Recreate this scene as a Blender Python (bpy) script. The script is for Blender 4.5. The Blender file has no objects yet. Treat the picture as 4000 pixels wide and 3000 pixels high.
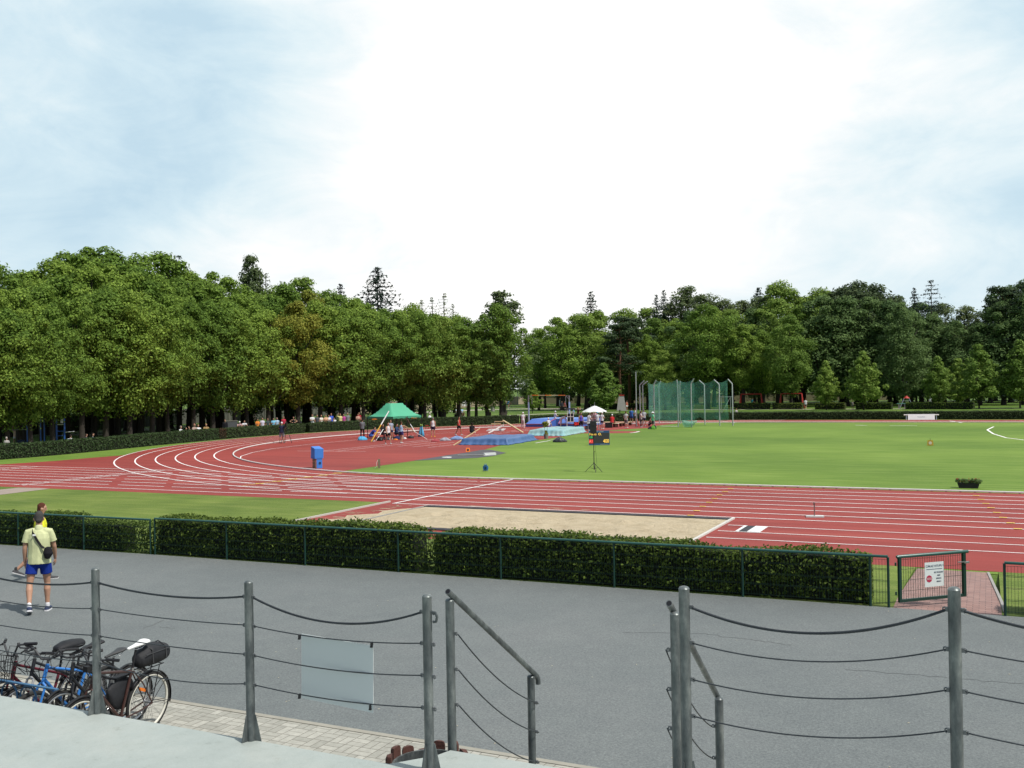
import bpy, math, random
import numpy as np
from mathutils import Vector, Matrix, Quaternion
from mathutils.geometry import tessellate_polygon

R = math.radians
scene = bpy.context.scene
col = scene.collection
rnd = random.Random(7)

# ------------------------------------------------------------------ camera model
CAM_H, FPX, PIT, ROL, YAW = 4.2411, 3869.05, .0039, -.017, .4476
def ray(px, py):
    u, v = (px-2000)/FPX, (1500-py)/FPX
    c, s = math.cos(ROL), math.sin(ROL); u, v = c*u-s*v, s*u+c*v
    dy = math.cos(PIT)-v*math.sin(PIT); dz = math.sin(PIT)+v*math.cos(PIT)
    c, s = math.cos(YAW), math.sin(YAW)
    return Vector((c*u-s*dy, s*u+c*dy, dz))
def gp(px, py, z=0.0):            # point of the level z seen at a pixel of the 4000x3000 photo
    d = ray(px, py); t = (z-CAM_H)/d.z
    return Vector((d.x*t, d.y*t, z))
def at(px, py, Y):                # point of the vertical plane Y
    d = ray(px, py); t = Y/d.y
    return Vector((d.x*t, Y, CAM_H+d.z*t))
def depth(x, y): return -math.sin(YAW)*x+math.cos(YAW)*y
def ztop(px, py, x, y):           # height that reaches pixel row py above the ground point x, y
    d = ray(px, py); return CAM_H+d.z*math.hypot(x, y)/math.hypot(d.x, d.y)
def toward(x, y):                 # heading (radians about z, 0 = +Y) that looks at the camera
    return math.atan2(x, -y) if False else math.atan2(-(-x), -y)

cam = bpy.data.cameras.new('camera'); camo = bpy.data.objects.new('camera', cam); col.objects.link(camo)
cam.sensor_width = 36; cam.lens = 36*FPX/4000; cam.clip_start = .05; cam.clip_end = 5000
F = Vector((-math.sin(YAW)*math.cos(PIT), math.cos(YAW)*math.cos(PIT), math.sin(PIT)))
R0 = Vector((math.cos(YAW), math.sin(YAW), 0)); U0 = R0.cross(F)
c_, s_ = math.cos(ROL), math.sin(ROL)
rt = c_*R0+s_*U0; up = -s_*R0+c_*U0
M = Matrix((rt, up, -F)).transposed().to_4x4(); M.translation = (0, 0, CAM_H)
camo.matrix_world = M
scene.camera = camo
scene.render.resolution_x, scene.render.resolution_y = 1024, 768
scene.view_settings.view_transform = 'Standard'; scene.view_settings.look = 'None'
scene.view_settings.exposure = 0; scene.view_settings.gamma = 1
scene.render.engine = 'CYCLES'
cy = scene.cycles
cy.use_denoising = True
cy.max_bounces = 5; cy.diffuse_bounces = 2; cy.glossy_bounces = 2; cy.transmission_bounces = 3; cy.transparent_max_bounces = 8
cy.caustics_reflective = False; cy.caustics_refractive = False

# ------------------------------------------------------------------ object helpers
def link(o, parent=None):
    col.objects.link(o)
    if parent is not None: o.parent = parent
    return o
def tag(o, label=None, cat=None, group=None, kind=None):
    if label: o['label'] = label
    if cat: o['category'] = cat
    if group: o['group'] = group
    if kind: o['kind'] = kind
    return o
def thing(name, label, cat, loc=(0, 0, 0), rz=0, group=None):
    o = bpy.data.objects.new(name, None); o.empty_display_size = .2
    o.location = loc; o.rotation_euler = (0, 0, rz)
    link(o); return tag(o, label, cat, group)
def copy_tree(o, parent=None):
    c = o.copy(); link(c, parent)
    for ch in list(o.children): copy_tree(ch, c)
    return c

class MB:
    def __init__(s): s.v = []; s.f = []; s.m = []; s.mi = 0
    def add(s, vs, fs):
        b = len(s.v); s.v += [tuple(v) for v in vs]
        for f in fs: s.f.append(tuple(b+i for i in f)); s.m.append(s.mi)
    def box(s, c, size, rz=0, rot=None):
        hx, hy, hz = size[0]/2, size[1]/2, size[2]/2
        q = Matrix.Rotation(rz, 3, 'Z') if rot is None else rot
        vs = [q @ Vector((x*hx, y*hy, z*hz))+Vector(c) for x in (-1, 1) for y in (-1, 1) for z in (-1, 1)]
        s.add(vs, [(0, 1, 3, 2), (4, 6, 7, 5), (0, 4, 5, 1), (2, 3, 7, 6), (0, 2, 6, 4), (1, 5, 7, 3)])
    def bar(s, a, b, w, h, upv=(0, 0, 1)):      # rectangular bar from a to b
        a, b = Vector(a), Vector(b); t = (b-a).normalized(); u = Vector(upv)
        if abs(t.dot(u)) > .98: u = Vector((0, 1, 0))
        x = t.cross(u).normalized(); y = x.cross(t)
        vs = []
        for p in (a, b):
            for i, j in ((-1, -1), (1, -1), (1, 1), (-1, 1)): vs.append(p+x*(i*w/2)+y*(j*h/2))
        s.add(vs, [(3, 2, 1, 0), (4, 5, 6, 7), (0, 1, 5, 4), (1, 2, 6, 5), (2, 3, 7, 6), (3, 0, 4, 7)])
    def tube(s, pts, r, n=8, caps=True, closed=False):
        pts = [Vector(p) for p in pts]; k = len(pts)
        rr = r if isinstance(r, (list, tuple)) else [r]*k
        vs = []; prev = None
        for i, p in enumerate(pts):
            if closed: t = pts[(i+1) % k]-pts[i-1]
            else: t = pts[min(i+1, k-1)]-pts[max(i-1, 0)]
            t = t.normalized() if t.length > 1e-9 else Vector((0, 0, 1))
            if prev is None:
                a = Vector((0, 0, 1)) if abs(t.z) < .9 else Vector((0, 1, 0))
                x = t.cross(a).normalized()
            else:
                x = (prev-t*prev.dot(t)); x = x.normalized() if x.length > 1e-6 else t.orthogonal().normalized()
            prev = x; y = t.cross(x)
            for j in range(n):
                a = 2*math.pi*j/n; vs.append(p+(x*math.cos(a)+y*math.sin(a))*rr[i])
        fs = []
        for i in range(k if closed else k-1):
            i2 = (i+1) % k
            for j in range(n):
                j2 = (j+1) % n; fs.append((i*n+j, i*n+j2, i2*n+j2, i2*n+j))
        if caps and not closed:
            fs.append(tuple(range(n-1, -1, -1))); fs.append(tuple((k-1)*n+j for j in range(n)))
        s.add(vs, fs)
    def cyl(s, a, b, r0, r1=None, n=12): s.tube([a, b], [r0, r0 if r1 is None else r1], n)
    def rings(s, rings, cap=True):               # list of rings (same number of points)
        n = len(rings[0]); vs = [p for r in rings for p in r]; fs = []
        for i in range(len(rings)-1):
            for j in range(n):
                j2 = (j+1) % n; fs.append((i*n+j, i*n+j2, (i+1)*n+j2, (i+1)*n+j))
        if cap: fs.append(tuple(range(n-1, -1, -1))); fs.append(tuple((len(rings)-1)*n+j for j in range(n)))
        s.add(vs, fs)
    def lathe(s, c, prof, n=16, cap=True):
        c = Vector(c)
        s.rings([[c+Vector((r*math.cos(2*math.pi*j/n), r*math.sin(2*math.pi*j/n), z)) for j in range(n)] for r, z in prof], cap)
    def ball(s, c, r, n=10, m=7):
        c = Vector(c); rx, ry, rz = (r, r, r) if not isinstance(r, (tuple, list)) else r
        s.rings([[c+Vector((rx*math.sin(t)*math.cos(2*math.pi*j/n), ry*math.sin(t)*math.sin(2*math.pi*j/n), -rz*math.cos(t))) for j in range(n)]
                 for t in [math.pi*(i+.25)/(m+.5) for i in range(m+1)]])
    def poly(s, pts, z):                          # flat polygon, possibly concave
        ps = [Vector((p[0], p[1], z)) for p in pts]
        area = sum(ps[i].x*ps[(i+1) % len(ps)].y-ps[(i+1) % len(ps)].x*ps[i].y for i in range(len(ps)))
        tri = tessellate_polygon([ps])
        fs = []
        for t in tri:
            a, b, c = [ps[i] for i in t]
            fs.append(tuple(t) if (b-a).cross(c-a).z > 0 else (t[0], t[2], t[1]))
        s.add(ps, fs)
    def prism(s, pts, z0, z1):
        n = len(pts)
        a = sum(pts[i][0]*pts[(i+1) % n][1]-pts[(i+1) % n][0]*pts[i][1] for i in range(n))
        if a < 0: pts = pts[::-1]
        vs = [(p[0], p[1], z0) for p in pts]+[(p[0], p[1], z1) for p in pts]
        s.add(vs, [tuple(range(n-1, -1, -1)), tuple(range(n, 2*n))]+[(i, (i+1) % n, (i+1) % n+n, i+n) for i in range(n)])
    def strip(s, pts, w, z, closed=False):        # flat ribbon along a polyline
        pts = [Vector((p[0], p[1], 0)) for p in pts]; k = len(pts); vs = []
        for i, p in enumerate(pts):
            t = (pts[min(i+1, k-1)]-pts[max(i-1, 0)]).normalized(); nrm = Vector((-t.y, t.x, 0))
            vs += [p-nrm*w/2+Vector((0, 0, z)), p+nrm*w/2+Vector((0, 0, z))]
        s.add(vs, [(2*i, 2*i+2, 2*i+3, 2*i+1) for i in range(k-1)])
    def build(s, name, mat, parent=None, smooth=False, loc=None):
        me = bpy.data.meshes.new(name); me.from_pydata(s.v, [], s.f)
        mats = mat if isinstance(mat, (list, tuple)) else [mat]
        for m in mats: me.materials.append(m)
        if len(mats) > 1: me.polygons.foreach_set('material_index', s.m)
        if smooth:
            me.polygons.foreach_set('use_smooth', [True]*len(me.polygons))
            if smooth != 'all':
                try: me.set_sharp_from_angle(angle=R(40))
                except Exception: pass
        me.update()
        o = bpy.data.objects.new(name, me); link(o, parent)
        if loc is not None: o.location = loc
        return o

def np_mesh(name, V, n_side, mat):
    me = bpy.data.meshes.new(name); n = len(V); k = n//n_side
    me.vertices.add(n); me.vertices.foreach_set('co', np.ascontiguousarray(V, dtype=np.float32).ravel())
    me.loops.add(n); me.loops.foreach_set('vertex_index', np.arange(n, dtype=np.int32))
    me.polygons.add(k); me.polygons.foreach_set('loop_start', np.arange(0, n, n_side, dtype=np.int32))
    me.polygons.foreach_set('loop_total', np.full(k, n_side, dtype=np.int32))
    me.update(calc_edges=True); me.validate()
    me.materials.append(mat)
    return me

# ------------------------------------------------------------------ materials
def nodes(name):
    m = bpy.data.materials.new(name); m.use_nodes = True
    nt = m.node_tree; b = nt.nodes['Principled BSDF']
    return m, nt, b
def N(nt, t, **kw):
    n = nt.nodes.new(t)
    for k, v in kw.items():
        if k.startswith('i_'): n.inputs[k[2:].replace('_', ' ')].default_value = v
        else: setattr(n, k, v)
    return n
def L(nt, a, b): nt.links.new(a, b)
def rgba(c): return (c[0], c[1], c[2], 1)
def mat(name, c, rough=.6, var=.12, scale=6.0, metal=0.0, bump=0.0, bscale=40.0, spec=.4, emit=None, coord='Object', dirt=None):
    """base colour broken up by two noises, optional bump, optional dirt colour"""
    m, nt, b = nodes(name)
    tc = N(nt, 'ShaderNodeTexCoord')
    n1 = N(nt, 'ShaderNodeTexNoise'); n1.inputs['Scale'].default_value = scale; n1.inputs['Detail'].default_value = 6
    L(nt, tc.outputs[coord], n1.inputs['Vector'])
    mx = N(nt, 'ShaderNodeMix', data_type='RGBA')
    mx.inputs['A'].default_value = rgba([max(0, x*(1-var)) for x in c]); mx.inputs['B'].default_value = rgba([min(1, x*(1+var)) for x in c])
    L(nt, n1.outputs['Fac'], mx.inputs['Factor'])
    out = mx.outputs['Result']
    if dirt:
        n2 = N(nt, 'ShaderNodeTexNoise'); n2.inputs['Scale'].default_value = dirt[1]; n2.inputs['Detail'].default_value = 8
        L(nt, tc.outputs[coord], n2.inputs['Vector'])
        rp = N(nt, 'ShaderNodeValToRGB'); rp.color_ramp.elements[0].position = dirt[2]; rp.color_ramp.elements[1].position = min(1, dirt[2]+.2)
        L(nt, n2.outputs['Fac'], rp.inputs['Fac'])
        mm = N(nt, 'ShaderNodeMath', operation='MULTIPLY'); mm.inputs[1].default_value = dirt[3] if len(dirt) > 3 else .6
        L(nt, rp.outputs['Color'], mm.inputs[0])
        m2 = N(nt, 'ShaderNodeMix', data_type='RGBA'); m2.inputs['B'].default_value = rgba(dirt[0])
        L(nt, mm.outputs[0], m2.inputs['Factor']); L(nt, out, m2.inputs['A']); out = m2.outputs['Result']
    L(nt, out, b.inputs['Base Color'])
    b.inputs['Roughness'].default_value = rough; b.inputs['Metallic'].default_value = metal
    b.inputs['Specular IOR Level'].default_value = spec
    if bump:
        n3 = N(nt, 'ShaderNodeTexNoise'); n3.inputs['Scale'].default_value = bscale; n3.inputs['Detail'].default_value = 4
        L(nt, tc.outputs[coord], n3.inputs['Vector'])
        bp = N(nt, 'ShaderNodeBump'); bp.inputs['Strength'].default_value = bump; bp.inputs['Distance'].default_value = .02
        L(nt, n3.outputs['Fac'], bp.inputs['Height']); L(nt, bp.outputs['Normal'], b.inputs['Normal'])
    if emit:
        b.inputs['Emission Color'].default_value = rgba(c); b.inputs['Emission Strength'].default_value = emit
    return m
def leafmat(name, dark, light, trans=.3, objvar=.2, rough=.65):
    m, nt, b = nodes(name)
    g = N(nt, 'ShaderNodeNewGeometry'); oi = N(nt, 'ShaderNodeObjectInfo')
    mx = N(nt, 'ShaderNodeMix', data_type='RGBA'); mx.inputs['A'].default_value = rgba(dark); mx.inputs['B'].default_value = rgba(light)
    L(nt, g.outputs['Random Per Island'], mx.inputs['Factor'])
    hs = N(nt, 'ShaderNodeHueSaturation')
    mr = N(nt, 'ShaderNodeMapRange'); mr.inputs['To Min'].default_value = 1-objvar; mr.inputs['To Max'].default_value = 1+objvar
    L(nt, oi.outputs['Random'], mr.inputs['Value']); L(nt, mr.outputs['Result'], hs.inputs['Value'])
    mh = N(nt, 'ShaderNodeMath', operation='MULTIPLY_ADD'); mh.inputs[1].default_value = -.020; mh.inputs[2].default_value = .514
    L(nt, oi.outputs['Random'], mh.inputs[0]); L(nt, mh.outputs[0], hs.inputs['Hue'])
    L(nt, mx.outputs['Result'], hs.inputs['Color'])
    L(nt, hs.outputs['Color'], b.inputs['Base Color'])
    b.inputs['Roughness'].default_value = rough; b.inputs['Specular IOR Level'].default_value = .12
    tr = N(nt, 'ShaderNodeBsdfTranslucent')
    hs2 = N(nt, 'ShaderNodeHueSaturation'); hs2.inputs['Value'].default_value = 1.25; hs2.inputs['Hue'].default_value = .49
    L(nt, hs.outputs['Color'], hs2.inputs['Color']); L(nt, hs2.outputs['Color'], tr.inputs['Color'])
    ms = N(nt, 'ShaderNodeMixShader'); ms.inputs['Fac'].default_value = trans
    L(nt, b.outputs['BSDF'], ms.inputs[1]); L(nt, tr.outputs['BSDF'], ms.inputs[2])
    L(nt, ms.outputs['Shader'], nt.nodes['Material Output'].inputs['Surface'])
    return m

def ramp(nt, fac, stops):
    r = N(nt, 'ShaderNodeValToRGB'); e = r.color_ramp.elements
    e[0].position, e[0].color = stops[0][0], rgba(stops[0][1]); e[1].position, e[1].color = stops[-1][0], rgba(stops[-1][1])
    for p, c in stops[1:-1]:
        x = e.new(p); x.color = rgba(c)
    L(nt, fac, r.inputs['Fac']); return r.outputs['Color']
def noise(nt, vec, scale, detail=6, rough=.55, dist=0):
    n = N(nt, 'ShaderNodeTexNoise'); n.inputs['Scale'].default_value = scale; n.inputs['Detail'].default_value = detail
    n.inputs['Roughness'].default_value = rough; n.inputs['Distortion'].default_value = dist
    L(nt, vec, n.inputs['Vector']); return n.outputs['Fac']
def mixc(nt, fac, a, b, mode='MIX'):
    x = N(nt, 'ShaderNodeMix', data_type='RGBA', blend_type=mode)
    if isinstance(fac, float): x.inputs['Factor'].default_value = fac
    else: L(nt, fac, x.inputs['Factor'])
    for k, s in (('A', a), ('B', b)):
        if isinstance(s, (tuple, list)): x.inputs[k].default_value = rgba(s)
        else: L(nt, s, x.inputs[k])
    return x.outputs['Result']
def math_(nt, op, a, b=None, c=None):
    m = N(nt, 'ShaderNodeMath', operation=op)
    for i, s in enumerate((a, b, c)):
        if s is None: continue
        if isinstance(s, (int, float)): m.inputs[i].default_value = s
        else: L(nt, s, m.inputs[i])
    return m.outputs[0]
def bump_to(nt, b, h, strength=.3, dist=.02):
    bp = N(nt, 'ShaderNodeBump'); bp.inputs['Strength'].default_value = strength; bp.inputs['Distance'].default_value = dist
    L(nt, h, bp.inputs['Height']); L(nt, bp.outputs['Normal'], b.inputs['Normal'])

def grass_mat(name, a, b_, c, stripe=0.0, s_big=.06):
    m, nt, b = nodes(name); tc = N(nt, 'ShaderNodeTexCoord'); v = tc.outputs['Object']
    mp = N(nt, 'ShaderNodeMapping'); mp.inputs['Scale'].default_value = (.22, 1.9, 1); L(nt, v, mp.inputs['Vector'])
    f1 = noise(nt, v, s_big, 5); f2 = noise(nt, mp.outputs['Vector'], 1.2, 7, .65); f3 = noise(nt, v, 22, 3, .7)
    base = ramp(nt, f2, [(.3, a), (.5, b_), (.72, c)])
    big = ramp(nt, f1, [(.35, (.72, .78, .70)), (.65, (1.22, 1.15, 1.12))])
    x = mixc(nt, 1.0, base, big, 'MULTIPLY')
    fine = ramp(nt, f3, [(.3, (.62, .66, .6)), (.7, (1.3, 1.26, 1.26))])
    x = mixc(nt, 1.0, x, fine, 'MULTIPLY')
    L(nt, x, b.inputs['Base Color']); b.inputs['Roughness'].default_value = .85; b.inputs['Specular IOR Level'].default_value = .15
    bump_to(nt, b, noise(nt, v, 60, 3), .5, .03)
    return m
def track_mat():
    m, nt, b = nodes('tartan_red'); tc = N(nt, 'ShaderNodeTexCoord'); v = tc.outputs['Object']
    mp = N(nt, 'ShaderNodeMapping'); mp.inputs['Scale'].default_value = (.12, 1.0, 1); L(nt, v, mp.inputs['Vector'])
    f1 = noise(nt, v, .12, 5); f2 = noise(nt, mp.outputs['Vector'], 1.1, 8, .6); f3 = noise(nt, v, 90, 2)
    base = ramp(nt, f2, [(.3, (.22, .037, .029)), (.55, (.275, .045, .037)), (.8, (.335, .075, .055))])
    x = mixc(nt, 1.0, base, ramp(nt, f1, [(.35, (.88, .88, .9)), (.65, (1.1, 1.08, 1.06))]), 'MULTIPLY')
    x = mixc(nt, 1.0, x, ramp(nt, f3, [(.3, (.85, .85, .85)), (.7, (1.13, 1.13, 1.13))]), 'MULTIPLY')
    L(nt, x, b.inputs['Base Color']); b.inputs['Roughness'].default_value = .75; b.inputs['Specular IOR Level'].default_value = .25
    bump_to(nt, b, f3, .4, .01)
    return m
def asphalt_mat():
    m, nt, b = nodes('asphalt'); tc = N(nt, 'ShaderNodeTexCoord'); v = tc.outputs['Object']
    f1 = noise(nt, v, .25, 6, .6); f3 = noise(nt, v, 34, 5, .85); f4 = noise(nt, v, 2.2, 7, .7)
    base = ramp(nt, f1, [(.3, (.130, .145, .146)), (.5, (.143, .158, .158)), (.7, (.160, .172, .171))])
    x = mixc(nt, 1.0, base, ramp(nt, f3, [(.3, (.6, .6, .62)), (.48, (.97, .97, .97)), (.7, (1.5, 1.5, 1.46))]), 'MULTIPLY')
    x = mixc(nt, 1.0, x, ramp(nt, f4, [(.3, (.93, .93, .94)), (.7, (1.06, 1.06, 1.05))]), 'MULTIPLY')
    vo = N(nt, 'ShaderNodeTexVoronoi', feature='DISTANCE_TO_EDGE'); vo.inputs['Scale'].default_value = .17
    wv = N(nt, 'ShaderNodeTexNoise'); wv.inputs['Scale'].default_value = 1.3; wv.inputs['Detail'].default_value = 6; L(nt, v, wv.inputs['Vector'])
    vm = N(nt, 'ShaderNodeVectorMath', operation='MULTIPLY_ADD'); vm.inputs[1].default_value = (.9, .9, 0); L(nt, wv.outputs['Color'], vm.inputs[0]); L(nt, v, vm.inputs[2])
    L(nt, vm.outputs[0], vo.inputs['Vector'])
    gate = math_(nt, 'GREATER_THAN', noise(nt, v, .3, 2), .53)
    crack = math_(nt, 'MULTIPLY', math_(nt, 'LESS_THAN', vo.outputs['Distance'], .0016), gate)
    x = mixc(nt, math_(nt, 'MULTIPLY', crack, .12), x, (.075, .08, .085))
    L(nt, x, b.inputs['Base Color']); b.inputs['Roughness'].default_value = .82; b.inputs['Specular IOR Level'].default_value = .3
    bump_to(nt, b, f3, .6, .012)
    return m
def basket_mat():
    """pairs of pavers laid in a basket weave"""
    m, nt, b = nodes('paver_basket'); tc = N(nt, 'ShaderNodeTexCoord')
    mp = N(nt, 'ShaderNodeMapping'); mp.inputs['Scale'].default_value = (4.6, 4.6, 4.6); mp.inputs['Rotation'].default_value = (0, 0, 0); L(nt, tc.outputs['Object'], mp.inputs['Vector'])
    sp = N(nt, 'ShaderNodeSeparateXYZ'); L(nt, mp.outputs['Vector'], sp.inputs[0])
    fx, fy = math_(nt, 'FLOOR', sp.outputs[0]), math_(nt, 'FLOOR', sp.outputs[1])
    par = math_(nt, 'FLOORED_MODULO', math_(nt, 'ADD', fx, fy), 2.0)
    ux, uy = math_(nt, 'FRACT', sp.outputs[0]), math_(nt, 'FRACT', sp.outputs[1])
    inv = math_(nt, 'SUBTRACT', 1.0, par)
    sv = math_(nt, 'ADD', math_(nt, 'MULTIPLY', ux, par), math_(nt, 'MULTIPLY', uy, inv))   # split direction
    s2 = math_(nt, 'FRACT', math_(nt, 'MULTIPLY', sv, 2.0)); half = math_(nt, 'FLOOR', math_(nt, 'MULTIPLY', sv, 2.0))
    def edge(x, k): return math_(nt, 'MULTIPLY', math_(nt, 'MINIMUM', x, math_(nt, 'SUBTRACT', 1.0, x)), k)
    e = math_(nt, 'MINIMUM', math_(nt, 'MINIMUM', edge(ux, 1.0), edge(uy, 1.0)), edge(s2, .5))
    joint = math_(nt, 'LESS_THAN', e, .022)
    wn = N(nt, 'ShaderNodeTexWhiteNoise'); cv = N(nt, 'ShaderNodeCombineXYZ'); L(nt, fx, cv.inputs[0]); L(nt, fy, cv.inputs[1]); L(nt, half, cv.inputs[2]); L(nt, cv.outputs[0], wn.inputs[0])
    base = ramp(nt, wn.outputs['Value'], [(0, (.30, .295, .255)), (1, (.40, .39, .34))])
    base = mixc(nt, 1.0, base, ramp(nt, noise(nt, tc.outputs['Object'], 14, 6, .7), [(.3, (.8, .8, .8)), (.7, (1.15, 1.15, 1.15))]), 'MULTIPLY')
    x = mixc(nt, joint, base, (.15, .14, .115))
    L(nt, x, b.inputs['Base Color']); b.inputs['Roughness'].default_value = .85
    bump_to(nt, b, math_(nt, 'MINIMUM', e, .04), .6, .05)
    return m
def brick_mat():
    m, nt, b = nodes('path_brick'); tc = N(nt, 'ShaderNodeTexCoord')
    br = N(nt, 'ShaderNodeTexBrick'); br.inputs['Scale'].default_value = 1.0
    br.inputs['Brick Width'].default_value = .2; br.inputs['Row Height'].default_value = .1; br.inputs['Mortar Size'].default_value = .006
    br.inputs['Color1'].default_value = (.25, .145, .125, 1); br.inputs['Color2'].default_value = (.32, .20, .175, 1); br.inputs['Mortar'].default_value = (.12, .08, .07, 1)
    L(nt, tc.outputs['Object'], br.inputs['Vector'])
    x = mixc(nt, 1.0, br.outputs['Color'], ramp(nt, noise(nt, tc.outputs['Object'], 3, 6, .7), [(.3, (.8, .82, .85)), (.7, (1.15, 1.12, 1.1))]), 'MULTIPLY')
    L(nt, x, b.inputs['Base Color']); b.inputs['Roughness'].default_value = .85
    return m
def sand_mat():
    m, nt, b = nodes('pit_sand'); tc = N(nt, 'ShaderNodeTexCoord'); v = tc.outputs['Object']
    f = noise(nt, v, 1.6, 8, .7); f2 = noise(nt, v, 60, 3)
    x = mixc(nt, 1.0, ramp(nt, f, [(.3, (.47, .38, .25)), (.5, (.59, .49, .335)), (.75, (.67, .57, .405))]), ramp(nt, f2, [(.3, (.85, .85, .85)), (.7, (1.1, 1.1, 1.1))]), 'MULTIPLY')
    L(nt, x, b.inputs['Base Color']); b.inputs['Roughness'].default_value = .9; b.inputs['Specular IOR Level'].default_value = .1
    bump_to(nt, b, noise(nt, v, 7, 8, .75, .6), 1.0, .12)
    return m
def slab_mat():
    m, nt, b = nodes('pale_concrete'); tc = N(nt, 'ShaderNodeTexCoord'); v = tc.outputs['Object']
    f = noise(nt, v, 1.1, 8, .7); f2 = noise(nt, v, 9, 7, .75); f3 = noise(nt, v, 130, 2)
    x = ramp(nt, f, [(.3, (.30, .34, .325)), (.5, (.34, .377, .358)), (.75, (.385, .41, .382))])
    x = mixc(nt, 1.0, x, ramp(nt, f2, [(.25, (.66, .66, .62)), (.4, (.97, .97, .96)), (.75, (1.06, 1.06, 1.06))]), 'MULTIPLY')
    x = mixc(nt, 1.0, x, ramp(nt, f3, [(.3, (.94, .94, .94)), (.7, (1.05, 1.05, 1.05))]), 'MULTIPLY')
    L(nt, x, b.inputs['Base Color']); b.inputs['Roughness'].default_value = .6; b.inputs['Specular IOR Level'].default_value = .35
    bump_to(nt, b, f2, .15, .02)
    return m
def galv_mat():
    m, nt, b = nodes('galvanised_steel'); tc = N(nt, 'ShaderNodeTexCoord'); v = tc.outputs['Object']
    mp = N(nt, 'ShaderNodeMapping'); mp.inputs['Scale'].default_value = (1, 1, .35); L(nt, v, mp.inputs['Vector'])
    f = noise(nt, mp.outputs['Vector'], 14, 7, .7); f2 = noise(nt, v, 4, 5, .6)
    x = ramp(nt, f, [(.3, (.065, .077, .081)), (.5, (.135, .153, .155)), (.72, (.26, .28, .275))])
    x = mixc(nt, 1.0, x, ramp(nt, f2, [(.3, (.6, .6, .62)), (.7, (1.25, 1.25, 1.2))]), 'MULTIPLY')
    L(nt, x, b.inputs['Base Color']); b.inputs['Roughness'].default_value = .42; b.inputs['Metallic'].default_value = .4
    return m
def net_mat(a0=.26, a1=.52, nm='cage_netting'):
    m, nt, b = nodes(nm); tc = N(nt, 'ShaderNodeTexCoord')
    b.inputs['Base Color'].default_value = (.22, .58, .45, 1); b.inputs['Roughness'].default_value = .8
    tr = N(nt, 'ShaderNodeBsdfTransparent'); ms = N(nt, 'ShaderNodeMixShader')
    f = noise(nt, tc.outputs['Object'], 1.2, 6, .6)
    mr = N(nt, 'ShaderNodeMapRange'); mr.inputs['From Min'].default_value = .3; mr.inputs['From Max'].default_value = .7; mr.inputs['To Min'].default_value = a0; mr.inputs['To Max'].default_value = a1
    L(nt, f, mr.inputs['Value']); L(nt, mr.outputs['Result'], ms.inputs['Fac'])
    L(nt, tr.outputs[0], ms.inputs[1]); L(nt, b.outputs[0], ms.inputs[2]); L(nt, ms.outputs[0], nt.nodes['Material Output'].inputs['Surface'])
    return m

MT = dict(
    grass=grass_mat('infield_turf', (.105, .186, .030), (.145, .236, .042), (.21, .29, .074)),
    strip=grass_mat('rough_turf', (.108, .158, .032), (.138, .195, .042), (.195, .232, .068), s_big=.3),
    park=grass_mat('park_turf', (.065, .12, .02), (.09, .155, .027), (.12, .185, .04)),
    track=track_mat(), asphalt=asphalt_mat(), basket=basket_mat(), brick=brick_mat(), sand=sand_mat(), slab=slab_mat(), galv=galv_mat(), net=net_mat(),
    line=mat('line_paint', (.86, .82, .80), .7, .08, 3), yline=mat('yellow_paint', (.85, .62, .16), .7, .15, 3),
    kerb=mat('kerb_white', (.7, .69, .66), .5, .1, 5), rubber=mat('black_rubber', (.035, .036, .042), .8, .2, 6),
    conc=mat('grey_concrete', (.30, .29, .27), .9, .2, 3, bump=.3), dirtpath=mat('gravel_path', (.42, .38, .30), .9, .2, 1.2, bump=.3),
    green=mat('green_paint', (.010, .042, .031), .4, .25, 9), greenrail=mat('green_rail_paint', (.020, .088, .070), .32, .25, 7, spec=.6),
    wire=mat('green_wire', (.008, .03, .02), .5), bark=mat('bark', (.035, .028, .022), .95, .5, 5, bump=.8, bscale=12), bark2=mat('bark_pale', (.10, .085, .065), .95, .4, 5, bump=.8, bscale=12),
    pinebark=mat('bark_reddish', (.16, .08, .05), .95, .4, 5), wall=mat('beige_wall', (.36, .30, .215), .9, .15, 2), wallcap=mat('wall_pillar', (.40, .33, .23), .9, .15, 2),
    cable=mat('steel_cable', (.05, .058, .065), .45, .3, 30, metal=.5), black=mat('black_plastic', (.012, .012, .014), .5, .3, 8), dgrey=mat('dark_grey', (.045, .047, .05), .6, .2, 8),
    white=mat('white_paint', (.72, .73, .72), .5, .06, 5), silver=mat('aluminium', (.5, .51, .52), .35, .1, 10, metal=.8), chrome=mat('chrome', (.6, .6, .62), .2, .05, 10, metal=1),
    red=mat('red_paint', (.40, .03, .02), .5, .2, 6), orange=mat('orange_paint', (.75, .19, .02), .5, .15, 6), wood=mat('grey_wood', (.2, .15, .1), .8, .3, 8), dwood=mat('brown_wood', (.085, .035, .026), .75, .35, 9, bump=.3),
    lwood=mat('pale_wood', (.52, .40, .22), .7, .2, 8), blue=mat('blue_paint', (.02, .085, .30), .45, .15, 5), bluebox=mat('blue_sheet', (.045, .19, .58), .5, .12, 5), sheet=mat('grey_sheet', (.62, .66, .65), .8, .03, 2.5, dirt=((.6, .63, .63), 4, .6, .2)),
)
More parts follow.
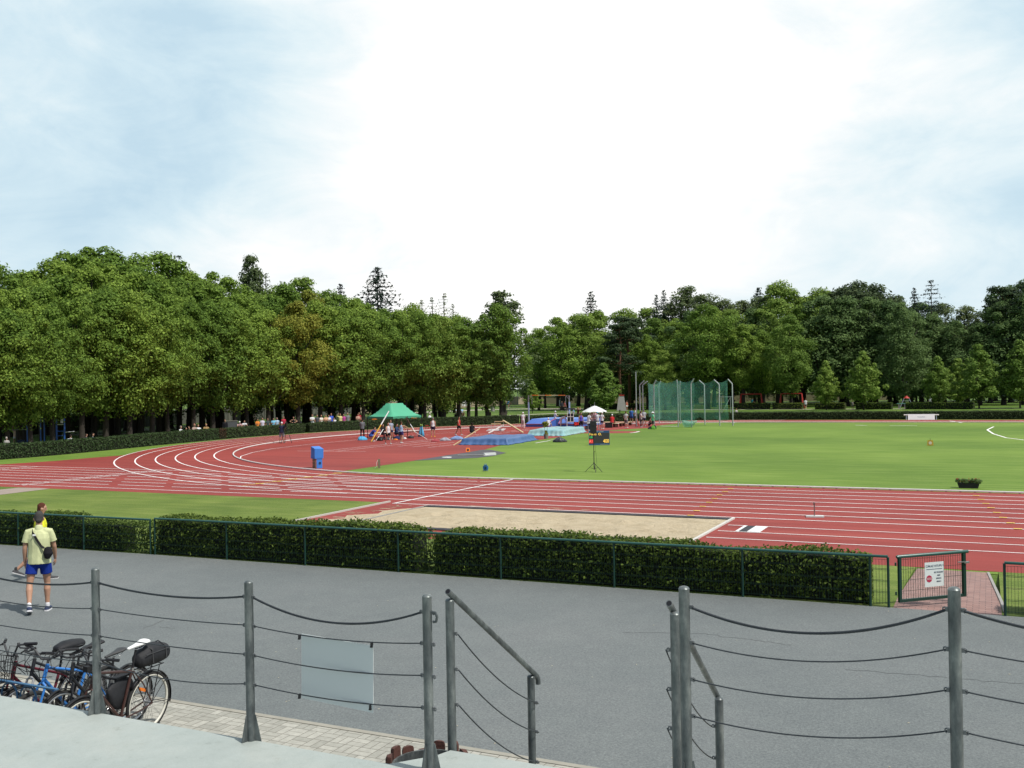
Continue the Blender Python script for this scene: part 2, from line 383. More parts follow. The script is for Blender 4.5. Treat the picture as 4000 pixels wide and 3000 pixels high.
LF = dict(
    linden=leafmat('leaf_linden', (.078, .134, .022), (.25, .365, .064), .36),
    light=leafmat('leaf_fresh', (.10, .165, .028), (.265, .37, .078), .36),
    olive=leafmat('leaf_flowering', (.13, .15, .022), (.35, .35, .062), .34, .06),
    dark=leafmat('leaf_dark_hazed', (.062, .108, .036), (.155, .235, .078), .34),  # raised and bluer, distance haze mixed into the leaf colour
    blue=leafmat('needle_spruce', (.018, .036, .026), (.05, .08, .055), .15),
    pine=leafmat('needle_pine', (.02, .04, .016), (.055, .085, .035), .15),
    pale=leafmat('leaf_pale_hazed', (.085, .12, .05), (.19, .235, .10), .35),  # lighter, bluer base carries the haze of the far rows
    hedge=leafmat('leaf_hedge', (.028, .056, .010), (.155, .21, .038), .34, .1), hedgef=leafmat('leaf_bend_hedge', (.036, .062, .024), (.078, .115, .045), .2, .1),
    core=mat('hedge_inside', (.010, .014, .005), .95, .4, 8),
)

# ------------------------------------------------------------------ sun and sky
AZ = Vector((.99, -.10, 0)).normalized(); EL = R(57)
sd = AZ*math.cos(EL)+Vector((0, 0, math.sin(EL)))
sun = bpy.data.lights.new('sun', 'SUN'); sun.energy = 4.3; sun.angle = R(.6); sun.color = (1, .955, .88)
so = bpy.data.objects.new('sun', sun); link(so); so.rotation_euler = (-sd).to_track_quat('-Z', 'Y').to_euler(); so.location = (60, 40, 60)
w = bpy.data.worlds.new('World'); scene.world = w; w.use_nodes = True; nt = w.node_tree
bg = nt.nodes['Background']
sky = N(nt, 'ShaderNodeTexSky', sky_type='NISHITA'); sky.sun_disc = False; sky.sun_elevation = EL; sky.sun_rotation = math.atan2(AZ.x, AZ.y); sky.dust_density = 2.0
g = N(nt, 'ShaderNodeTexCoord'); d = g.outputs['Generated']
mp = N(nt, 'ShaderNodeMapping'); mp.inputs['Scale'].default_value = (1.0, 1.0, 2.3); mp.inputs['Location'].default_value = (.35, .1, .2); L(nt, d, mp.inputs['Vector'])
n1 = noise(nt, mp.outputs['Vector'], 2.1, 9, .56, .35); n2 = noise(nt, mp.outputs['Vector'], 6.5, 10, .62, .6)
cl = math_(nt, 'ADD', math_(nt, 'MULTIPLY', n1, .64), math_(nt, 'MULTIPLY', n2, .36))
def lobe(px, py, p):                    # brightening of the cloud deck around a direction
    v = ray(px, py).normalized(); dt = N(nt, 'ShaderNodeVectorMath', operation='DOT_PRODUCT'); dt.inputs[1].default_value = v; L(nt, d, dt.inputs[0])
    return math_(nt, 'POWER', math_(nt, 'MAXIMUM', dt.outputs['Value'], 0.0), p)
br_ = math_(nt, 'ADD', lobe(2350, 350, 22.0), math_(nt, 'MULTIPLY', lobe(1950, 1050, 34.0), .42))
dk = math_(nt, 'ADD', math_(nt, 'ADD', lobe(800, 560, 40.0), math_(nt, 'MULTIPLY', lobe(100, 1000, 22.0), .6)), math_(nt, 'MULTIPLY', lobe(3900, 700, 22.0), .8))
k = math_(nt, 'SUBTRACT', math_(nt, 'ADD', math_(nt, 'MULTIPLY', math_(nt, 'SUBTRACT', cl, .5), 2.5), math_(nt, 'MULTIPLY', br_, .66)), math_(nt, 'MULTIPLY', dk, .17))
ccol = ramp(nt, math_(nt, 'ADD', k, .28), [(.0, (.55, .73, .85)), (.2, (.65, .815, .905)), (.42, (.80, .915, .96)), (.62, (.94, .985, 1.0)), (.85, (1.12, 1.12, 1.1))])
skl = mixc(nt, 1.0, sky.outputs['Color'], (.09, .09, .09), 'MULTIPLY')
dz = N(nt, 'ShaderNodeSeparateXYZ'); L(nt, d, dz.inputs[0])
front = N(nt, 'ShaderNodeVectorMath', operation='DOT_PRODUCT'); front.inputs[1].default_value = (-.35, .94, -.1); L(nt, d, front.inputs[0])
mr = N(nt, 'ShaderNodeMapRange'); mr.inputs['From Min'].default_value = .1; mr.inputs['From Max'].default_value = .7; mr.inputs['To Min'].default_value = .25; mr.inputs['To Max'].default_value = 1.0
L(nt, front.outputs['Value'], mr.inputs['Value'])
L(nt, mixc(nt, mr.outputs['Result'], skl, ccol), bg.inputs['Color']); bg.inputs['Strength'].default_value = 1.0
# ------------------------------------------------------------------ ground, track, plaza
D0, XC, RR = 41.13, -20.99, 34.01
YC = D0+RR; LW = 1.22; YF = D0+2*RR
PZ = .30                                          # level of the asphalt plaza
def edge_y(x):                                    # plaza edge = fence line
    P = [(-90, 16.6), (-26, 17.75), (-18.5, 18.1), (-1.3, 18.42), (40, 19.0)]
    for (a, ya), (b, yb) in zip(P, P[1:]):
        if x <= b: return ya+(yb-ya)*(x-a)/(b-a)
    return P[-1][1]
def struct(name, mb, m, smooth=False): return tag(mb.build(name, m, None, smooth), kind='structure')

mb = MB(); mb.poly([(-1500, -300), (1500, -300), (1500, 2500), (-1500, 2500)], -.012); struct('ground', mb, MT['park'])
mb = MB(); mb.poly([(-75, 24), (70, 24), (70, 122), (-75, 122)], 0); struct('infield_grass', mb, MT['grass'])
xs = [-90, -60, -40, -30, -26, -22, -18.5, -14, -10, -6, -3, -1.55, .15, 3, 8, 20, 40]
mb = MB()
for a, b in zip(xs, xs[1:]):
    if a == -1.55: continue
    ya, yb = edge_y(a), edge_y(b)
    mb.add([(a, ya, PZ), (b, yb, PZ), (b, 19.6, PZ-.02), (a, 19.6, PZ-.02)], [(0, 1, 2, 3)])
    mb.add([(a, 19.6, PZ-.02), (b, 19.6, PZ-.02), (b, 24.3, .004), (a, 24.3, .004)], [(0, 1, 2, 3)])
struct('grass_verge', mb, MT['strip'])
mb = MB(); mb.poly([(-90, 31.62), (-90, 24.25), (-20.45, 24.25), (-20.45, 31.62)], .003); struct('grass_strip', mb, MT['strip'])
mb = MB()
mb.add([(-1.55, edge_y(-1.55), PZ), (.15, edge_y(.15), PZ), (.15, 19.6, PZ-.02), (-1.55, 19.6, PZ-.02)], [(0, 1, 2, 3)])
mb.add([(-1.55, 19.6, PZ-.02), (.15, 19.6, PZ-.02), (-.08, 24.05, .02), (-1.5, 24.05, .02)], [(0, 1, 2, 3)])
struct('brick_path', mb, MT['brick'])
mb = MB()
for x0, x1, y0, y1 in ((.15, .30, 18.6, 20.0),):
    mb.bar((.2, 18.7, PZ+.005), (.16, 19.6, PZ-.015), .05, .03); mb.bar((.16, 19.6, PZ-.015), (-.06, 24.0, .025), .05, .03)
tag(mb.build('path_edging', MT['conc']), kind='structure')
mb = MB(); px_ = [-90, -60, -26, -18.5, -1.3, 40]
mb.poly([(-90, 9.56), (40, 9.60)]+[(x, edge_y(x)) for x in px_[::-1]], PZ); struct('asphalt_plaza', mb, MT['asphalt'])
mb = MB(); mb.poly([(-90, 3), (40, 3), (40, 9.52), (-90, 9.48)], PZ); struct('paver_walk', mb, MT['basket'])
mb = MB(); mb.add([(-90, 9.48, PZ+.008), (40, 9.52, PZ+.008), (40, 9.60, PZ+.008), (-90, 9.56, PZ+.008), (-90, 9.48, PZ-.05), (40, 9.52, PZ-.05), (40, 9.60, PZ-.05), (-90, 9.56, PZ-.05)], [(0, 1, 2, 3), (0, 4, 5, 1), (3, 2, 6, 7)])
struct('paver_edging', mb, mat('edging_stone', (.30, .285, .24), .9, .2, 6))

def arc(r, a0, a1, n=60): return [(XC+r*math.cos(R(a0+(a1-a0)*i/n)), YC+r*math.sin(R(a0+(a1-a0)*i/n))) for i in range(n+1)]
RO = RR+6*LW+.12
e = [gp(x/2.765, 1600+y/2.765) for x, y in ((1330, 494), (1000, 520), (600, 555), (0, 594))]
mb = MB()                                         # straights, chute and runway area
mb.poly([(-100, 31.6), (-20.42, 31.6), (-20.42, 24.3), (70, 24.3), (70, D0+.0), (-30, D0), (-49, 57)]+[(p.x, p.y) for p in e]+[(-100, e[-1].y-.6)], .006)
mb.poly([(-21, YF), (70, YF), (70, YF+5.2), (-21, YF+RO-RR)], .006)
out = arc(RO, 268, 90, 90); inn = arc(RR, 90, 268, 90)
n_ = len(out); mb.add([(x, y, .010) for x, y in out]+[(x, y, .010) for x, y in inn[::-1]], [(i, i+n_, i+1+n_, i+1) for i in range(n_-1)])
Dp = [(-30.7, D0+1.45), (-30.75, 46), (-30.8, 50), (-31, 56), (-31.2, 60), (-32.5, 65.4), (-32.7, 70.3), (-32.7, 76), (-33.3, 83.9), (-30.3, 84.2), (-29.2, 85), (-28.8, 86.6), (-29.1, 88.2), (-33, 88.6), (-32.2, 92), (-30.6, 95), (-31.4, 100), (-31, 107.4)]
inside = arc(RR-.02, 108, 252.8, 70)
mb.poly(Dp+inside, .004)
struct('running_track', mb, MT['track'])

# lane lines
mb = MB(); Z1, Z2, Z3 = .016, .019, .022
for n in range(0, 9):
    y = D0-LW*n
    if n == 8: mb.strip([(-20.1, y), (70, y)], .075, Z1); continue
    if n == 0: segs = [(-62, -36.5)]
    elif n == 7: segs = [(-100, 70)]
    else:
        segs = [(-100, -44+n*1.1), (-20.5-n*.35, 70)]
        x = -43.4+n*1.1
        while x < -22.6-n*.35:
            segs.append((x, min(x+2.9, -21.2-n*.35))); x += 3.35
    for a, b in segs: mb.strip([(a, y), (b, y)], .075, Z1)
for n in range(1, 7): mb.strip(arc(RR+LW*n, 90, 270, 110), .085, Z2)
for n in range(1, 5): mb.strip([(-21, YF+LW*n), (70, YF+LW*n)], .05, Z1)
for x, w in ((-19.9, .10), (-41.2, .09), (-41.75, .07), (-51.3, .09), (-52.2, .07)): mb.strip([(x-.1, D0-9.75 if x > -30 else D0-8.9), (x+.1, D0)], w, Z3)
for y in (29.62, 28.36, 27.06): mb.strip([(-7.1, y), (70, y)], .06, Z1)
mb.strip([(-42.3, 57.1), (-42.3, 92)], .06, Z1); mb.strip([(-41.15, 57.1), (-41.15, 92)], .06, Z1); mb.strip([(-44.3, 56.85), (-38.8, 57.3)], .06, Z2)
mb.strip([(-42.7, 49.0), (-44.7, 51.4), (-46.6, 54.8), (-48.1, 58.8), (-48.8, 63.8), (-48.9, 71), (-48.3, 78), (-46.5, 85)], .07, Z1)
mb.strip([(-52.9, 62), (-53.1, 67), (-52.9, 72), (-52.2, 77), (-50.6, 83), (-47.5, 89)], .06, Z1)
for a in ((-38.2, 62.5, -38.0, 68.5), (-36.7, 62.2, -36.4, 68), (-39.8, 63, -39.6, 68.5)): mb.strip([a[:2], a[2:]], .06, Z1)
for a in (((1775, 1731), (1800, 1725)),): pass
z5 = lambda x, y: gp(3200+x/2.765, 1400+y/2.765)
P = [z5(1885, 738), z5(1815, 772), z5(1880, 815), z5(2020, 858), z5(2212, 882), z5(2500, 885)]
mb.strip([(p.x, p.y) for p in P], .14, .008)
for a, b in (((390, 722), (515, 726)), ((760, 729), (1060, 729)), ((1410, 676), (1540, 696)), ((1300, 681), (1320, 681)), ((1735, 685), (1755, 686)), ((2135, 688), (2160, 688))):
    p, q = z5(*a), z5(*b); mb.strip([(p.x, p.y), (q.x, q.y)], .2, Z1)
for a, b in (((1360, 640), (1520, 612)), ((1520, 606), (1590, 600))):
    p, q = gp(1600+a[0]/2.765, 1500+a[1]/2.765), gp(1600+b[0]/2.765, 1500+b[1]/2.765); mb.strip([(p.x, p.y), (q.x, q.y)], .12, Z1)
P = [gp(2400+x/2.765, 1400+y/2.765) for x, y in ((170, 807), (210, 803), (245, 797), (268, 790))]
mb.strip([(p.x, p.y) for p in P], .22, Z2)
P = [gp(2400+x/2.765, 1400+y/2.765) for x, y in ((500, 733), (690, 735))]; mb.strip([(P[0].x, P[0].y), (P[1].x, P[1].y)], .3, Z2)
p, q = gp(2815, 1646), gp(2872, 1652); mb.strip([(p.x, p.y), (q.x, q.y)], .15, Z2)
tag(mb.build('track_markings', MT['line']), kind='structure')
mb = MB()                                         # yellow hurdle and break marks
p, q = gp(945, 1900), gp(1335, 1848); mb.strip([(p.x, p.y), (q.x, q.y)], .05, .025)
for t in [i/6.3 for i in range(1, 7)]: c = p.lerp(q, t); mb.strip([(c.x-.25, c.y), (c.x+.25, c.y)], .14, .028)
for n, x in enumerate((1840, 1800, 1750, 1695, 1645, 1590, 1522, 1458, 1380)):
    X = gp(2200+x/2.765, 1900+(0, 32, 62, 95, 133, 172, 215, 262, 318)[n]/2.765).x
    if n: mb.strip([(X-.11, D0-LW*n), (X+.11, D0-LW*n)], .12, .025)
for n, x in enumerate((1465, 1525, 1593, 1665, 1737, 1822, 1913, 2020, 2125)):
    X = gp(3400+x/3.687, 1800+(470, 515, 568, 625, 687, 753, 826, 907, 992)[n]/3.687).x
    if n: mb.strip([(X-.11, D0-LW*n), (X+.11, D0-LW*n)], .12, .025)
for n in range(1, 6):
    a = R(196+n*.6); r0 = RR+LW*n; mb.strip([(XC+r0*math.cos(a), YC+r0*math.sin(a)), (XC+(r0+LW*.6)*math.cos(a), YC+(r0+LW*.6)*math.sin(a))], .05, .025)
tag(mb.build('yellow_markings', MT['yline']), kind='structure')

# white inner kerb rail on short feet
path = [(x, D0+.03) for x in range(66, -22, -4)]+arc(RR-.03, 270, 90, 90)+[(x, YF-.03) for x in range(-19, 68, 4)]
mb = MB(); rg = []
for i, p in enumerate(path):
    a, b = Vector(path[max(i-1, 0)]), Vector(path[min(i+1, len(path)-1)]); t = (b-a).normalized(); nn = Vector((-t.y, t.x))
    P = Vector(p); rg.append([(P.x+nn.x*o, P.y+nn.y*o, z) for o, z in ((-.045, .028), (-.045, .068), (-.03, .082), (.03, .082), (.045, .068), (.045, .028))])
mb.rings(rg); struct('track_kerb', mb, MT['kerb'])
mb = MB()
for i in range(len(path)-1):
    a, b = Vector(path[i]), Vector(path[i+1]); k = max(1, int((b-a).length/.5))
    for j in range(k):
        p = a.lerp(b, j/k); mb.box((p.x, p.y, .0185), (.07, .05, .018), math.atan2((b-a).y, (b-a).x))
struct('kerb_feet', mb, MT['dgrey'])

# sand pit
mb = MB(); nx, ny = 96, 44; X0, X1, Y0, Y1 = -18.3, -7.34, 26.12, 30.72; vs = []
r2 = random.Random(3); bumps = [(r2.uniform(X0+.5, X1-.5), r2.gauss(0, 1), r2.uniform(.12, .45), r2.uniform(-.06, .07)) for _ in range(150)]
bumps = [(x, min(max(28.3+g*1.2, Y0+.3), Y1-.3), s, a) for x, g, s, a in bumps]
for j in range(ny+1):
    for i in range(nx+1):
        x, y = X0+(X1-X0)*i/nx, Y0+(Y1-Y0)*j/ny
        z = .03+sum(a*math.exp(-((x-bx)**2+(y-by)**2)/(s*s)) for bx, by, s, a in bumps)
        ed = min(1, min(x-X0, X1-x, y-Y0, Y1-y)/.5); z = .016+max(-.002, (z)*ed)
        vs.append((x, y, z))
mb.add(vs, [(j*(nx+1)+i, j*(nx+1)+i+1, (j+1)*(nx+1)+i+1, (j+1)*(nx+1)+i) for j in range(ny) for i in range(nx)])
tag(mb.build('sand_pit', MT['sand'], None, 'all'), kind='structure')
mb = MB(); r2 = random.Random(8)                  # sand scattered past the pit edge
for _ in range(46):
    x = r2.choice([r2.uniform(-20.2, -18.4), r2.uniform(-20, -12)])
    y = r2.uniform(26.5, 31) if x < -18.4 else r2.uniform(31.1, 31.9) if x < -8 else r2.uniform(27, 31)
    k = 9; a0 = r2.random(); sx, sy = r2.uniform(.08, .5), r2.uniform(.02, .09)
    mb.poly([(x+sx*math.cos(2*math.pi*i/k)*r2.uniform(.5, 1), y+sy*math.sin(2*math.pi*i/k)*r2.uniform(.5, 1)) for i in range(k)], .0125+r2.random()*.002)
mb.poly([(-18.3, 26.2), (-18.3, 30.4), (-18.7, 30.2), (-19.2, 29.4), (-18.9, 28.6), (-19.7, 27.9), (-19.3, 27.2), (-19.9, 26.6), (-19.0, 26.1)], .0118)
tag(mb.build('spilled_sand', MT['sand']), kind='structure')
mb = MB(); P = [gp(x/2.765, 1600+y/2.765) for x, y in ((-60, 872), (200, 846), (420, 848), (540, 857), (330, 882), (-60, 930))]; mb.poly([(q.x, q.y) for q in P], .0105); tag(mb.build('trodden_path', mat('trodden_earth', (.30, .24, .20), .9, .25, 2)), kind='structure')
pit = thing('pit_border', 'black rubber border and white boards framing the sand pit', 'pit border', (-12.8, 28.4, 0))
off = lambda *v: Vector(v)-Vector((-12.8, 28.4, 0))
for y in (25.94, 30.9):
    mb = MB(); mb.box(off(-12.85, y, .02), (11.0, .33, .035)); mb.build('rubber_strip', MT['rubber'], pit)
mb = MB(); mb.box(off(-7.27, 28.42, .025), (.09, 5.3, .05)); mb.build('white_board', mat('board_weathered', (.55, .54, .50), .8), pit)
mb = MB(); mb.box(off(-18.4, 28.42, .02), (.07, 5.2, .04)); mb.build('edge_board', MT['conc'], pit)
mb = MB(); mb.box((-20.42, 28.4, .03), (.08, 6.6, .06)); tag(mb.build('lawn_kerb', mat('kerb_grey', (.45, .44, .40), .8)), 'low pale kerb between the left lawn and the sand pit area', 'kerb')
tb = thing('takeoff_board', 'white take-off board with a black strip on the jump runway', 'take-off board', (-6.25, 29.0, .012))
mb = MB(); mb.box((.16, 0, .008), (.36, 1.2, .014)); mb.box((-.31, 0, .008), (.09, 1.2, .014)); mb.build('white_board', MT['white'], tb)
mb = MB(); mb.box((-.14, 0, .007), (.235, 1.2, .012)); mb.build('black_strip', MT['rubber'], tb)
mb = MB(); P = [gp(1600+x/2.765, 1500+y/2.765) for x, y in ((40, 830), (380, 815), (720, 800), (900, 780), (1045, 745), (880, 713), (780, 711), (640, 738), (380, 775))]
mb.poly([(p.x, p.y) for p in P], .011); tag(mb.build('rubber_mat', mat('grey_matting', (.085, .083, .09), .9, .25, 3)), 'dark grey matting at the edge of the red surface', 'mat')

mb = MB()                                         # thin cracks and grit on the asphalt
z6 = lambda x, y: gp(2400+x*.7233, 1800+y*.7233, PZ); z5_ = lambda x, y: gp(x*.7236, 1800+y*.7236, PZ); r2 = random.Random(5)
for pl_, w_ in (([z6(50, 925), z6(300, 930), z6(480, 935), z6(760, 970), z6(980, 998)], .012), ([z6(1250, 1130), z6(1700, 1162), z6(2000, 1188), z6(2300, 1214)], .012), ([z5_(785, 902), z5_(840, 880), z5_(892, 858)], .016), ([z5_(860, 898), z5_(960, 908)], .012)):
    Q = []
    for a, b in zip(pl_, pl_[1:]):
        for i in range(8): q = a.lerp(b, i/8); Q.append((q.x+r2.gauss(0, .012), q.y+r2.gauss(0, .02)))
    mb.strip(Q, w_, PZ+.004)
tag(mb.build('asphalt_cracks', mat('crack_dark', (.115, .123, .124), .9)), kind='structure')
mb = MB()
for _ in range(260):
    x, y = r2.uniform(-24, 1), r2.uniform(9.8, 18); y = y if r2.random() < .6 else edge_y(x)-abs(r2.gauss(0, .25))-.02; s_ = r2.uniform(.006, .02); a = r2.uniform(0, 3); c, s = math.cos(a)*s_, math.sin(a)*s_
    mb.add([(x+c, y+s, PZ+.005), (x-s*.6, y+c*.6, PZ+.007), (x-c, y-s, PZ+.005), (x+s*.6, y-c*.6, PZ+.006)], [(0, 1, 2, 3)])
tag(mb.build('grit', mat('grit_pale', (.42, .38, .28), .9, .5, 3)), 'pale grit and leaf litter scattered over the asphalt', 'grit', kind='stuff')
# ------------------------------------------------------------------ concrete ledge of the stand, steps
LZ, LY = 1.81, 5.45
gs = thing('grandstand', 'pale concrete ledge of the grandstand along the bottom left', 'grandstand', (-6, 3, PZ))
g0 = Vector((-6, 3, PZ))
def gsp(pts): return [(p[0]-g0.x, p[1]-g0.y) for p in pts]
mb = MB(); mb.prism(gsp([(-16, -3), (-1.64, -3), (-1.64, 5.82), (-3.30, 5.82), (-3.34, 5.70), (-3.55, LY), (-16, LY)]), LZ-.22-PZ, LZ-PZ); mb.build('slab', MT['slab'], gs)
mb = MB(); mb.prism(gsp([(-1.63, -3), (9, -3), (9, LY), (-1.63, LY)]), LZ-.22-PZ, LZ+.14-PZ); mb.build('slab', MT['slab'], gs)
mb = MB(); mb.prism(gsp([(-16, 4.9), (9, 4.9), (9, 5.15), (-16, 5.15)]), 0, LZ-.221-PZ); mb.build('wall', MT['conc'], gs)
for k in range(8):
    mb = MB(); z = LZ-(k+1)*.168; mb.prism(gsp([(-3.22, 5.83+k*.29), (-1.80, 5.83+k*.29), (-1.80, 5.83+(k+1)*.29), (-3.22, 5.83+(k+1)*.29)]), 0, z-PZ); mb.build('step', MT['slab'], gs)

# ------------------------------------------------------------------ cable railings
PR = .0305; BRK = mat('bracket_steel', (.16, .17, .175), .45, .3, 30, metal=.4)
def post_part(parent, x, y, z0, z1, mat_, brackets=(), side=1, gusset=True, r=PR):
    mb = MB(); mb.tube([(x, y, z0), (x, y, z1)], r, 20, caps=False); p = mb.build('post', mat_, parent, True)
    mb = MB(); mb.lathe((x, y, z1), [(r, -.004), (r*1.03, .0), (r*.8, .010), (r*.35, .015), (.001, .016)], 20, False); mb.build('cap', mat_, p, True)
    if gusset:
        for a in (15, 135, 255):
            q = Matrix.Rotation(R(a), 3, 'Z'); P = [(r*.97, -.004, z0), (r+.05, -.004, z0), (r*.97+.008, -.004, z0+.2), (r*.97, -.004, z0+.2)]
            mb = MB(); vs = [q @ Vector(v)+Vector((x, y, 0)) for v in P]+[q @ Vector((v[0], .004, v[2]))+Vector((x, y, 0)) for v in P]
            mb.add(vs, [(0, 1, 2, 3), (7, 6, 5, 4), (0, 4, 5, 1), (1, 5, 6, 2), (2, 6, 7, 3)]); mb.build('gusset', mat_, p)
    for s, z in brackets:
        mb = MB(); mb.box((x+s*(r+.006), y, z), (.014, .014, .022)); mb.tube([(x+s*(r+.012), y, z+.010), (x+s*(r+.022), y, z+.007), (x+s*(r+.024), y, z-.008), (x+s*(r+.014), y, z-.013)], .0042, 6); mb.build('bracket', BRK, p)
    return p
def cable(parent, a, b, sag, r, twist=False):
    a, b = Vector(a), Vector(b); n = 28; P = []
    for i in range(n+1):
        t = i/n; tt = t; p = a.lerp(b, t); p.z -= sag*4*tt*(1-tt); P.append(p)
    mb = MB()
    if not twist: mb.tube(P, r, 6)
    else:                                        # six strands laid round each other
        m = 240; Q = []
        for i in range(m+1):
            t = i/m; p = a.lerp(b, t); p.z -= sag*4*t*(1-t); Q.append(p)
        tv = (b-a).normalized(); x = tv.cross(Vector((0, 0, 1))).normalized(); y = x.cross(tv); ln = (b-a).length
        mb.tube(Q[::6], r*.62, 6)
        for k in range(6):
            mb.tube([q+(x*math.cos(2*math.pi*(k/6+ln*i/m/.11))+y*math.sin(2*math.pi*(k/6+ln*i/m/.11)))*r*.6 for i, q in enumerate(Q)], r*.42, 4)
    return mb.build('cable', MT['cable'], parent, 'all')
DROP = (.10, .30, .505, .71)
def xat(px, Y, py=2600): d = ray(px, py); return d.x/d.y*Y
def railing(label, posts, sags, base):
    o = thing('cable_railing', label, 'railing', (posts[0][0], posts[0][1], base)); o0 = Vector((posts[0][0], posts[0][1], base))
    for i, (x, y, z1) in enumerate(posts):
        br = []
        for k, dz in enumerate(DROP):
            if i > 0: br.append((-1, z1-dz-o0.z))
            br.append((1, z1-dz-o0.z))
        post_part(o, x-o0.x, y-o0.y, base-o0.z-.02 if base else 0, z1-o0.z, MT['galv'], [(s, z) for s, z in br])
    for i in range(len(posts)-1):
        (xa, ya, za), (xb, yb, zb) = posts[i], posts[i+1]
        for k, dz in enumerate(DROP):
            cable(o, Vector((xa+PR, ya, za-dz))-o0, Vector((xb-PR, yb, zb-dz))-o0, sags[i][k], .008 if k == 0 else .0042, k == 0)
    return o
YL = 5.44
rl = railing('grey tube railing with sagging steel cables on the ledge left of the stairs', [(-9.1, YL, 2.90), (-7.62, YL, 2.905), (xat(378, YL), YL, 2.907), (xat(976, YL), YL, 2.912), (xat(1672, YL), YL, 2.924)],
             [(.06, .04, .03, .03), (.055, .03, .02, .02), (.05, .015, .012, .05), (.125, .035, .035, .03)], LZ)
rr_ = railing('grey tube railing with sagging steel cables right of the stairs', [(xat(2677, YL), YL, 3.095), (xat(3732, YL), YL, 3.19), (1.32, YL, 3.2)], [(.135, .085, .075, .075), (.1, .05, .05, .05)], LZ+.14)
mb = MB(); x = xat(1672, YL)                       # loose cable eye on the end post
mb.tube([(x+PR, YL, 2.83), (x+PR+.03, YL, 2.825), (x+PR+.042, YL, 2.80), (x+PR+.035, YL, 2.77), (x+PR+.012, YL, 2.765)], .009, 8)
o = mb.build('cable_loop', MT['galv'], None, True); bpy.context.view_layer.update(); o.parent = rl; o.matrix_parent_inverse = rl.matrix_world.inverted()
def handrail(label, xu, yu, zu, xl, yl, zl, side, foot):
    o0 = Vector((xu, yu, LZ-.2)); o = thing('stair_handrail', label, 'handrail', o0)
    V = lambda x, y, z: (x-o0.x, y-o0.y, z-o0.z)
    a, b = V(xu, yu, 0), V(xl, yl, 0)
    zs = (zu-.22, zu-.46, zu-.70); zs2 = (zl-.20, zl-.43, zl-.67)
    post_part(o, a[0], a[1], -.15, zu-o0.z, MT['galv'], [(side, z-o0.z) for z in zs], gusset=False)
    post_part(o, b[0], b[1], foot-o0.z, zl-o0.z, MT['galv'], [(side, z-o0.z) for z in zs2], gusset=False)
    t = Vector((xl-xu, yl-yu, zl-zu)).normalized(); A, B = Vector(V(xu+side*.02, yu, zu+.035)), Vector(V(xl+side*.02, yl, zl+.035))
    mb = MB(); mb.tube([A-t*.07, A, A.lerp(B, .5), B, B+t*.08, B+t*.1+Vector((0, .006, -.025)), B+t*.1+Vector((0, .008, -.06))], .021, 14); h = mb.build('handrail', MT['galv'], o, True)
    mb = MB(); mb.tube([A-t*.0705, A-t*.0712], .016, 14); mb.build('tube_end', MT['black'], h)
    for i in range(3): cable(o, V(xu+side*(PR+.03), yu, zs[i]-.005), V(xl+side*(PR+.03), yl, zs2[i]-.005), .075, .0048)
handrail('left handrail of the stairs, sloping down to a short post', -3.315, 5.87, 2.806, -3.31, 7.15, 1.945, 1, .85)
handrail('right handrail of the stairs, partly hidden behind a tall railing post', xat(2640, 5.87), 5.87, 2.845, xat(2806, 7.1), 7.1, 1.965, -1, .85)

# blank panel tied to the left railing
pts = [at(*p, YL+.008) for p in ((1160, 2482), (1461, 2522), (1461, 2783), (1160, 2735))]
ps = thing('blank_sign', 'blank grey sign panel tied to the railing cables, seen from behind', 'sign', pts[3]); q = pts[3]
mb = MB(); a = [p-q for p in pts]; mb.add([v+Vector((0, dy+.05-.115*(v.x/1.2), 0)) for dy in (0, .004) for v in a], [(0, 3, 2, 1), (4, 5, 6, 7), (0, 1, 5, 4), (1, 2, 6, 5), (2, 3, 7, 6), (3, 0, 4, 7)]); mb.build('panel', MT['sheet'], ps)
for px, py in ((1170, 2487), (1452, 2518), (1170, 2718), (1447, 2762)):
    p = at(px, py, YL-.004)-q; mb = MB(); mb.box(p, (.009, .02, .028)); mb.box(p+Vector((0, -.004, -.014)), (.016, .012, .008)); mb.build('cable_tie', MT['black'], ps)

# ------------------------------------------------------------------ green fence, gate
def wire_panel(parent, A, B, z0, z1, dx=.05, dzs=(.02, .2, .22, .4, .42, .6, .62, .78), r=.0022):
    A, B = Vector(A), Vector(B); n = max(1, int((B-A).length/dx)); mb = MB()
    for i in range(n+1):
        p = A.lerp(B, i/n); mb.bar((p.x, p.y, z0), (p.x, p.y, z1), r*2, r*2, (0, 1, 0))
    for z in dzs:
        if z0+z < z1: mb.bar((A.x, A.y-.005, z0+z), (B.x, B.y-.005, z0+z), r*2.4, r*2.4)
    return mb.build('wire_panel', MT['wire'], parent)
RH = .875
def fence(label, x0, x1, pxs, rail_h=RH, panel=True):
    o0 = Vector((x0, edge_y(x0), PZ)); o = thing('wire_fence', label, 'fence', o0)
    for px in pxs:
        x = px; mb = MB(); mb.cyl(Vector((x, edge_y(x), PZ))-o0, Vector((x, edge_y(x), PZ+rail_h-.01))-o0, .022, n=12); mb.build('post', MT['green'], o, True)
    P = [Vector((x, edge_y(x), PZ+rail_h))-o0 for x in [x0]+[k for k in (-18.5,) if x0 < k < x1]+[x1]]
    mb = MB(); mb.tube(P, .025, 12); mb.build('top_rail', MT['greenrail'], o, True)
    for a, b in zip([x0]+list(pxs), list(pxs)+[x1]):
        if b-a > .1: wire_panel(o, Vector((a, edge_y(a)+.012, 0))-Vector((o0.x, o0.y, 0)), Vector((b, edge_y(b)+.012, 0))-Vector((o0.x, o0.y, 0)), .05, rail_h-.05)
    return o
def X_(px, py): return gp(px, py, PZ).x
fence('green tube fence on the far left, ending at a double post', -34, -18.62, [-33.9, -31.1, -28.3, -25.6, -23.1, -20.8, -18.62], .85)
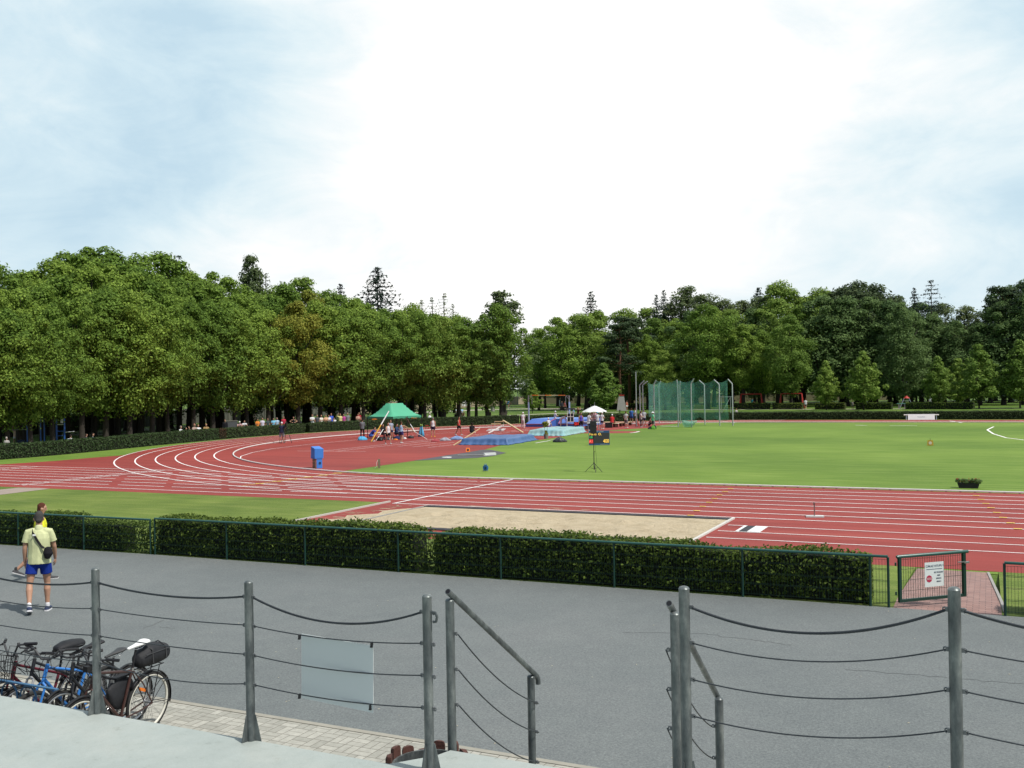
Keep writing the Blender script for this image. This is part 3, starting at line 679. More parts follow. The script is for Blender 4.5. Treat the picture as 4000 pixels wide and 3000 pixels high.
fence('long green tube fence in front of the near hedge', -18.48, -1.62, [-18.48, -16.25, -14.0, -11.55, -9.1, -6.65, -4.15, -1.92, -1.62], .885)
fence('green tube fence at the right edge beyond the gate', .2, 6.5, [.2, 2.6, 5.0, 6.5], .885)
# the open gate, hinged on the last post
H = Vector((-1.46, edge_y(-1.46)+.03, PZ)); gl = 1.42; best = None
d = ray(3772, 2330); r_ = d.x/d.y
for i in range(0, 1200):
    a = R(i*.075); x, y = H.x+gl*math.cos(a), H.y+gl*math.sin(a); er = abs(x/y-r_)
    if best is None or er < best[0]: best = (er, a)
GA = best[1]
gt = thing('gate', 'open green mesh gate with a notice on it, swung towards the track', 'gate', H, GA)
mb = MB(); mb.tube([(-.02, 0, .875), (0, 0, .885), (gl+.06, 0, .885)], .031, 12); mb.build('top_rail', MT['greenrail'], gt, True)
mb = MB(); mb.bar((.03, 0, .09), (.03, 0, .86), .05, .05, (0, 1, 0)); mb.build('stile', MT['green'], gt)
mb = MB(); mb.bar((gl-.03, 0, .09), (gl-.03, 0, .86), .055, .055, (0, 1, 0)); mb.build('stile', MT['green'], gt)
mb = MB(); mb.bar((.06, 0, .115), (gl-.06, 0, .115), .045, .05); mb.build('bottom_rail', MT['green'], gt)
wire_panel(gt, (.06, 0, 0), (gl-.06, 0, 0), .13, .86, .05, (.15, .34, .53, .70))
mb = MB(); mb.box((gl+.0, -.04, .70), (.1, .03, .03)); mb.box((gl-.12, -.045, .715), (.15, .015, .016)); mb.build('latch', MT['silver'], gt)
for z in (.25, .76):
    mb = MB(); mb.cyl((-.05, 0, z-.03), (-.05, 0, z+.03), .016, n=8); mb.build('hinge', MT['green'], gt)

def text_obj(txt, size, mat_, parent, loc, rot=(math.pi/2, 0, 0), align='CENTER', name='lettering', sx=1.0, ext=.0012):
    c = bpy.data.curves.new('t', 'FONT'); c.body = txt; c.size = size; c.align_x = align; c.align_y = 'CENTER'; c.extrude = ext; c.resolution_u = 2
    t = bpy.data.objects.new('t', c); col.objects.link(t); bpy.context.view_layer.update()
    me = bpy.data.meshes.new_from_object(t.evaluated_get(bpy.context.evaluated_depsgraph_get()))
    bpy.data.objects.remove(t); bpy.data.curves.remove(c)
    me.materials.clear(); me.materials.append(mat_)
    o = bpy.data.objects.new(name, me); link(o, parent); o.location = loc; o.rotation_euler = rot; o.scale = (sx, 1, 1)
    return o
INK = mat('sign_ink', (.03, .05, .10), .6); NRED = mat('sign_red', (.40, .03, .07), .6); PINK = mat('sign_pink', (.62, .42, .42), .6)
gu = Vector((math.cos(GA), math.sin(GA), 0)); gn = Vector((math.sin(GA), -math.cos(GA), 0))
so_ = H+gu*.53+gn*.03+Vector((0, 0, .32)); SW, SH = .40, .43
sg = thing('notice', 'white notice with a red stop mark hanging on the open gate', 'sign', so_, GA)
mb = MB(); mb.box((SW/2, 0, SH/2), (SW, .004, SH)); mb.build('plate', mat('sign_white', (.66, .72, .70), .4, .05, 5), sg)
text_obj('! Z\u00c1KAZ VSTUPU !', .052, INK, sg, (SW/2, -.004, SH*.84), sx=.92)
mb = MB(); mb.box((SW/2, -.0035, SH*.715), (SW*.84, .002, .008)); mb.build('rule', INK, sg)
for i, tx in enumerate(('BEZ PRONAJMU', 'NEN\u00cd', 'SPR\u00c1VCE', 'AREALU')): text_obj(tx, .034, INK, sg, (SW*.73, -.004, SH*(.575-.125*i)), sx=.8)
mb = MB(); mb.lathe((0, 0, 0), [(.001, .0), (.064, .0), (.064, .002), (.001, .002)], 8, False); o = mb.build('stop_mark', NRED, sg); o.rotation_euler = (R(90), 0, 0); o.location = (SW*.225, -.0025, SH*.33)
mb = MB(); mb.box((SW*.225, -.0055, SH*.335), (.1, .001, .034)); mb.build('bar', PINK, sg)
text_obj('STOP', .034, NRED, sg, (SW*.225, -.0065, SH*.333), sx=1.0)

# ------------------------------------------------------------------ hedges
def quads(rng, P, Nn, ln, wd):
    n = len(P)
    r = rng.normal(size=(n, 3)); t = r-(np.sum(r*Nn, 1, keepdims=True))*Nn; t /= np.linalg.norm(t, axis=1, keepdims=True)+1e-9
    b = np.cross(Nn, t); l = (ln*rng.uniform(.65, 1.3, n))[:, None]/2; w_ = (wd*rng.uniform(.65, 1.3, n))[:, None]/2
    return np.stack([P-t*l, P+b*w_-t*l*.15, P+t*l, P-b*w_-t*l*.15], 1).reshape(-1, 3)
def unit(a): return a/(np.linalg.norm(a, axis=1, keepdims=True)+1e-9)
def hedge(name, label, cat, pts, thick, h, leaf, dens, lm, seed, zb=0.0, hfun=None, wob=.06, group=None, dfun=None, back=True, cend=1.0):
    """pts: front line (x, y), thickness lies to the left of the direction of travel"""
    rng = np.random.default_rng(seed); pts = [Vector((p[0], p[1])) for p in pts]
    o0 = Vector((pts[0].x, pts[0].y, zb)); o = thing(name, label, cat, o0, 0, group)
    seg = [(pts[i+1]-pts[i]).length for i in range(len(pts)-1)]; cum = np.concatenate([[0], np.cumsum(seg)]); LL = cum[-1]
    X = np.array([p.x for p in pts]); Y = np.array([p.y for p in pts])
    def pos(s): return np.stack([np.interp(s, cum, X), np.interp(s, cum, Y)], 1)
    def nrm(s):
        d = pos(np.minimum(s+.05, LL))-pos(np.maximum(s-.05, 0)); d = unit(d); return np.stack([-d[:, 1], d[:, 0]], 1)
    ph = rng.uniform(0, 6, 6)
    def hh(s):
        v = h*(1+wob*(np.sin(s*.9+ph[0])*.5+np.sin(s*2.3+ph[1])*.35+np.sin(s*5.1+ph[2])*.25))
        return v*hfun(s/LL) if hfun else v
    nf = int(LL*h*dens); nt_ = int(LL*thick*dens); nb = int(nf*(.35 if back else 0)); ne = int(thick*h*dens)
    A = []
    s = rng.uniform(0, LL, nf); z = rng.uniform(0, 1, nf)**.85*hh(s); off_ = rng.normal(0, .05, nf)*(h < 3)+.035*np.sin(s*3+z*7+ph[3])*np.sin(s*7.3-z*5)+.02-(z < .12*h)*(-.08); A.append((s, off_, z, 0))
    s = rng.uniform(0, LL, nt_); t = rng.uniform(0, thick, nt_); A.append((s, t, hh(s)+rng.normal(0, .022, nt_)+np.abs(rng.normal(0, .02, nt_)), 1))
    if nb: s = rng.uniform(0, LL, nb); A.append((s, thick+rng.normal(0, .03, nb), rng.uniform(0, 1, nb)*hh(s), 2))
    for e_ in (0.0, LL): s = np.clip(e_+rng.normal(0, .05, ne), 0, LL); A.append((s, rng.uniform(0, thick, ne), rng.uniform(0, 1, ne)*hh(s), 3 if e_ == 0 else 4))
    Ps, Ns = [], []
    for s, t, z, k in A:
        if dfun is not None:
            keep = rng.uniform(0, 1, len(s)) < dfun(s/LL, z/h); s, t, z = s[keep], t[keep], z[keep]
        p, n2 = pos(s), nrm(s); t3 = np.stack([n2[:, 1], -n2[:, 0], np.zeros(len(s))], 1); n3 = np.concatenate([n2, np.zeros((len(s), 1))], 1)
        P3 = np.stack([p[:, 0]+n2[:, 0]*t-o0.x, p[:, 1]+n2[:, 1]*t-o0.y, z], 1)
        base = {0: -n3, 1: np.tile([0, 0, 1.], (len(s), 1)), 2: n3, 3: -t3, 4: t3}[k]
        Ps.append(P3); Ns.append(unit(base*.7+rng.normal(size=P3.shape)*.55+np.array([0, 0, .3])))
    P3 = np.concatenate(Ps); N3 = np.concatenate(Ns)
    me = np_mesh('foliage', quads(rng, P3, N3, leaf, leaf*.62), 4, lm); f = bpy.data.objects.new('foliage', me); link(f, o)
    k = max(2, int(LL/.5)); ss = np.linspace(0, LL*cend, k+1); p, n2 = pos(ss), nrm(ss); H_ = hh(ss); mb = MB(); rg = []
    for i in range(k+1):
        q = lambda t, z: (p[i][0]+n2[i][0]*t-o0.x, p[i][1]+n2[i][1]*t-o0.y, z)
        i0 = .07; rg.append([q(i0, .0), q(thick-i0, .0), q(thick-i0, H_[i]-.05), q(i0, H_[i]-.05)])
    mb.rings(rg); mb.build('dark_core', LF['core'], o)  # solid near-black block, the hedge's inner shade put into its colour
    return o
def fl(x0, x1, d=.10): return [(x, edge_y(x)+d) for x in np.linspace(x0, x1, 9)]
hedge('hedge', 'lower dark hedge behind the far left fence, thin at its right end', 'hedge', fl(-34, -18.62), .6, .80, .07, 1050, LF['hedge'], 1, PZ-.02, lambda u: np.where(u > .83, .86, 1.0), .07, dfun=lambda u, z: np.where((u > .90), np.where(z > .7, .6, .95), 1.0), cend=.93)
hedge('hedge', 'dense near hedge left of the see-through gap', 'hedge', fl(-18.5, -11.0), .7, .865, .075, 950, LF['hedge'], 2, PZ-.02, lambda u: np.interp(u, [0, .3, .45, .9, .96, 1], [1.0, 1.0, 1.07, 1.07, 1.0, .95]), .05, dfun=lambda u, z: np.where(u > .965, np.where(z > .6, .4, .9), 1.0), cend=.965)
hedge('hedge', 'dense near hedge right of the see-through gap up to the gate', 'hedge', fl(-10.72, -1.95), .7, .855, .075, 950, LF['hedge'], 3, PZ-.02, lambda u: np.interp(u, [0, .03, .10, .60, .68, .76, .82, .90, .95, 1], [.92, 1.0, 1.05, 1.05, .93, .93, 1.0, 1.0, .92, .92]), .05, dfun=lambda u, z: np.where((u > .74), np.where(z > .55, .75, .95), 1.0))
hedge('hedge', 'hedge behind the fence at the right edge', 'hedge', fl(.55, 7, .12), .7, .78, .055, 1000, LF['hedge'], 4, PZ-.02)
CR = 42.35
def carc(a0, a1, n=24, r=CR): return [(XC+r*math.cos(R(a0+(a1-a0)*i/n)), YC+r*math.sin(R(a0+(a1-a0)*i/n))) for i in range(n+1)]
bl = [(-60.0, 30), (-60.0, 38), (-59.7, 45), (-59.6, 49), (-60.4, 54), (-61.4, 59.5), (-62.3, 65)]
gB = None
def bend(label, pts, h, seed, lm=None, th=.85): hedge('clipped_hedge', label, 'hedge', pts[::1], th, h, .13, 190, lm or LF['hedgef'], seed, 0, None, .03, back=False)
full = bl+[p for p in carc(188.5, 92, 60) if p[1] > 66]+[(-15, 117.45), (0, 117.6), (30, 117.8)]
def cutline(a, b):
    P = [Vector(p) for p in full]; cum = [0]
    for i in range(len(P)-1): cum.append(cum[-1]+(P[i+1]-P[i]).length)
    out = []
    for s in np.linspace(a, b, max(3, int((b-a)/2))): out.append((float(np.interp(s, cum, [p.x for p in P])), float(np.interp(s, cum, [p.y for p in P]))))
    return out
def s_of(px):                                      # arc length where the view ray of a pixel column meets the hedge line
    d = ray(px, 1700); P = [Vector(p) for p in full]; cum = 0
    for a, b in zip(P, P[1:]):
        fa, fb = a.x*d.y-a.y*d.x, b.x*d.y-b.y*d.x
        if fa*fb <= 0 and a.y > 0: return cum+(b-a).length*abs(fa)/(abs(fa)+abs(fb)+1e-9)
        cum += (b-a).length
    return cum
s1, s2, s3 = s_of(858), s_of(884), s_of(1203)
for nm, a, b, h, sd_ in (('long clipped hedge round the left of the bend', 0, s1, .98, 11), ('clipped hedge behind the bend between its two brown gaps', s2, s3-.3, .92, 13), ('clipped hedge behind the far side of the bend', s3+.3, s_of(2030), .95, 14), ('clipped hedge along the far straight behind the cage', s_of(2040), s_of(4000)+12, .88, 15)):
    bend(nm, cutline(a, b)[::1], h, sd_)
bend('short withered brown piece of the bend hedge', cutline(s1, s2), .9, 12, leafmat('leaf_withered', (.05, .03, .018), (.10, .062, .035), .1, .05))
# ------------------------------------------------------------------ trees
def limb(mb, a, b, r0, r1, bend_, rng, n=6, k=5):
    a, b = Vector(a), Vector(b); P = []; o = Vector(rng.normal(size=3))*bend_
    for i in range(k+1):
        t = i/k; P.append(a.lerp(b, t)+o*math.sin(math.pi*t)+Vector((0, 0, -.3*bend_*math.sin(math.pi*t))))
    mb.tube(P, [r0+(r1-r0)*i/k for i in range(k+1)], n)
def clump_leaves(rng, C, RAD, per, leaf, up=.5, shell=.45, droop=0.0):
    m = len(C); idx = np.repeat(np.arange(m), per); n = len(idx)
    d = unit(rng.normal(size=(n, 3))); rr = rng.uniform(shell**3, 1, n)**(1/3)
    d[:, 2] = np.where((d[:, 2] < -.12) & (rng.uniform(size=n) < .6), -d[:, 2], d[:, 2])
    P = C[idx]+d*RAD[idx]*(rr*rng.uniform(.78, 1.12, n))[:, None]
    Nn = unit(d*1.0+rng.normal(size=(n, 3))*.42+np.array([0, 0, up*.75]))
    return quads(rng, P, Nn, leaf, leaf*.68)
def broadleaf(seed, H=14.0, base=.26, rad=.30, lm=None, ncl=64, per=150, leaf=.36, wide=.36, csz=.105, barkm=None, trunk=.30, inner=16, sharp=.55):
    rng = np.random.default_rng(seed); C, Rr = [], []
    zb = base*H; hc = H-zb
    def prof(u): return rad*H*((u/wide)**.55 if u < wide else max(.06, (1-((u-wide)/(1-wide))**1.9))**sharp)
    ga = 2.39996; ph = rng.uniform(0, 6)
    for i in range(ncl):
        u = ((i+.5)/ncl); u = min(.985, max(.015, u+rng.normal(0, .03))); a = ph+i*ga+rng.normal(0, .22)
        lob = 1+.16*math.sin(2*a+seed)+.13*math.sin(3*a+u*5+seed*2)+.08*math.sin(7*a+u*9+seed)
        r = prof(u)*lob*rng.uniform(.66, 1.12); c = csz*H*rng.uniform(.55, 1.3)*(.75+.35*math.sin(math.pi*min(1, u+.15)))
        rr = max(0, r-c*.6); C.append((rr*math.cos(a), rr*math.sin(a), zb+u*hc-c*.35)); Rr.append((c, c, c*.80))
    for i in range(inner):
        u = rng.uniform(.15, .8); a = rng.uniform(0, 6.3); r = prof(u)*rng.uniform(.05, .5); c = csz*H*1.25
        C.append((r*math.cos(a), r*math.sin(a), zb+u*hc)); Rr.append((c, c, c*.8))
    C, Rr = np.array(C), np.array(Rr)
    cm = np_mesh('crown', clump_leaves(rng, C, Rr, per, leaf), 4, lm)
    mb = MB(); r0 = trunk*H/14
    P = [(0, 0, -.1), (0, 0, .25), (.02*H*rng.normal()*.3, .01*H*rng.normal()*.3, zb*.7), (rng.normal()*.15, rng.normal()*.15, zb+.15*hc), (rng.normal()*.25, rng.normal()*.25, zb+.55*hc)]
    mb.tube(P, [r0*1.35, r0*1.02, r0*.85, r0*.6, r0*.15], 9)
    order = rng.permutation(ncl)[:11]
    for j in order:
        c = C[j]; z0 = min(max(zb*.85, c[2]-rng.uniform(.12, .3)*H), zb+.45*hc); limb(mb, (P[2][0], P[2][1], z0), c, r0*.33, .03, .35, rng)
    tm = mb.build('trunk', barkm or MT['bark'], None, 'all'); me = tm.data; bpy.data.objects.remove(tm)
    return me, cm, H
def spruce(seed, H=22.0, R_=4.2, lm=None, lv=34, nb=8, base=.12, per=26, leaf=.5, sparse=1.0, up=.25):
    rng = np.random.default_rng(seed); Ps, Ns = [], []; mb = MB()
    mb.tube([(0, 0, -.1), (0, 0, H*.5), (.1, 0, H*.98)], [.3, .17, .02], 8)
    for i in range(lv):
        u = (i+.3)/lv; z = H*(base+(1-base)*u); Ln = R_*((1-u)**.8)*rng.uniform(.75, 1.1)+.12
        for j in range(nb):
            if rng.uniform() > sparse: continue
            a = 2*math.pi*j/nb+rng.uniform(-.35, .35)+i*.7; l = Ln*rng.uniform(.65, 1.12); k = max(4, int(per*l/R_)+2)
            t = rng.uniform(.1, 1, k); zz = z+up*l*t-.55*l*t*t*(1-.6*u); x = math.cos(a)*l*t; y = math.sin(a)*l*t
            P = np.stack([x, y, zz], 1)+rng.normal(0, .09, (k, 3)); P[:, 2] -= np.abs(rng.normal(0, .16, k))
            Ps.append(P); Ns.append(unit(np.array([math.cos(a)*.25, math.sin(a)*.25, .75])+rng.normal(size=(k, 3))*.5))
            mb.tube([(0, 0, z), (math.cos(a)*l*.5, math.sin(a)*l*.5, z+up*l*.5-.14*l), (math.cos(a)*l*.95, math.sin(a)*l*.95, z+up*l-.5*l*(1-.6*u))], [.035, .02, .008], 3, caps=False)
    P, Nn = np.concatenate(Ps), np.concatenate(Ns)
    cm = np_mesh('crown', quads(rng, P, Nn, leaf, leaf*.42), 4, lm)
    tm = mb.build('trunk', MT['bark'], None, 'all'); me = tm.data; bpy.data.objects.remove(tm)
    return me, cm, H
def pine(seed, H=17.0, lm=None):
    rng = np.random.default_rng(seed); C, Rr = [], []; mb = MB(); P = [(0, 0, -.1), (.1, 0, H*.4), (-.25, .1, H*.75), (.1, 0, H*.97)]; mb.tube(P, [.3, .24, .15, .04], 8)
    for i in range(34):
        z = H*rng.uniform(.34, .98); r = 4.2*(1-((z/H-.6)/.45)**2)*rng.uniform(.35, 1) if z/H > .3 else 1; a = i*2.4; r = max(.5, r)
        C.append((r*math.cos(a), r*math.sin(a), z)); Rr.append((1.5, 1.5, .55)); limb(mb, (0, 0, z-.5), C[-1], .07, .02, .2, rng, 5, 4)
    cm = np_mesh('crown', clump_leaves(rng, np.array(C), np.array(Rr), 120, .42, .7), 4, lm)
    tm = mb.build('trunk', MT['pinebark'], None, 'all'); me = tm.data; bpy.data.objects.remove(tm)
    return me, cm, H

PB = [broadleaf(20+i, 14, .25+.02*(i % 3), (.29, .33, .27, .31, .34)[i], LF['linden'], 50, 270, .27, csz=.094, inner=12) for i in range(5)]
PL = [broadleaf(40+i, 14, .20, (.27, .31)[i], LF['light'], 48, 250, .28, csz=.094, inner=12) for i in range(2)]
PO = broadleaf(50, 14, .24, .29, LF['olive'], 50, 270, .26, csz=.094, inner=12)
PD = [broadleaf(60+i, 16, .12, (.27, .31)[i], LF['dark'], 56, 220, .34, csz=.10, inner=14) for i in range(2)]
PP = [broadleaf(70+i, 18, .18, .20, LF['pale'], 66, 150, .33, csz=.09, sharp=.4, inner=8) for i in range(2)]
PT = broadleaf(80, 20, .15, .15, LF['pale'], 70, 130, .40, csz=.07, sharp=.45)
PY = [broadleaf(90+i, 7, .17, (.31, .35)[i], LF['light'], 84, 80, .25, wide=.16, csz=.078, trunk=.15, sharp=1.0) for i in range(2)]
PW = broadleaf(95, 14, .3, .33, leafmat('leaf_robinia', (.04, .065, .03), (.095, .13, .055)), 60, 130, .34, csz=.12)
PS = [spruce(1, 22, 10.5, LF['blue'], per=44, nb=9, lv=36), spruce(2, 22, 7.0, LF['blue'], nb=8, per=34)]
PX = spruce(3, 18, 4.0, LF['pale'], lv=30, nb=6, base=.3, per=12, leaf=.34, sparse=.62, up=.1)
PX2 = spruce(5, 22, 9.0, LF['blue'], lv=26, nb=7, per=38, leaf=.45, sparse=.8)
PN = pine(4, 17, LF['pine'])
SKY = [(-200, 1040), (0, 1030), (100, 1050), (200, 1005), (300, 960), (350, 945), (420, 945), (520, 960), (600, 975), (680, 1010), (760, 1035), (850, 1045), (930, 1090), (1000, 1110), (1100, 1080), (1200, 1080), (1300, 1130), (1400, 1150), (1500, 1175), (1600, 1190), (1700, 1200), (1800, 1215), (1860, 1225), (1920, 1150), (1980, 1145), (2020, 1215), (2045, 1300), (2090, 1270), (2160, 1240), (2250, 1205), (2330, 1210), (2400, 1215), (2500, 1200), (2600, 1170), (2680, 1120), (2760, 1118), (2850, 1145), (2950, 1140), (3040, 1095), (3150, 1135), (3220, 1095), (3330, 1105), (3450, 1110), (3550, 1140), (3650, 1180), (3800, 1190), (3880, 1195), (3930, 1120), (4000, 1095), (4300, 1100)]
def skyl(px): return float(np.interp(px, [a for a, b in SKY], [b for a, b in SKY]))
def off_line(off):
    P = [Vector(p) for p in full]; out = []
    for i, p in enumerate(P):
        t = (P[min(i+1, len(P)-1)]-P[max(i-1, 0)]).normalized(); out.append(p+Vector((-t.y, t.x))*off)
    return out
def hit(px, off):
    d = ray(px, 1600)
    for a, b in zip(off_line(off), off_line(off)[1:]):
        fa, fb = a.x*d.y-a.y*d.x, b.x*d.y-b.y*d.x
        if fa*fb <= 0 and (fa != 0 or fb != 0): t = abs(fa)/(abs(fa)+abs(fb)); return a.lerp(b, t)
    return None
WORDS = ('leftmost second third fourth fifth sixth seventh eighth ninth tenth eleventh twelfth thirteenth fourteenth fifteenth sixteenth seventeenth eighteenth nineteenth twentieth '
         'twenty-first twenty-second twenty-third twenty-fourth twenty-fifth twenty-sixth twenty-seventh twenty-eighth twenty-ninth thirtieth').split()
def ordn(i, tail=' from the left'): return WORDS[i]+('' if i == 0 else tail)
def tree(proto, x, y, Ht, label, group, wf=1.0, name='broadleaf_tree', rz=None, z=0):
    tm, cm, H = proto; o = thing(name, label, 'tree', (x, y, z), rnd.uniform(0, 6.28) if rz is None else rz, group); k = Ht/H; o.scale = (k*wf, k*wf, k)
    a = bpy.data.objects.new('trunk', tm); link(a, o); b = bpy.data.objects.new('crown', cm); link(b, o)
    return o
def row(pxs, off, tops, protos, lab, group, wf=1.0, jit=.8, line=None):
    for i, px in enumerate(pxs):
        if line is None: p = hit(px, off+rnd.uniform(-jit, jit))
        else: d = ray(px, 1600); Y = line+rnd.uniform(-jit, jit); p = Vector((d.x/d.y*Y, Y))
        if p is None: print('no hit', px); continue
        h = ztop(px, tops(px)+rnd.uniform(-8, 34), p.x, p.y)
        pr = protos(i, px); tree(pr, p.x, p.y, h, lab(i), group, wf*rnd.uniform(.92, 1.1))
r1 = [-55, 30, 120, 205, 318, 411, 505, 593, 655, 755, 830, 915, 965, 1048, 1165, 1250, 1330, 1418, 1500, 1585, 1660, 1736, 1795, 1860, 1905, 1957]
def t1(px): return skyl(px)+float(np.interp(px, [0, 500, 900, 1300, 1600, 1960], [170, 190, 120, 60, 30, 40]))
row(r1, 3.2, t1, lambda i, px: PO if 1100 < px < 1190 else (PL[i % 2] if px > 1650 and i % 3 == 0 else PB[(i*3) % 5]), lambda i: (ordn(i)+' broadleaf tree in the front row behind the bend hedge'), 'front row of broadleaf trees behind the bend hedge', .90)
r2 = [-20, 75, 165, 262, 365, 460, 550, 620, 700, 790, 870, 960, 1060, 1120, 1210, 1295, 1380, 1465, 1560, 1640, 1720, 1830]
row(r2, 9.5, lambda px: skyl(px)+float(np.interp(px, [0, 500, 900, 1300, 1960], [70, 95, 60, 25, 15])), lambda i, px: PO if 1190 < px < 1215 else PB[(i*2+1) % 5], lambda i: ordn(i)+' broadleaf tree in the second row behind the bend hedge', 'second row of broadleaf trees behind the bend hedge', .92)
r3 = [-10, 100, 220, 330, 430, 530, 640, 740, 850, 950, 1090, 1190, 1290, 1400, 1500, 1610, 1700, 1790]
row(r3, 17, lambda px: skyl(px)+6, lambda i, px: PL[i % 2] if 1050 < px < 1230 else PB[(i*2) % 5], lambda i: 'tall broadleaf tree whose top forms the skyline, '+ordn(i)+' above the bend', 'tall trees forming the left skyline', .98)
r4 = [40, 190, 340, 500, 660, 820, 980, 1140, 1300, 1460, 1600, 1730]
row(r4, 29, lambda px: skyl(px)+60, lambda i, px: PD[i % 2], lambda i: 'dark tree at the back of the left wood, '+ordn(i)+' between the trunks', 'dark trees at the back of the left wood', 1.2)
# right side
def Yx(px, Y): d = ray(px, 1600); return d.x/d.y*Y
g1 = 'trees of the wood behind the far straight'
for i, (px, Y, top, pr, wf, nm) in enumerate([
    (2105, 168, 1330, PB[0], 1.0, 'rounded broadleaf tree beside the gap in the skyline'), (2195, 166, 1262, PB[1], 1.1, 'broad sunlit tree left of the pale umbrella'), (2290, 170, 1225, PL[0], 1.1, 'yellow-green tree behind the pole vault crossbar'),
    (2360, 146, 1420, PY[0], 1.35, 'small bushy yellow-green tree right behind the white umbrella'), (2600, 167, 1370, PL[1], 1.1, 'low leafy tree behind the throwing cage left half'), (2530, 172, 1310, PB[3], .9, 'leafy tree left of the great round tree behind the cage'),
    (2765, 170, 1192, PB[4], 1.12, 'great round-headed tree behind the throwing cage'), (2905, 170, 1270, PB[2], 1.0, 'leafy tree right of the great round tree'), (2985, 173, 1290, PB[0], .9, 'middle-sized tree behind the right cage posts'),
    (3090, 168, 1235, PL[1], 1.0, 'tall egg-shaped sunlit tree above the red swing posts'), (2080, 150, 1490, PY[1], 1.0, 'small tree beside the beige wall'), (3530, 176, 1185, PD[1], .8, 'dark leafy tree just left of the two dark spruces')]):
    x = Yx(px, Y); tree(pr, x, Y, ztop(px, top, x, Y), nm, None, wf)
row([2130, 2215, 2300, 2420, 2470, 2560, 2640, 2700, 2790, 2860, 2950, 3040, 3130, 3220, 3310, 3400, 3480, 3560, 3650, 3740, 3830, 3920, 4010], 0, lambda px: skyl(px)+(70 if px < 3250 else 45), lambda i, px: PN if i in (3,) else (PD[i % 2] if px > 3260 or i % 3 == 1 else (PL[i % 2] if i % 2 else PB[i % 5])), lambda i: ordn(i)+' tree of the middle row in the wood behind the far straight', g1, 1.05, 2, line=186)
row([2110, 2180, 2260, 2340, 2450, 2540, 2630, 2690, 2760, 2840, 2900, 2970, 3050, 3140, 3215, 3290, 3350, 3420, 3500, 3600, 3690, 3780, 3870, 3950, 4030], 0, lambda px: skyl(px)+4, lambda i, px: PP[i % 2] if 2600 < px < 3000 or 3600 < px < 3900 else (PW if 3280 < px < 3460 else (PL[i % 2] if px < 3250 else PD[i % 2])), lambda i: 'tree forming the skyline behind the far straight, '+ordn(i), 'trees forming the right skyline', 1.1, 2, line=204)
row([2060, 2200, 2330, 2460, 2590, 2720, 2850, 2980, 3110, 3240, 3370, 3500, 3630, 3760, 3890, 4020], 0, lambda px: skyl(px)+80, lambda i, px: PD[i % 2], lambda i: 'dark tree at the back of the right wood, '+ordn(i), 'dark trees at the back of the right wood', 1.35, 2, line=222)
for i, (px, Y, top, wf, nm) in enumerate([(3228, 158.5, 1410, .95, 'small young tree left of the pyramid-shaped one'), (3373, 158.5, 1372, 1.0, 'pyramid-shaped young tree on the lawn behind the far hedge'), (3665, 162, 1393, 1.05, 'young tree behind the white banner'), (3825, 163, 1345, 1.15, 'broad young tree near the right edge with wide low crown'), (3985, 163, 1330, 1.1, 'young tree cut by the right edge of the frame'), (3745, 172, 1400, 1.1, 'young tree half hidden between two broader young trees')]):
    x = Yx(px, Y); tree(PY[i % 2], x, Y, ztop(px, top, x, Y), nm, None, wf, 'young_tree')
for i, (px, Y, top, pr, wf, nm) in enumerate([
    (1482, 128, 1038, PS[0], 1.15, 'tall dark spruce standing clear above the left trees'), (1338, 124, 1103, PS[1], .8, 'dark conifer tip left of the tall spruce'), (706, 112, 985, PX2, .8, 'thin-topped conifer above the left skyline'), (988, 116, 1000, PT, .8, 'slim feathery tree rising above the left wood'), (1048, 118, 1058, PX, 1, 'thin bare larch next to the slim feathery tree'),
    (1655, 150, 1165, PX, 1.3, 'sparse larch left of the pair above the bend trees'), (1695, 150, 1155, PX, 1.1, 'second sparse larch above the bend trees'), (1742, 150, 1138, PX, 1.1, 'tallest sparse larch above the bend trees'), (1775, 152, 1180, PX, 1.0, 'rightmost small larch above the bend trees'), (1965, 128, 1140, PT, 1.45, 'tall column-like broadleaf tree at the right end of the bend wood'),
    (2315, 206, 1133, PS[1], 1.0, 'spruce tip above the wood behind the umbrella'), (2572, 200, 1145, PS[1], .75, 'dark narrow spruce left of its taller twin'), (2600, 203, 1128, PS[1], .7, 'dark narrow spruce right of its shorter twin'), (2970, 214, 1118, PS[0], .9, 'small spruce tip above the wood behind the cage'),
    (3580, 196, 1118, PS[1], .75, 'short dark spruce beside the tallest right spruce'), (3645, 190, 1085, PX2, 1.0, 'tallest spruce on the right with drooping open branches'), (3925, 188, 1110, PN, .9, 'ragged pine near the right edge'), (3995, 184, 1090, PX2, .9, 'dark conifer cut by the right edge'),
    (2425, 166, 1255, PN, 1.0, 'dark pine with reddish trunk right of the umbrella'), (2460, 172, 1230, PN, 1.1, 'taller dark pine behind the reddish-trunked pine')]):
    x = Yx(px, Y); tree(pr, x, Y, ztop(px, top, x, Y), nm, None, wf, 'pine_tree' if pr is PN else 'conifer_tree' if pr in (PS[0], PS[1], PX, PX2) else 'broadleaf_tree')
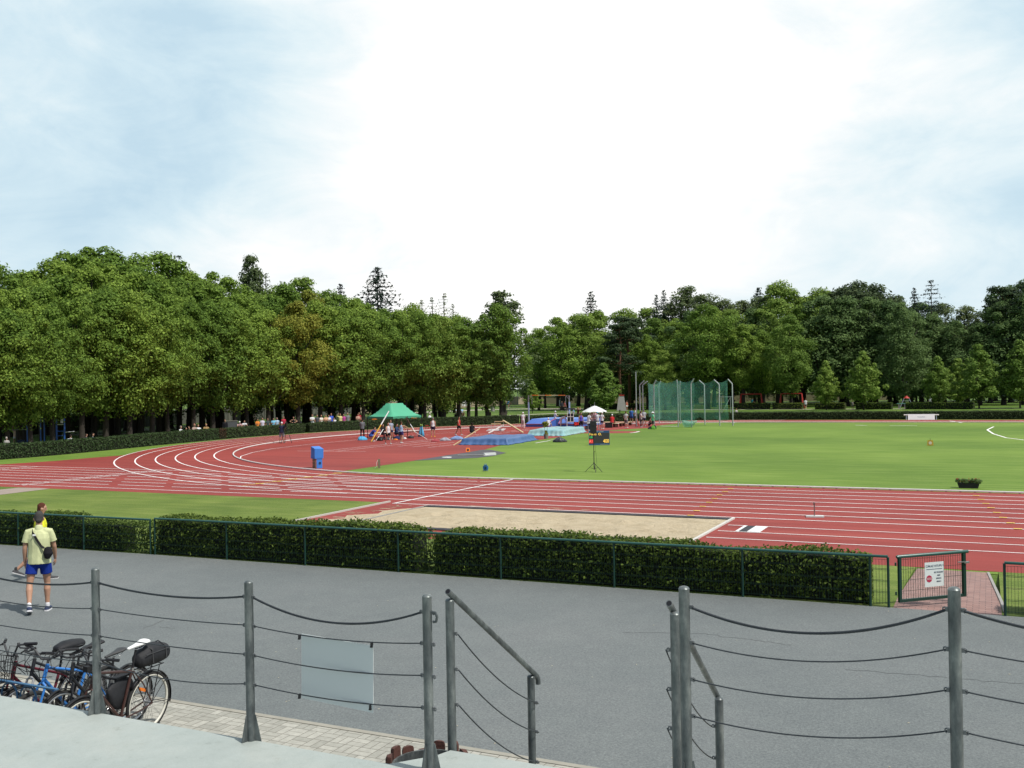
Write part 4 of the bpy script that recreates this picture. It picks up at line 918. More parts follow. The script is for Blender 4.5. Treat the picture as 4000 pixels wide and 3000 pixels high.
# ------------------------------------------------------------------ people
def blob(mb, pts, rad, side=(1, 0, 0), n=12, ends=(True, True)):
    """closed tapering tube with rounded ends; rad: r or (across, deep) per point"""
    pts = [Vector(p) for p in pts]; rad = [(r, r) if not isinstance(r, (tuple, list)) else r for r in rad]
    P, Q = list(pts), list(rad); t0 = (pts[0]-pts[1]).normalized(); t1 = (pts[-1]-pts[-2]).normalized()
    a, b = [], []
    for f, k in ((1.0, .12), (.86, .5), (.5, .86)):
        e0 = min(rad[0]); a.append((pts[0]+t0*e0*f, (rad[0][0]*k, rad[0][1]*k))); e1 = min(rad[-1]); b.append((pts[-1]+t1*e1*f, (rad[-1][0]*k, rad[-1][1]*k)))
    if not ends[0]: a = []
    if not ends[1]: b = []
    P = [x for x, _ in a]+pts+[x for x, _ in b[::-1]]; Q = [x for _, x in a]+rad+[x for _, x in b[::-1]]
    rg = []; k = len(P); sv = Vector(side)
    for i in range(k):
        t = (P[min(i+1, k-1)]-P[max(i-1, 0)]).normalized(); x = sv-t*sv.dot(t)
        x = x.normalized() if x.length > .05 else t.orthogonal().normalized(); y = t.cross(x)
        rg.append([P[i]+x*(Q[i][0]*math.cos(2*math.pi*j/n))+y*(Q[i][1]*math.sin(2*math.pi*j/n)) for j in range(n)])
    mb.rings(rg)
HEM = dict(ends=(False, True))
def melt(mb, name, vox, smooth=2):
    """one continuous skin from overlapping closed volumes"""
    me = bpy.data.meshes.new(name); me.from_pydata(mb.v, [], mb.f); o = bpy.data.objects.new(name, me); col.objects.link(o)
    r = o.modifiers.new('r', 'REMESH'); r.mode = 'VOXEL'; r.voxel_size = vox; r.use_smooth_shade = True
    s = o.modifiers.new('s', 'SMOOTH'); s.iterations = smooth; s.factor = .5
    bpy.context.view_layer.update(); out = bpy.data.meshes.new_from_object(o.evaluated_get(bpy.context.evaluated_depsgraph_get()))
    bpy.data.objects.remove(o); bpy.data.meshes.remove(me); out.name = name
    out.polygons.foreach_set('use_smooth', [True]*len(out.polygons))
    return out
def V3(*a): return Vector(a)
def sym(u, f): return ((-u[0], u[1], u[2]), (-f[0], f[1], f[2])), (u, f)      # left, right from the right-hand values
POSES = {
    'stand': dict(arms=sym((.14, 0, -1), (.06, .16, -1)), legs=sym((.07, .02, -1), (.03, -.03, -1))),
    'hips': dict(arms=sym((.78, -.2, -.6), (-.75, .45, -.35)), legs=sym((.1, .02, -1), (.05, -.03, -1))),
    'hold': dict(arms=sym((.16, .22, -1), (-.45, .85, .12)), legs=sym((.08, .02, -1), (.03, -.03, -1)), head=14),
    'fold': dict(arms=sym((.2, .3, -.9), (-.85, .45, .1)), legs=sym((.08, .02, -1), (.03, -.03, -1))),
    'film': dict(arms=sym((.3, .6, -.75), (-.2, .75, .62)), legs=sym((.12, .02, -1), (.05, -.03, -1)), pitch=4),
    'walk': dict(arms=(((-.16, -.35, -.95), (-.08, .1, -1)), ((.16, .35, -.95), (.05, .65, -.8))), legs=(((-.03, .40, -.92), (0, .06, -1)), ((.03, -.22, -.97), (0, -.55, -.85))), pitch=3),
    'carry': dict(arms=sym((.2, .62, -.75), (.1, .95, -.1)), legs=(((-.05, .22, -.97), (0, 0, -1)), ((.05, -.14, -.99), (0, -.2, -1))), pitch=4),
    'sit': dict(arms=sym((.12, .42, -.9), (-.06, .9, -.42)), legs=sym((.16, .97, -.1), (.02, .06, -1)), pitch=10),
    'ground': dict(arms=sym((.2, .45, -.8), (-.3, .8, -.1)), legs=sym((.22, .8, .5), (.05, .5, -.9)), pitch=16),
    'crouch': dict(arms=sym((.1, .75, -.7), (-.1, .8, -.55)), legs=sym((.28, .92, -.12), (.0, -.5, -.87)), pitch=38, head=-10),
    'bend': dict(arms=sym((.1, .35, -.95), (0, .25, -1)), legs=sym((.1, .0, -1), (.03, -.06, -1)), pitch=68, head=-25),
    'lean': dict(arms=sym((.2, .7, -.7), (-.35, .95, .0)), legs=sym((.1, -.12, -1), (.03, -.05, -1)), pitch=34, head=-20),
    'shade': dict(arms=(((-.16, 0, -1), (-.05, .2, -1)), ((.55, .55, .15), (-.55, .1, .8))), legs=sym((.08, .02, -1), (.03, -.03, -1))),
    'back': dict(arms=sym((.25, -.2, -.95), (-.55, -.3, -.6)), legs=sym((.07, .02, -1), (.03, -.03, -1))),
    'hang': dict(arms=sym((.25, .15, .95), (-.1, .1, 1)), legs=sym((.08, .05, -1), (.03, -.1, -1))),
    'pedal': dict(arms=sym((.15, .7, -.7), (-.05, .85, -.5)), legs=(((-.08, .75, -.65), (0, -.15, -1)), ((.08, .35, -.93), (0, -.25, -1))), pitch=28, head=-12),
}
def joints(ps):
    p = R(ps.get('pitch', 0)); td = V3(ps.get('side', 0), math.sin(p), math.cos(p)).normalized(); hd = R(ps.get('pitch', 0)*.35+ps.get('head', 0)); hdv = V3(0, math.sin(hd), math.cos(hd))
    J = dict(hip=V3(0, 0, 0), td=td, hdv=hdv); J['waist'] = td*.16; J['chest'] = td*.33; J['neck'] = td*.50; J['head'] = J['neck']+td*.045+hdv*.125
    for s, nm, sg in ((0, 'L', -1), (1, 'R', 1)):
        sh = td*.455+V3(sg*.175, 0, 0); u, f = [V3(*v).normalized() for v in ps['arms'][s]]
        J['sh'+nm], J['el'+nm], J['wr'+nm], J['ha'+nm] = sh, sh+u*.285, sh+u*.285+f*.245, sh+u*.285+f*.33
        hp = V3(sg*.092, 0, -.02); t, c = [V3(*v).normalized() for v in ps['legs'][s]]
        J['hp'+nm], J['kn'+nm], J['an'+nm] = hp, hp+t*.425, hp+t*.425+c*.40
        fd = V3(c.x*.2+sg*.12, 1, 0); fd.z = -.0 if c.y > -.3 else -.55*abs(c.y); J['fd'+nm] = fd.normalized()
    zmin = min(J['anL'].z, J['anR'].z)-.085
    for k, v in J.items():
        if k not in ('td', 'hdv') and not k.startswith('fd'): J[k] = v-V3(0, 0, zmin)
    return J
def mix(a, b, t): return a.lerp(b, t)
def build_body(J, vox=.021, fingers=False):
    mb = MB(); td = J['td']
    blob(mb, [J['hip']-td*.05, J['hip']+td*.03, J['waist'], J['chest'], J['neck']-td*.07, J['neck']-td*.015], [(.15, .105), (.155, .11), (.13, .095), (.155, .108), (.13, .085), (.06, .055)])
    blob(mb, [J['neck']-td*.03, mix(J['neck'], J['head'], .6)], [.055, .052])
    h = J['head']; hv = J['hdv']; blob(mb, [h-hv*.07+V3(0, .012, 0), h-hv*.03+V3(0, .008, 0), h+hv*.02, h+hv*.06], [(.052, .066), (.064, .082), (.073, .092), (.064, .084)], n=14)
    f = hv.cross(V3(1, 0, 0))*-1
    if f.y < 0: f = -f
    mb.ball(h+f*.092-hv*.012, (.014, .018, .022), 8, 6)
    for sg in (-1, 1): mb.ball(h+V3(sg*.075, -.005, 0)-hv*.005, (.014, .024, .034), 8, 6)
    for nm, sg in (('L', -1), ('R', 1)):
        sh, el, wr, ha = [J[k+nm] for k in ('sh', 'el', 'wr', 'ha')]
        blob(mb, [mix(sh, J['neck'], .35)-td*.022, sh-td*.012, mix(sh, el, .5), el], [.040, .046, .045, .038]); blob(mb, [el, mix(el, wr, .3), wr], [.038, .039, .027])
        if not fingers: blob(mb, [wr, mix(wr, ha, .5), ha, ha+(ha-wr)*.7], [.026, (.024, .04), (.022, .04), (.014, .03)], side=(0, 1, 0) if abs((ha-wr).normalized().y) < .7 else (1, 0, 0))
        hp, kn, an = [J[k+nm] for k in ('hp', 'kn', 'an')]
        blob(mb, [mix(J['hip'], hp, .6), hp, mix(hp, kn, .5), kn], [.085, .086, .072, .052]); cf = V3(0, -.012, 0)
        blob(mb, [kn, mix(kn, an, .28)+cf*1.4, mix(kn, an, .62)+cf*.4, an], [.049, .057, .042, .032])
        fd = J['fd'+nm]; a = an-V3(0, 0, .045); blob(mb, [a-fd*.045, a+fd*.05-V3(0, 0, .006), a+fd*.15-V3(0, 0, .012)], [(.032, .034), (.04, .03), (.036, .02)], side=fd.cross(V3(0, 0, 1)))
    return melt(mb, 'body', vox)
def build_shirt(J, kind, vox=.021, g=.014):
    mb = MB(); td = J['td']; lo = -.10 if kind != 'tank' else -.07
    if kind == 'tank': blob(mb, [J['hip']+td*lo, J['hip']+td*.03, J['waist'], J['chest'], J['neck']-td*.075], [(.165, .12), (.166, .12), (.142, .105), (.158, .115), (.118, .09)], **HEM)
    else: blob(mb, [J['hip']+td*lo, J['hip']+td*.03, J['waist'], J['chest'], J['neck']-td*.085, J['neck']-td*.045, J['neck']-td*.006], [(.196, .15), (.184, .142), (.176, .135), (.184, .135), (.178, .112), (.125, .088), (.07, .062)], **HEM)
    for nm in 'LR':
        sh, el, wr = J['sh'+nm], J['el'+nm], J['wr'+nm]
        if kind == 'tee': dn = td*-.012; blob(mb, [mix(sh, J['neck'], .5)+dn*1.2, sh+dn, mix(sh, el, .25)+dn*.5, mix(sh, el, .62)], [.056, .062, .064, .066], ends=(True, False))
        if kind == 'long': blob(mb, [mix(sh, J['neck'], .35), sh, el], [.064, .067, .056]); blob(mb, [el, mix(el, wr, .92)], [.056, .042])
    return melt(mb, 'shirt', vox)
def build_pants(J, kind, vox=.021):
    mb = MB(); td = J['td']; blob(mb, [J['hip']-td*.06, J['hip']+td*.06], [(.165, .122), (.16, .116)])
    for nm in 'LR':
        hp, kn, an = J['hp'+nm], J['kn'+nm], J['an'+nm]; i = mix(J['hip'], hp, .6)
        if kind == 'long': blob(mb, [i, hp, mix(hp, kn, .5), kn], [.095, .1, .088, .068]); blob(mb, [kn, mix(kn, an, .3)+V3(0, -.01, 0), mix(kn, an, .93)], [.068, .068, .055])
        else: blob(mb, [i, hp, mix(hp, kn, {'shorts': .60, 'knee': .9, 'brief': .25}[kind])], [.09, .096, .098], ends=(True, False))
    return melt(mb, 'trousers' if kind == 'long' else 'shorts', vox)
def build_shoe(J, nm, vox=.016):
    mb = MB(); fd = J['fd'+nm]; a = J['an'+nm]-V3(0, 0, .047); sd_ = fd.cross(V3(0, 0, 1))
    blob(mb, [a-fd*.05, a+fd*.05-V3(0, 0, .004), a+fd*.155-V3(0, 0, .010)], [(.04, .038), (.048, .036), (.042, .026)], side=sd_); blob(mb, [a+V3(0, 0, .0), a+V3(0, 0, .04)], [.042, .04])
    return melt(mb, 'shoe', vox, 1)
def build_hair(J, kind, vox=.015):
    mb = MB(); h, hv = J['head'], J['hdv']; b = V3(0, -1, 0)
    if kind == 'cap':
        blob(mb, [h+hv*.03, h+hv*.065], [(.084, .104), (.078, .096)], n=14); blob(mb, [h+hv*.035+V3(0, .07, 0), h+hv*.028+V3(0, .15, 0)], [(.07, .012), (.055, .010)])
    elif kind == 'hat':
        blob(mb, [h+hv*.03, h+hv*.075], [(.085, .105), (.075, .092)], n=14); mb.rings([[h+hv*z_+V3(r_*.16*math.cos(a), r_*.18*math.sin(a), 0) for a in [2*math.pi*i/18 for i in range(18)]] for r_, z_ in ((.4, .012), (1, .004), (1, .03), (.4, .045))])
    elif kind == 'long': blob(mb, [h-hv*.13+b*.05, h-hv*.03+b*.032, h+hv*.04+b*.02, h+hv*.07+b*.012], [(.07, .05), (.08, .08), (.083, .096), (.072, .088)], n=14)
    else: blob(mb, [h-hv*.022+b*.048, h+hv*.012+b*.03, h+hv*.048+b*.014, h+hv*.070+b*.006], [(.058, .05), (.075, .078), (.079, .094), (.068, .084)], n=14)
    return melt(mb, {'cap': 'cap', 'hat': 'hat'}.get(kind, 'hair'), vox, 2)
CACHE = {}
def cached(key, fn):
    if key not in CACHE: CACHE[key] = fn()
    return CACHE[key]
CM = {}
def cloth(c):
    c = tuple(c)
    if c not in CM: CM[c] = mat('cloth_%d' % len(CM), c, .85, .15, 7, bump=.25, bscale=25, spec=.15)
    return CM[c]
SKIN = mat('skin', (.42, .235, .155), .6, .08, 8); SKIN2 = mat('skin_tanned', (.32, .16, .10), .6, .08, 8)
W, NAVY, BLK, GRY, BLU, REDC, CYA, ORA, YEL, MAG, KHA, DRK = (.68, .68, .70), (.02, .03, .09), (.015, .015, .018), (.16, .165, .18), (.03, .08, .42), (.52, .035, .04), (.10, .38, .55), (.65, .22, .04), (.55, .5, .08), (.42, .06, .25), (.28, .24, .17), (.04, .042, .05)
LGRY, LBLU, MINT, PNK, BRN, PUR, RBR = (.42, .42, .44), (.35, .48, .62), (.20, .62, .36), (.55, .35, .36), (.10, .06, .045), (.10, .06, .33), (.22, .04, .05)
H_DK, H_BR, H_GR, H_BL = (.018, .013, .010), (.07, .035, .02), (.20, .19, .18), (.36, .25, .10)
def fold_cloth(name, c):
    m, nt, b = nodes(name); tc = N(nt, 'ShaderNodeTexCoord'); v = tc.outputs['Object']; mp = N(nt, 'ShaderNodeMapping'); mp.inputs['Scale'].default_value = (1, 1, .45); L(nt, v, mp.inputs['Vector'])
    f = noise(nt, mp.outputs['Vector'], 9, 3, .5, 1.2); f2 = noise(nt, v, 160, 2)
    L(nt, mixc(nt, 1.0, c, ramp(nt, f, [(.3, (.84, .84, .83)), (.7, (1.06, 1.06, 1.06))]), 'MULTIPLY'), b.inputs['Base Color']); b.inputs['Roughness'].default_value = .9; b.inputs['Specular IOR Level'].default_value = .1
    h_ = math_(nt, 'ADD', f, math_(nt, 'MULTIPLY', f2, .05)); bump_to(nt, b, h_, .32, .03); return m
def use(o, me, m, parent):
    b = bpy.data.objects.new(me.name.split('.')[0], me); link(b, parent)
    if not me.materials: me.materials.append(m)
    b.material_slots[0].link = 'OBJECT'; b.material_slots[0].material = m
    return b
def person(label, x, y, rel, pose, top, ttop='tee', bot=NAVY, tbot='shorts', hair=H_BR, thair='short', h=1.75, z=0.0, shoes=(.5, .5, .5), group=None, skin=None):
    ps = POSES[pose]; J = cached(('J', pose), lambda: joints(ps)); rz = math.atan2(x, -y)+R(rel)
    o = thing('person', label, 'person', (x, y, z), rz, group); k = h/1.75; o.scale = (k, k, k)
    use(o, cached(('b', pose), lambda: build_body(J)), skin or SKIN, o)
    if ttop: use(o, cached(('t', pose, ttop), lambda: build_shirt(J, ttop)), cloth(top), o)
    if tbot: use(o, cached(('p', pose, tbot), lambda: build_pants(J, tbot)), cloth(bot), o)
    if shoes:
        for nm in 'LR': use(o, cached(('s', pose, nm), lambda: build_shoe(J, nm)), cloth(shoes), o)
    if thair: use(o, cached(('h', pose, thair), lambda: build_hair(J, thair)), cloth(hair), o)
    return o
def P_(label, px, py, *a, **k):
    g_ = gp(px, py, k.get('z', 0)); return person(label, g_.x, g_.y, *a, **k)
# athletes, officials and crew on the field
P_('person in navy shirt, grey shorts and white cap filming on the bend', 1101, 1731, 165, 'film', (.02, .026, .055), 'tee', (.2, .2, .23), 'knee', W, 'cap', 1.78, shoes=(.1, .1, .1))
P_('person in long grey top seen from behind at the left tent corner', 1416, 1711, 170, 'hold', GRY, 'long', BLK, 'long', H_DK, h=1.72)
P_('person in blue shirt and bright blue shorts crouching under the tent', 1448, 1724, 75, 'crouch', (.025, .05, .26), 'tee', (.06, .17, .55), 'shorts', H_DK, h=1.78)
P_('athlete in white singlet and black shorts walking in front of the tent', 1517, 1735, 25, 'walk', W, 'tank', BLK, 'shorts', H_DK, h=1.78)
P_('athlete in light blue and white singlet holding a pole by the tent', 1568, 1731, 150, 'carry', (.3, .42, .58), 'tank', (.03, .025, .10), 'shorts', H_BR, h=1.76)
P_('person in dark blue jacket sitting under the tent', 1547, 1716, 60, 'sit', (.025, .05, .12), 'long', DRK, 'long', H_DK, h=1.75)
P_('bare-legged person in pale top standing behind the white-shirted athlete', 1527, 1717, 10, 'stand', (.3, .34, .42), 'tee', NAVY, 'shorts', H_BR, h=1.7)
P_('person in black sitting low at the middle of the tent', 1494, 1716, 40, 'sit', BLK, 'long', DRK, 'long', H_DK, h=1.72)
P_('athlete in white singlet, dark shorts and yellow shoes seen from behind', 1692, 1707, 170, 'stand', W, 'tank', (.03, .02, .05), 'shorts', H_GR, h=1.78, shoes=(.7, .4, .05))
P_('athlete in red singlet and black shorts walking left of the blue tarpaulin', 1793, 1700, 60, 'walk', REDC, 'tank', BLK, 'shorts', H_DK, h=1.76, skin=SKIN2)
P_('person in black sitting behind the blue tarpaulin, only the dark head showing', 1843, 1694, 170, 'ground', BLK, 'tee', BLK, 'shorts', H_DK, 'long', h=1.8)
P_('official all in white with white cap left of the vault mat', 2043, 1673, 150, 'hold', W, 'tee', (.6, .55, .56), 'long', W, 'cap', 1.72)
P_('official in white and pale pink standing in front of the vault mat', 2169, 1664, 120, 'hold', (.66, .6, .62), 'tee', (.55, .4, .42), 'long', W, 'cap', 1.68)
P_('official in white cap sitting low before the vault mat', 2141, 1668, 160, 'ground', W, 'tee', LGRY, 'long', W, 'cap', 1.72)
P_('person in white bending down beside the vault mat', 2192, 1668, 75, 'bend', W, 'tee', (.6, .55, .56), 'long', H_BL, h=1.7)
P_('athlete in purple and white singlet and black shorts by the red number display', 2270, 1682, 20, 'stand', PUR, 'tank', BLK, 'knee', H_DK, h=1.78, skin=SKIN2)
P_('official in white shirt with dark strap left of the umbrella pole', 2301, 1682, 130, 'hold', W, 'tee', NAVY, 'long', H_DK, h=1.76)
P_('official in white with white cap under the umbrella middle', 2313, 1674, 20, 'hold', W, 'tee', LGRY, 'long', W, 'cap', 1.74)
P_('person in pale blue cap and white shirt under the umbrella', 2334, 1676, 160, 'fold', (.62, .66, .7), 'tee', GRY, 'shorts', CYA, 'cap', 1.74)
P_('person in maroon and white shirt at the back under the umbrella', 2325, 1669, 0, 'stand', (.45, .25, .28), 'tee', NAVY, 'shorts', H_BR, h=1.76)
P_('official in white cap, white shirt and dark shorts right of the umbrella', 2352, 1676, 140, 'hold', W, 'tee', (.05, .03, .07), 'shorts', W, 'cap', 1.72)
P_('official in red shirt and white cap sitting on the bench', 2391, 1668, 165, 'sit', REDC, 'tee', (.09, .03, .03), 'long', W, 'cap', 1.76)
P_('person in pale shirt and grey shorts standing beside the wooden benches', 2446, 1672, 150, 'back', (.5, .5, .48), 'tee', (.16, .15, .17), 'knee', H_BR, h=1.72)
P_('person in blue shirt and blue shorts near the tall post', 2467, 1657, 170, 'hold', (.05, .14, .40), 'tee', (.03, .06, .22), 'shorts', H_BR, h=1.8)
P_('person in white shirt standing right at the tall post', 2483, 1656, -90, 'hold', W, 'tee', (.06, .08, .14), 'shorts', H_BR, h=1.78)
P_('woman in pale top and black trousers left of the netting', 2504, 1669, 90, 'hold', (.55, .45, .46), 'tee', BLK, 'long', H_BR, 'long', h=1.7)
P_('person in white shirt and navy shorts turned to the netting', 2516, 1665, 165, 'hold', (.56, .58, .62), 'tee', NAVY, 'shorts', H_GR, h=1.78)
P_('bare-legged athlete sitting on the grass beside the green bag', 2536, 1666, 100, 'ground', (.3, .12, .12), 'tank', BLK, 'shorts', H_DK, h=1.75)
P_('official in mint green shirt and white sun hat by the netting', 2551, 1676, -75, 'back', MINT, 'tee', (.05, .055, .06), 'knee', W, 'hat', 1.72)
# spectators lined up behind the bend hedge
GS = 'spectators behind the bend hedge'
def S_(label, px, rel, pose, top, ttop='tee', hair=H_BR, h=1.75, off=1.6, thair='short', bot=DRK, z=0):
    p = hit(px, off); return person(label, p.x, p.y, rel, pose, top, ttop, bot, 'long', hair, thair, h, z, shoes=BLK, group=GS)
S_('child in pale shirt at the far left of the bend hedge', 24, 150, 'stand', (.4, .38, .36), hair=(.4, .36, .33), h=1.45, off=2.0)
S_('grey-shirted person bending behind the hedge beside the blue play frame', 272, 160, 'sit', (.4, .42, .44), hair=H_DK, off=1.4)
S_('person in dark navy sitting behind the hedge near a thick trunk', 330, 100, 'sit', (.03, .04, .07), hair=H_DK, off=1.4)
S_('person in dark teal sitting behind the hedge, rightmost of the shaded three', 356, 80, 'sit', (.06, .09, .10), hair=H_DK, off=1.4)
S_('grey-haired person in white shirt sitting alone behind the hedge', 701, 60, 'sit', W, hair=H_GR, h=1.85, off=1.5)
S_('person in pale blue sitting low behind the hedge', 723, 40, 'sit', (.4, .5, .52), hair=H_DK, h=1.62, off=1.5)
S_('person in dark brown lounging behind the hedge', 741, -50, 'sit', (.10, .06, .06), 'long', H_DK, 1.75, 1.5)
S_('bald person in beige shirt leaning back behind the hedge', 755, 40, 'sit', (.36, .27, .23), hair=(.3, .14, .1), h=1.98, off=1.7)
S_('person in white shirt with arms on knees behind the hedge', 771, 20, 'sit', W, hair=H_DK, h=1.9, off=1.6)
S_('person in tan clothes against the trunk behind the hedge', 803, 10, 'sit', (.33, .22, .10), 'long', (.35, .22, .1), 1.9, 1.6)
S_('dark-clothed person standing beside the grey box', 878, 10, 'stand', (.012, .012, .016), 'long', H_DK, 1.75, 2.0)
S_('person in white cap resting on the hedge', 934, 5, 'lean', PNK, hair=W, thair='cap', h=1.6, off=1.5)
S_('person in white shirt leaning over the hedge', 950, 20, 'lean', W, hair=H_BR, h=1.66, off=1.5)
S_('person in orange shirt at the left of the bend spectators', 1005, 20, 'hold', ORA, hair=H_DK, h=1.66)
S_('person in white and purple next to the orange shirt', 1024, 10, 'stand', (.55, .52, .62), hair=H_BR, h=1.72)
S_('person in dark green shirt between white and blue shirts', 1045, 30, 'stand', (.05, .07, .07), hair=H_BR, h=1.66)
S_('person in sky blue shirt behind the hedge left of the camera tripod', 1067, 10, 'hold', (.2, .48, .68), hair=H_DK, h=1.66)
S_('grey-haired person in pale blue checked shirt', 1081, 5, 'stand', LBLU, hair=H_GR, h=1.68)
S_('person in dark red behind the camera operator', 1107, 15, 'stand', (.42, .03, .06), hair=H_DK, h=1.78)
S_('person in black top with hands on hips alone behind the hedge', 1146, 10, 'hips', BLK, 'tank', H_BR, 1.7)
S_('person in white shirt with grey strap, arms folded', 1219, 15, 'fold', (.6, .62, .62), hair=H_BR, h=1.86)
S_('person in dark grey shirt right of the white shirt with the strap', 1238, 10, 'stand', (.07, .075, .085), hair=H_BR, h=1.8)
S_('balding person in cream shirt behind the hedge', 1254, 40, 'hold', (.66, .63, .55), hair=(.45, .25, .17), h=1.74)
S_('person in orange and white top with arms raised to the chest', 1272, 0, 'fold', (.66, .4, .25), hair=H_BR, h=1.74)
S_('person in white top with arms folded beside the blue shirt', 1284, -5, 'fold', W, hair=H_BR, h=1.72)
S_('tall person in bright blue shirt behind the hedge', 1293, 5, 'stand', (.05, .10, .48), hair=H_BR, h=1.9)
S_('small child in white between the blue and yellow shirts', 1306, 0, 'stand', W, hair=H_BR, h=1.38)
S_('person in pale yellow top shading the eyes', 1328, 10, 'shade', (.6, .55, .25), hair=H_BR, thair='long', h=1.84)
S_('person in magenta top behind the hedge', 1342, 5, 'stand', MAG, hair=H_BR, thair='long', h=1.76)
S_('person in grey shirt at the right end of the spectators', 1357, 0, 'stand', (.2, .21, .22), hair=(.25, .2, .15), h=1.88)
S_('pale-skinned person without shirt beside the left tent corner', 1398, 10, 'fold', (.5, .3, .24), hair=H_BR, h=1.72)
S_('person in red shirt behind the shirtless spectator', 1402, 10, 'stand', (.3, .03, .04), hair=H_BR, h=1.86, off=2.4)
S_('white-haired person in white seated behind the hedge right of the tent', 1681, -120, 'sit', W, hair=(.5, .45, .38), h=2.0, off=1.6)
S_('dark red shirted woman filming above the hedge behind the vault mat', 2258, 100, 'shade', (.12, .02, .03), hair=(.28, .15, .06), thair='long', h=1.78, off=1.6)
S_('person in cyan shirt behind the tall chair of the vault judges', 2240, 110, 'stand', CYA, hair=H_DK, h=1.72, off=1.5)
S_('fair-haired child looking over the hedge right of the cage', 2876, 10, 'stand', (.55, .5, .48), hair=H_BL, thair='long', h=1.32, off=1.5)
# people in the park
for i, (px, c, nm) in enumerate(((1783, (.4, .46, .5), 'pale grey'), (1793, (.18, .3, .45), 'mid blue'), (1804, (.3, .48, .66), 'light blue'))):
    P_('person in %s shirt on the park bench by the trunk' % nm, px, 1627, 40, 'sit', c, 'tee', (.2, .16, .13), 'shorts', H_DK, h=1.8, group='three people on the park bench')
P_('person in dark clothes sitting on the grass by the path', 1911, 1629, 10, 'ground', BRN, 'tee', BLK, 'shorts', H_DK, h=1.8)
P_('person in blue shirt riding a bicycle along the park path', 1983, 1596, 100, 'pedal', (.06, .2, .42), 'tee', BLK, 'shorts', H_DK, h=1.8, z=.25)
P_('person in white shirt and dark shorts walking past the red swing posts', 3147, 1600, 170, 'walk', W, 'tee', (.12, .1, .12), 'shorts', H_BR, h=1.8)
P_('child in bright cyan shirt sitting on the swing', 2937, 1585, 95, 'sit', (.06, .45, .62), 'tee', DRK, 'long', H_DK, h=1.75, z=.35)
P_('person in red top standing by the concrete tower', 2449, 1604, 40, 'stand', (.5, .12, .08), 'tank', W, 'shorts', H_BR, h=1.75)
P_('small child in white on the path between the low hedges', 3331, 1600, 10, 'stand', (.5, .45, .42), 'tee', DRK, 'shorts', H_BR, h=1.35)
P_('person in white hat behind the long low hedge', 3634, 1592, 20, 'stand', W, 'tee', GRY, 'long', W, 'hat', h=1.75)
P_('dark-clothed person left of the notice board under the trees', 2195, 1606, 20, 'stand', (.03, .03, .04), 'long', BLK, 'long', H_DK, h=1.8)
P_('person in dark red before the notice board under the trees', 2207, 1607, 40, 'stand', (.2, .05, .05), 'tee', BLK, 'long', H_DK, h=1.78)
P_('person in orange and white pulling up on the blue play frame', 60, 1738, 20, 'hang', (.6, .42, .3), 'tee', (.6, .62, .65), 'shorts', H_DK, h=1.5)

# ------------------------------------------------------------------ the two walkers near the camera
def hand(mb, wr, ha, palm_n, sg, curl=.5):
    """palm, four bent fingers and a thumb; palm_n faces the body side"""
    d = (ha-wr).normalized(); s = d.cross(palm_n).normalized(); c = wr+d*.055
    blob(mb, [wr-d*.01, wr+d*.03, wr+d*.085], [(.024, .019), (.036, .015), (.038, .013)], side=s)
    for i, (o, l) in enumerate(((-.030, .068), (-.010, .078), (.010, .073), (.029, .058))):
        b = wr+d*.088+s*o; k1 = b+(d*.9+palm_n*.35*curl).normalized()*l*.45; k2 = k1+(d*.6+palm_n*.9*curl).normalized()*l*.32; k3 = k2+(d*.25+palm_n*1.2*curl).normalized()*l*.26
        blob(mb, [b-d*.02, b, k1, k2, k3], [.0085, .0088, .0082, .0075, .0062], side=s, n=8)
    b = wr+d*.028-s*.030; k1 = b+(d*.75-s*.6+palm_n*.35).normalized()*.035; k2 = k1+(d*.9-s*.12+palm_n*.35).normalized()*.034
    blob(mb, [b+s*.012, b, k1, k2], [.012, .0115, .0098, .0078], side=palm_n, n=8)
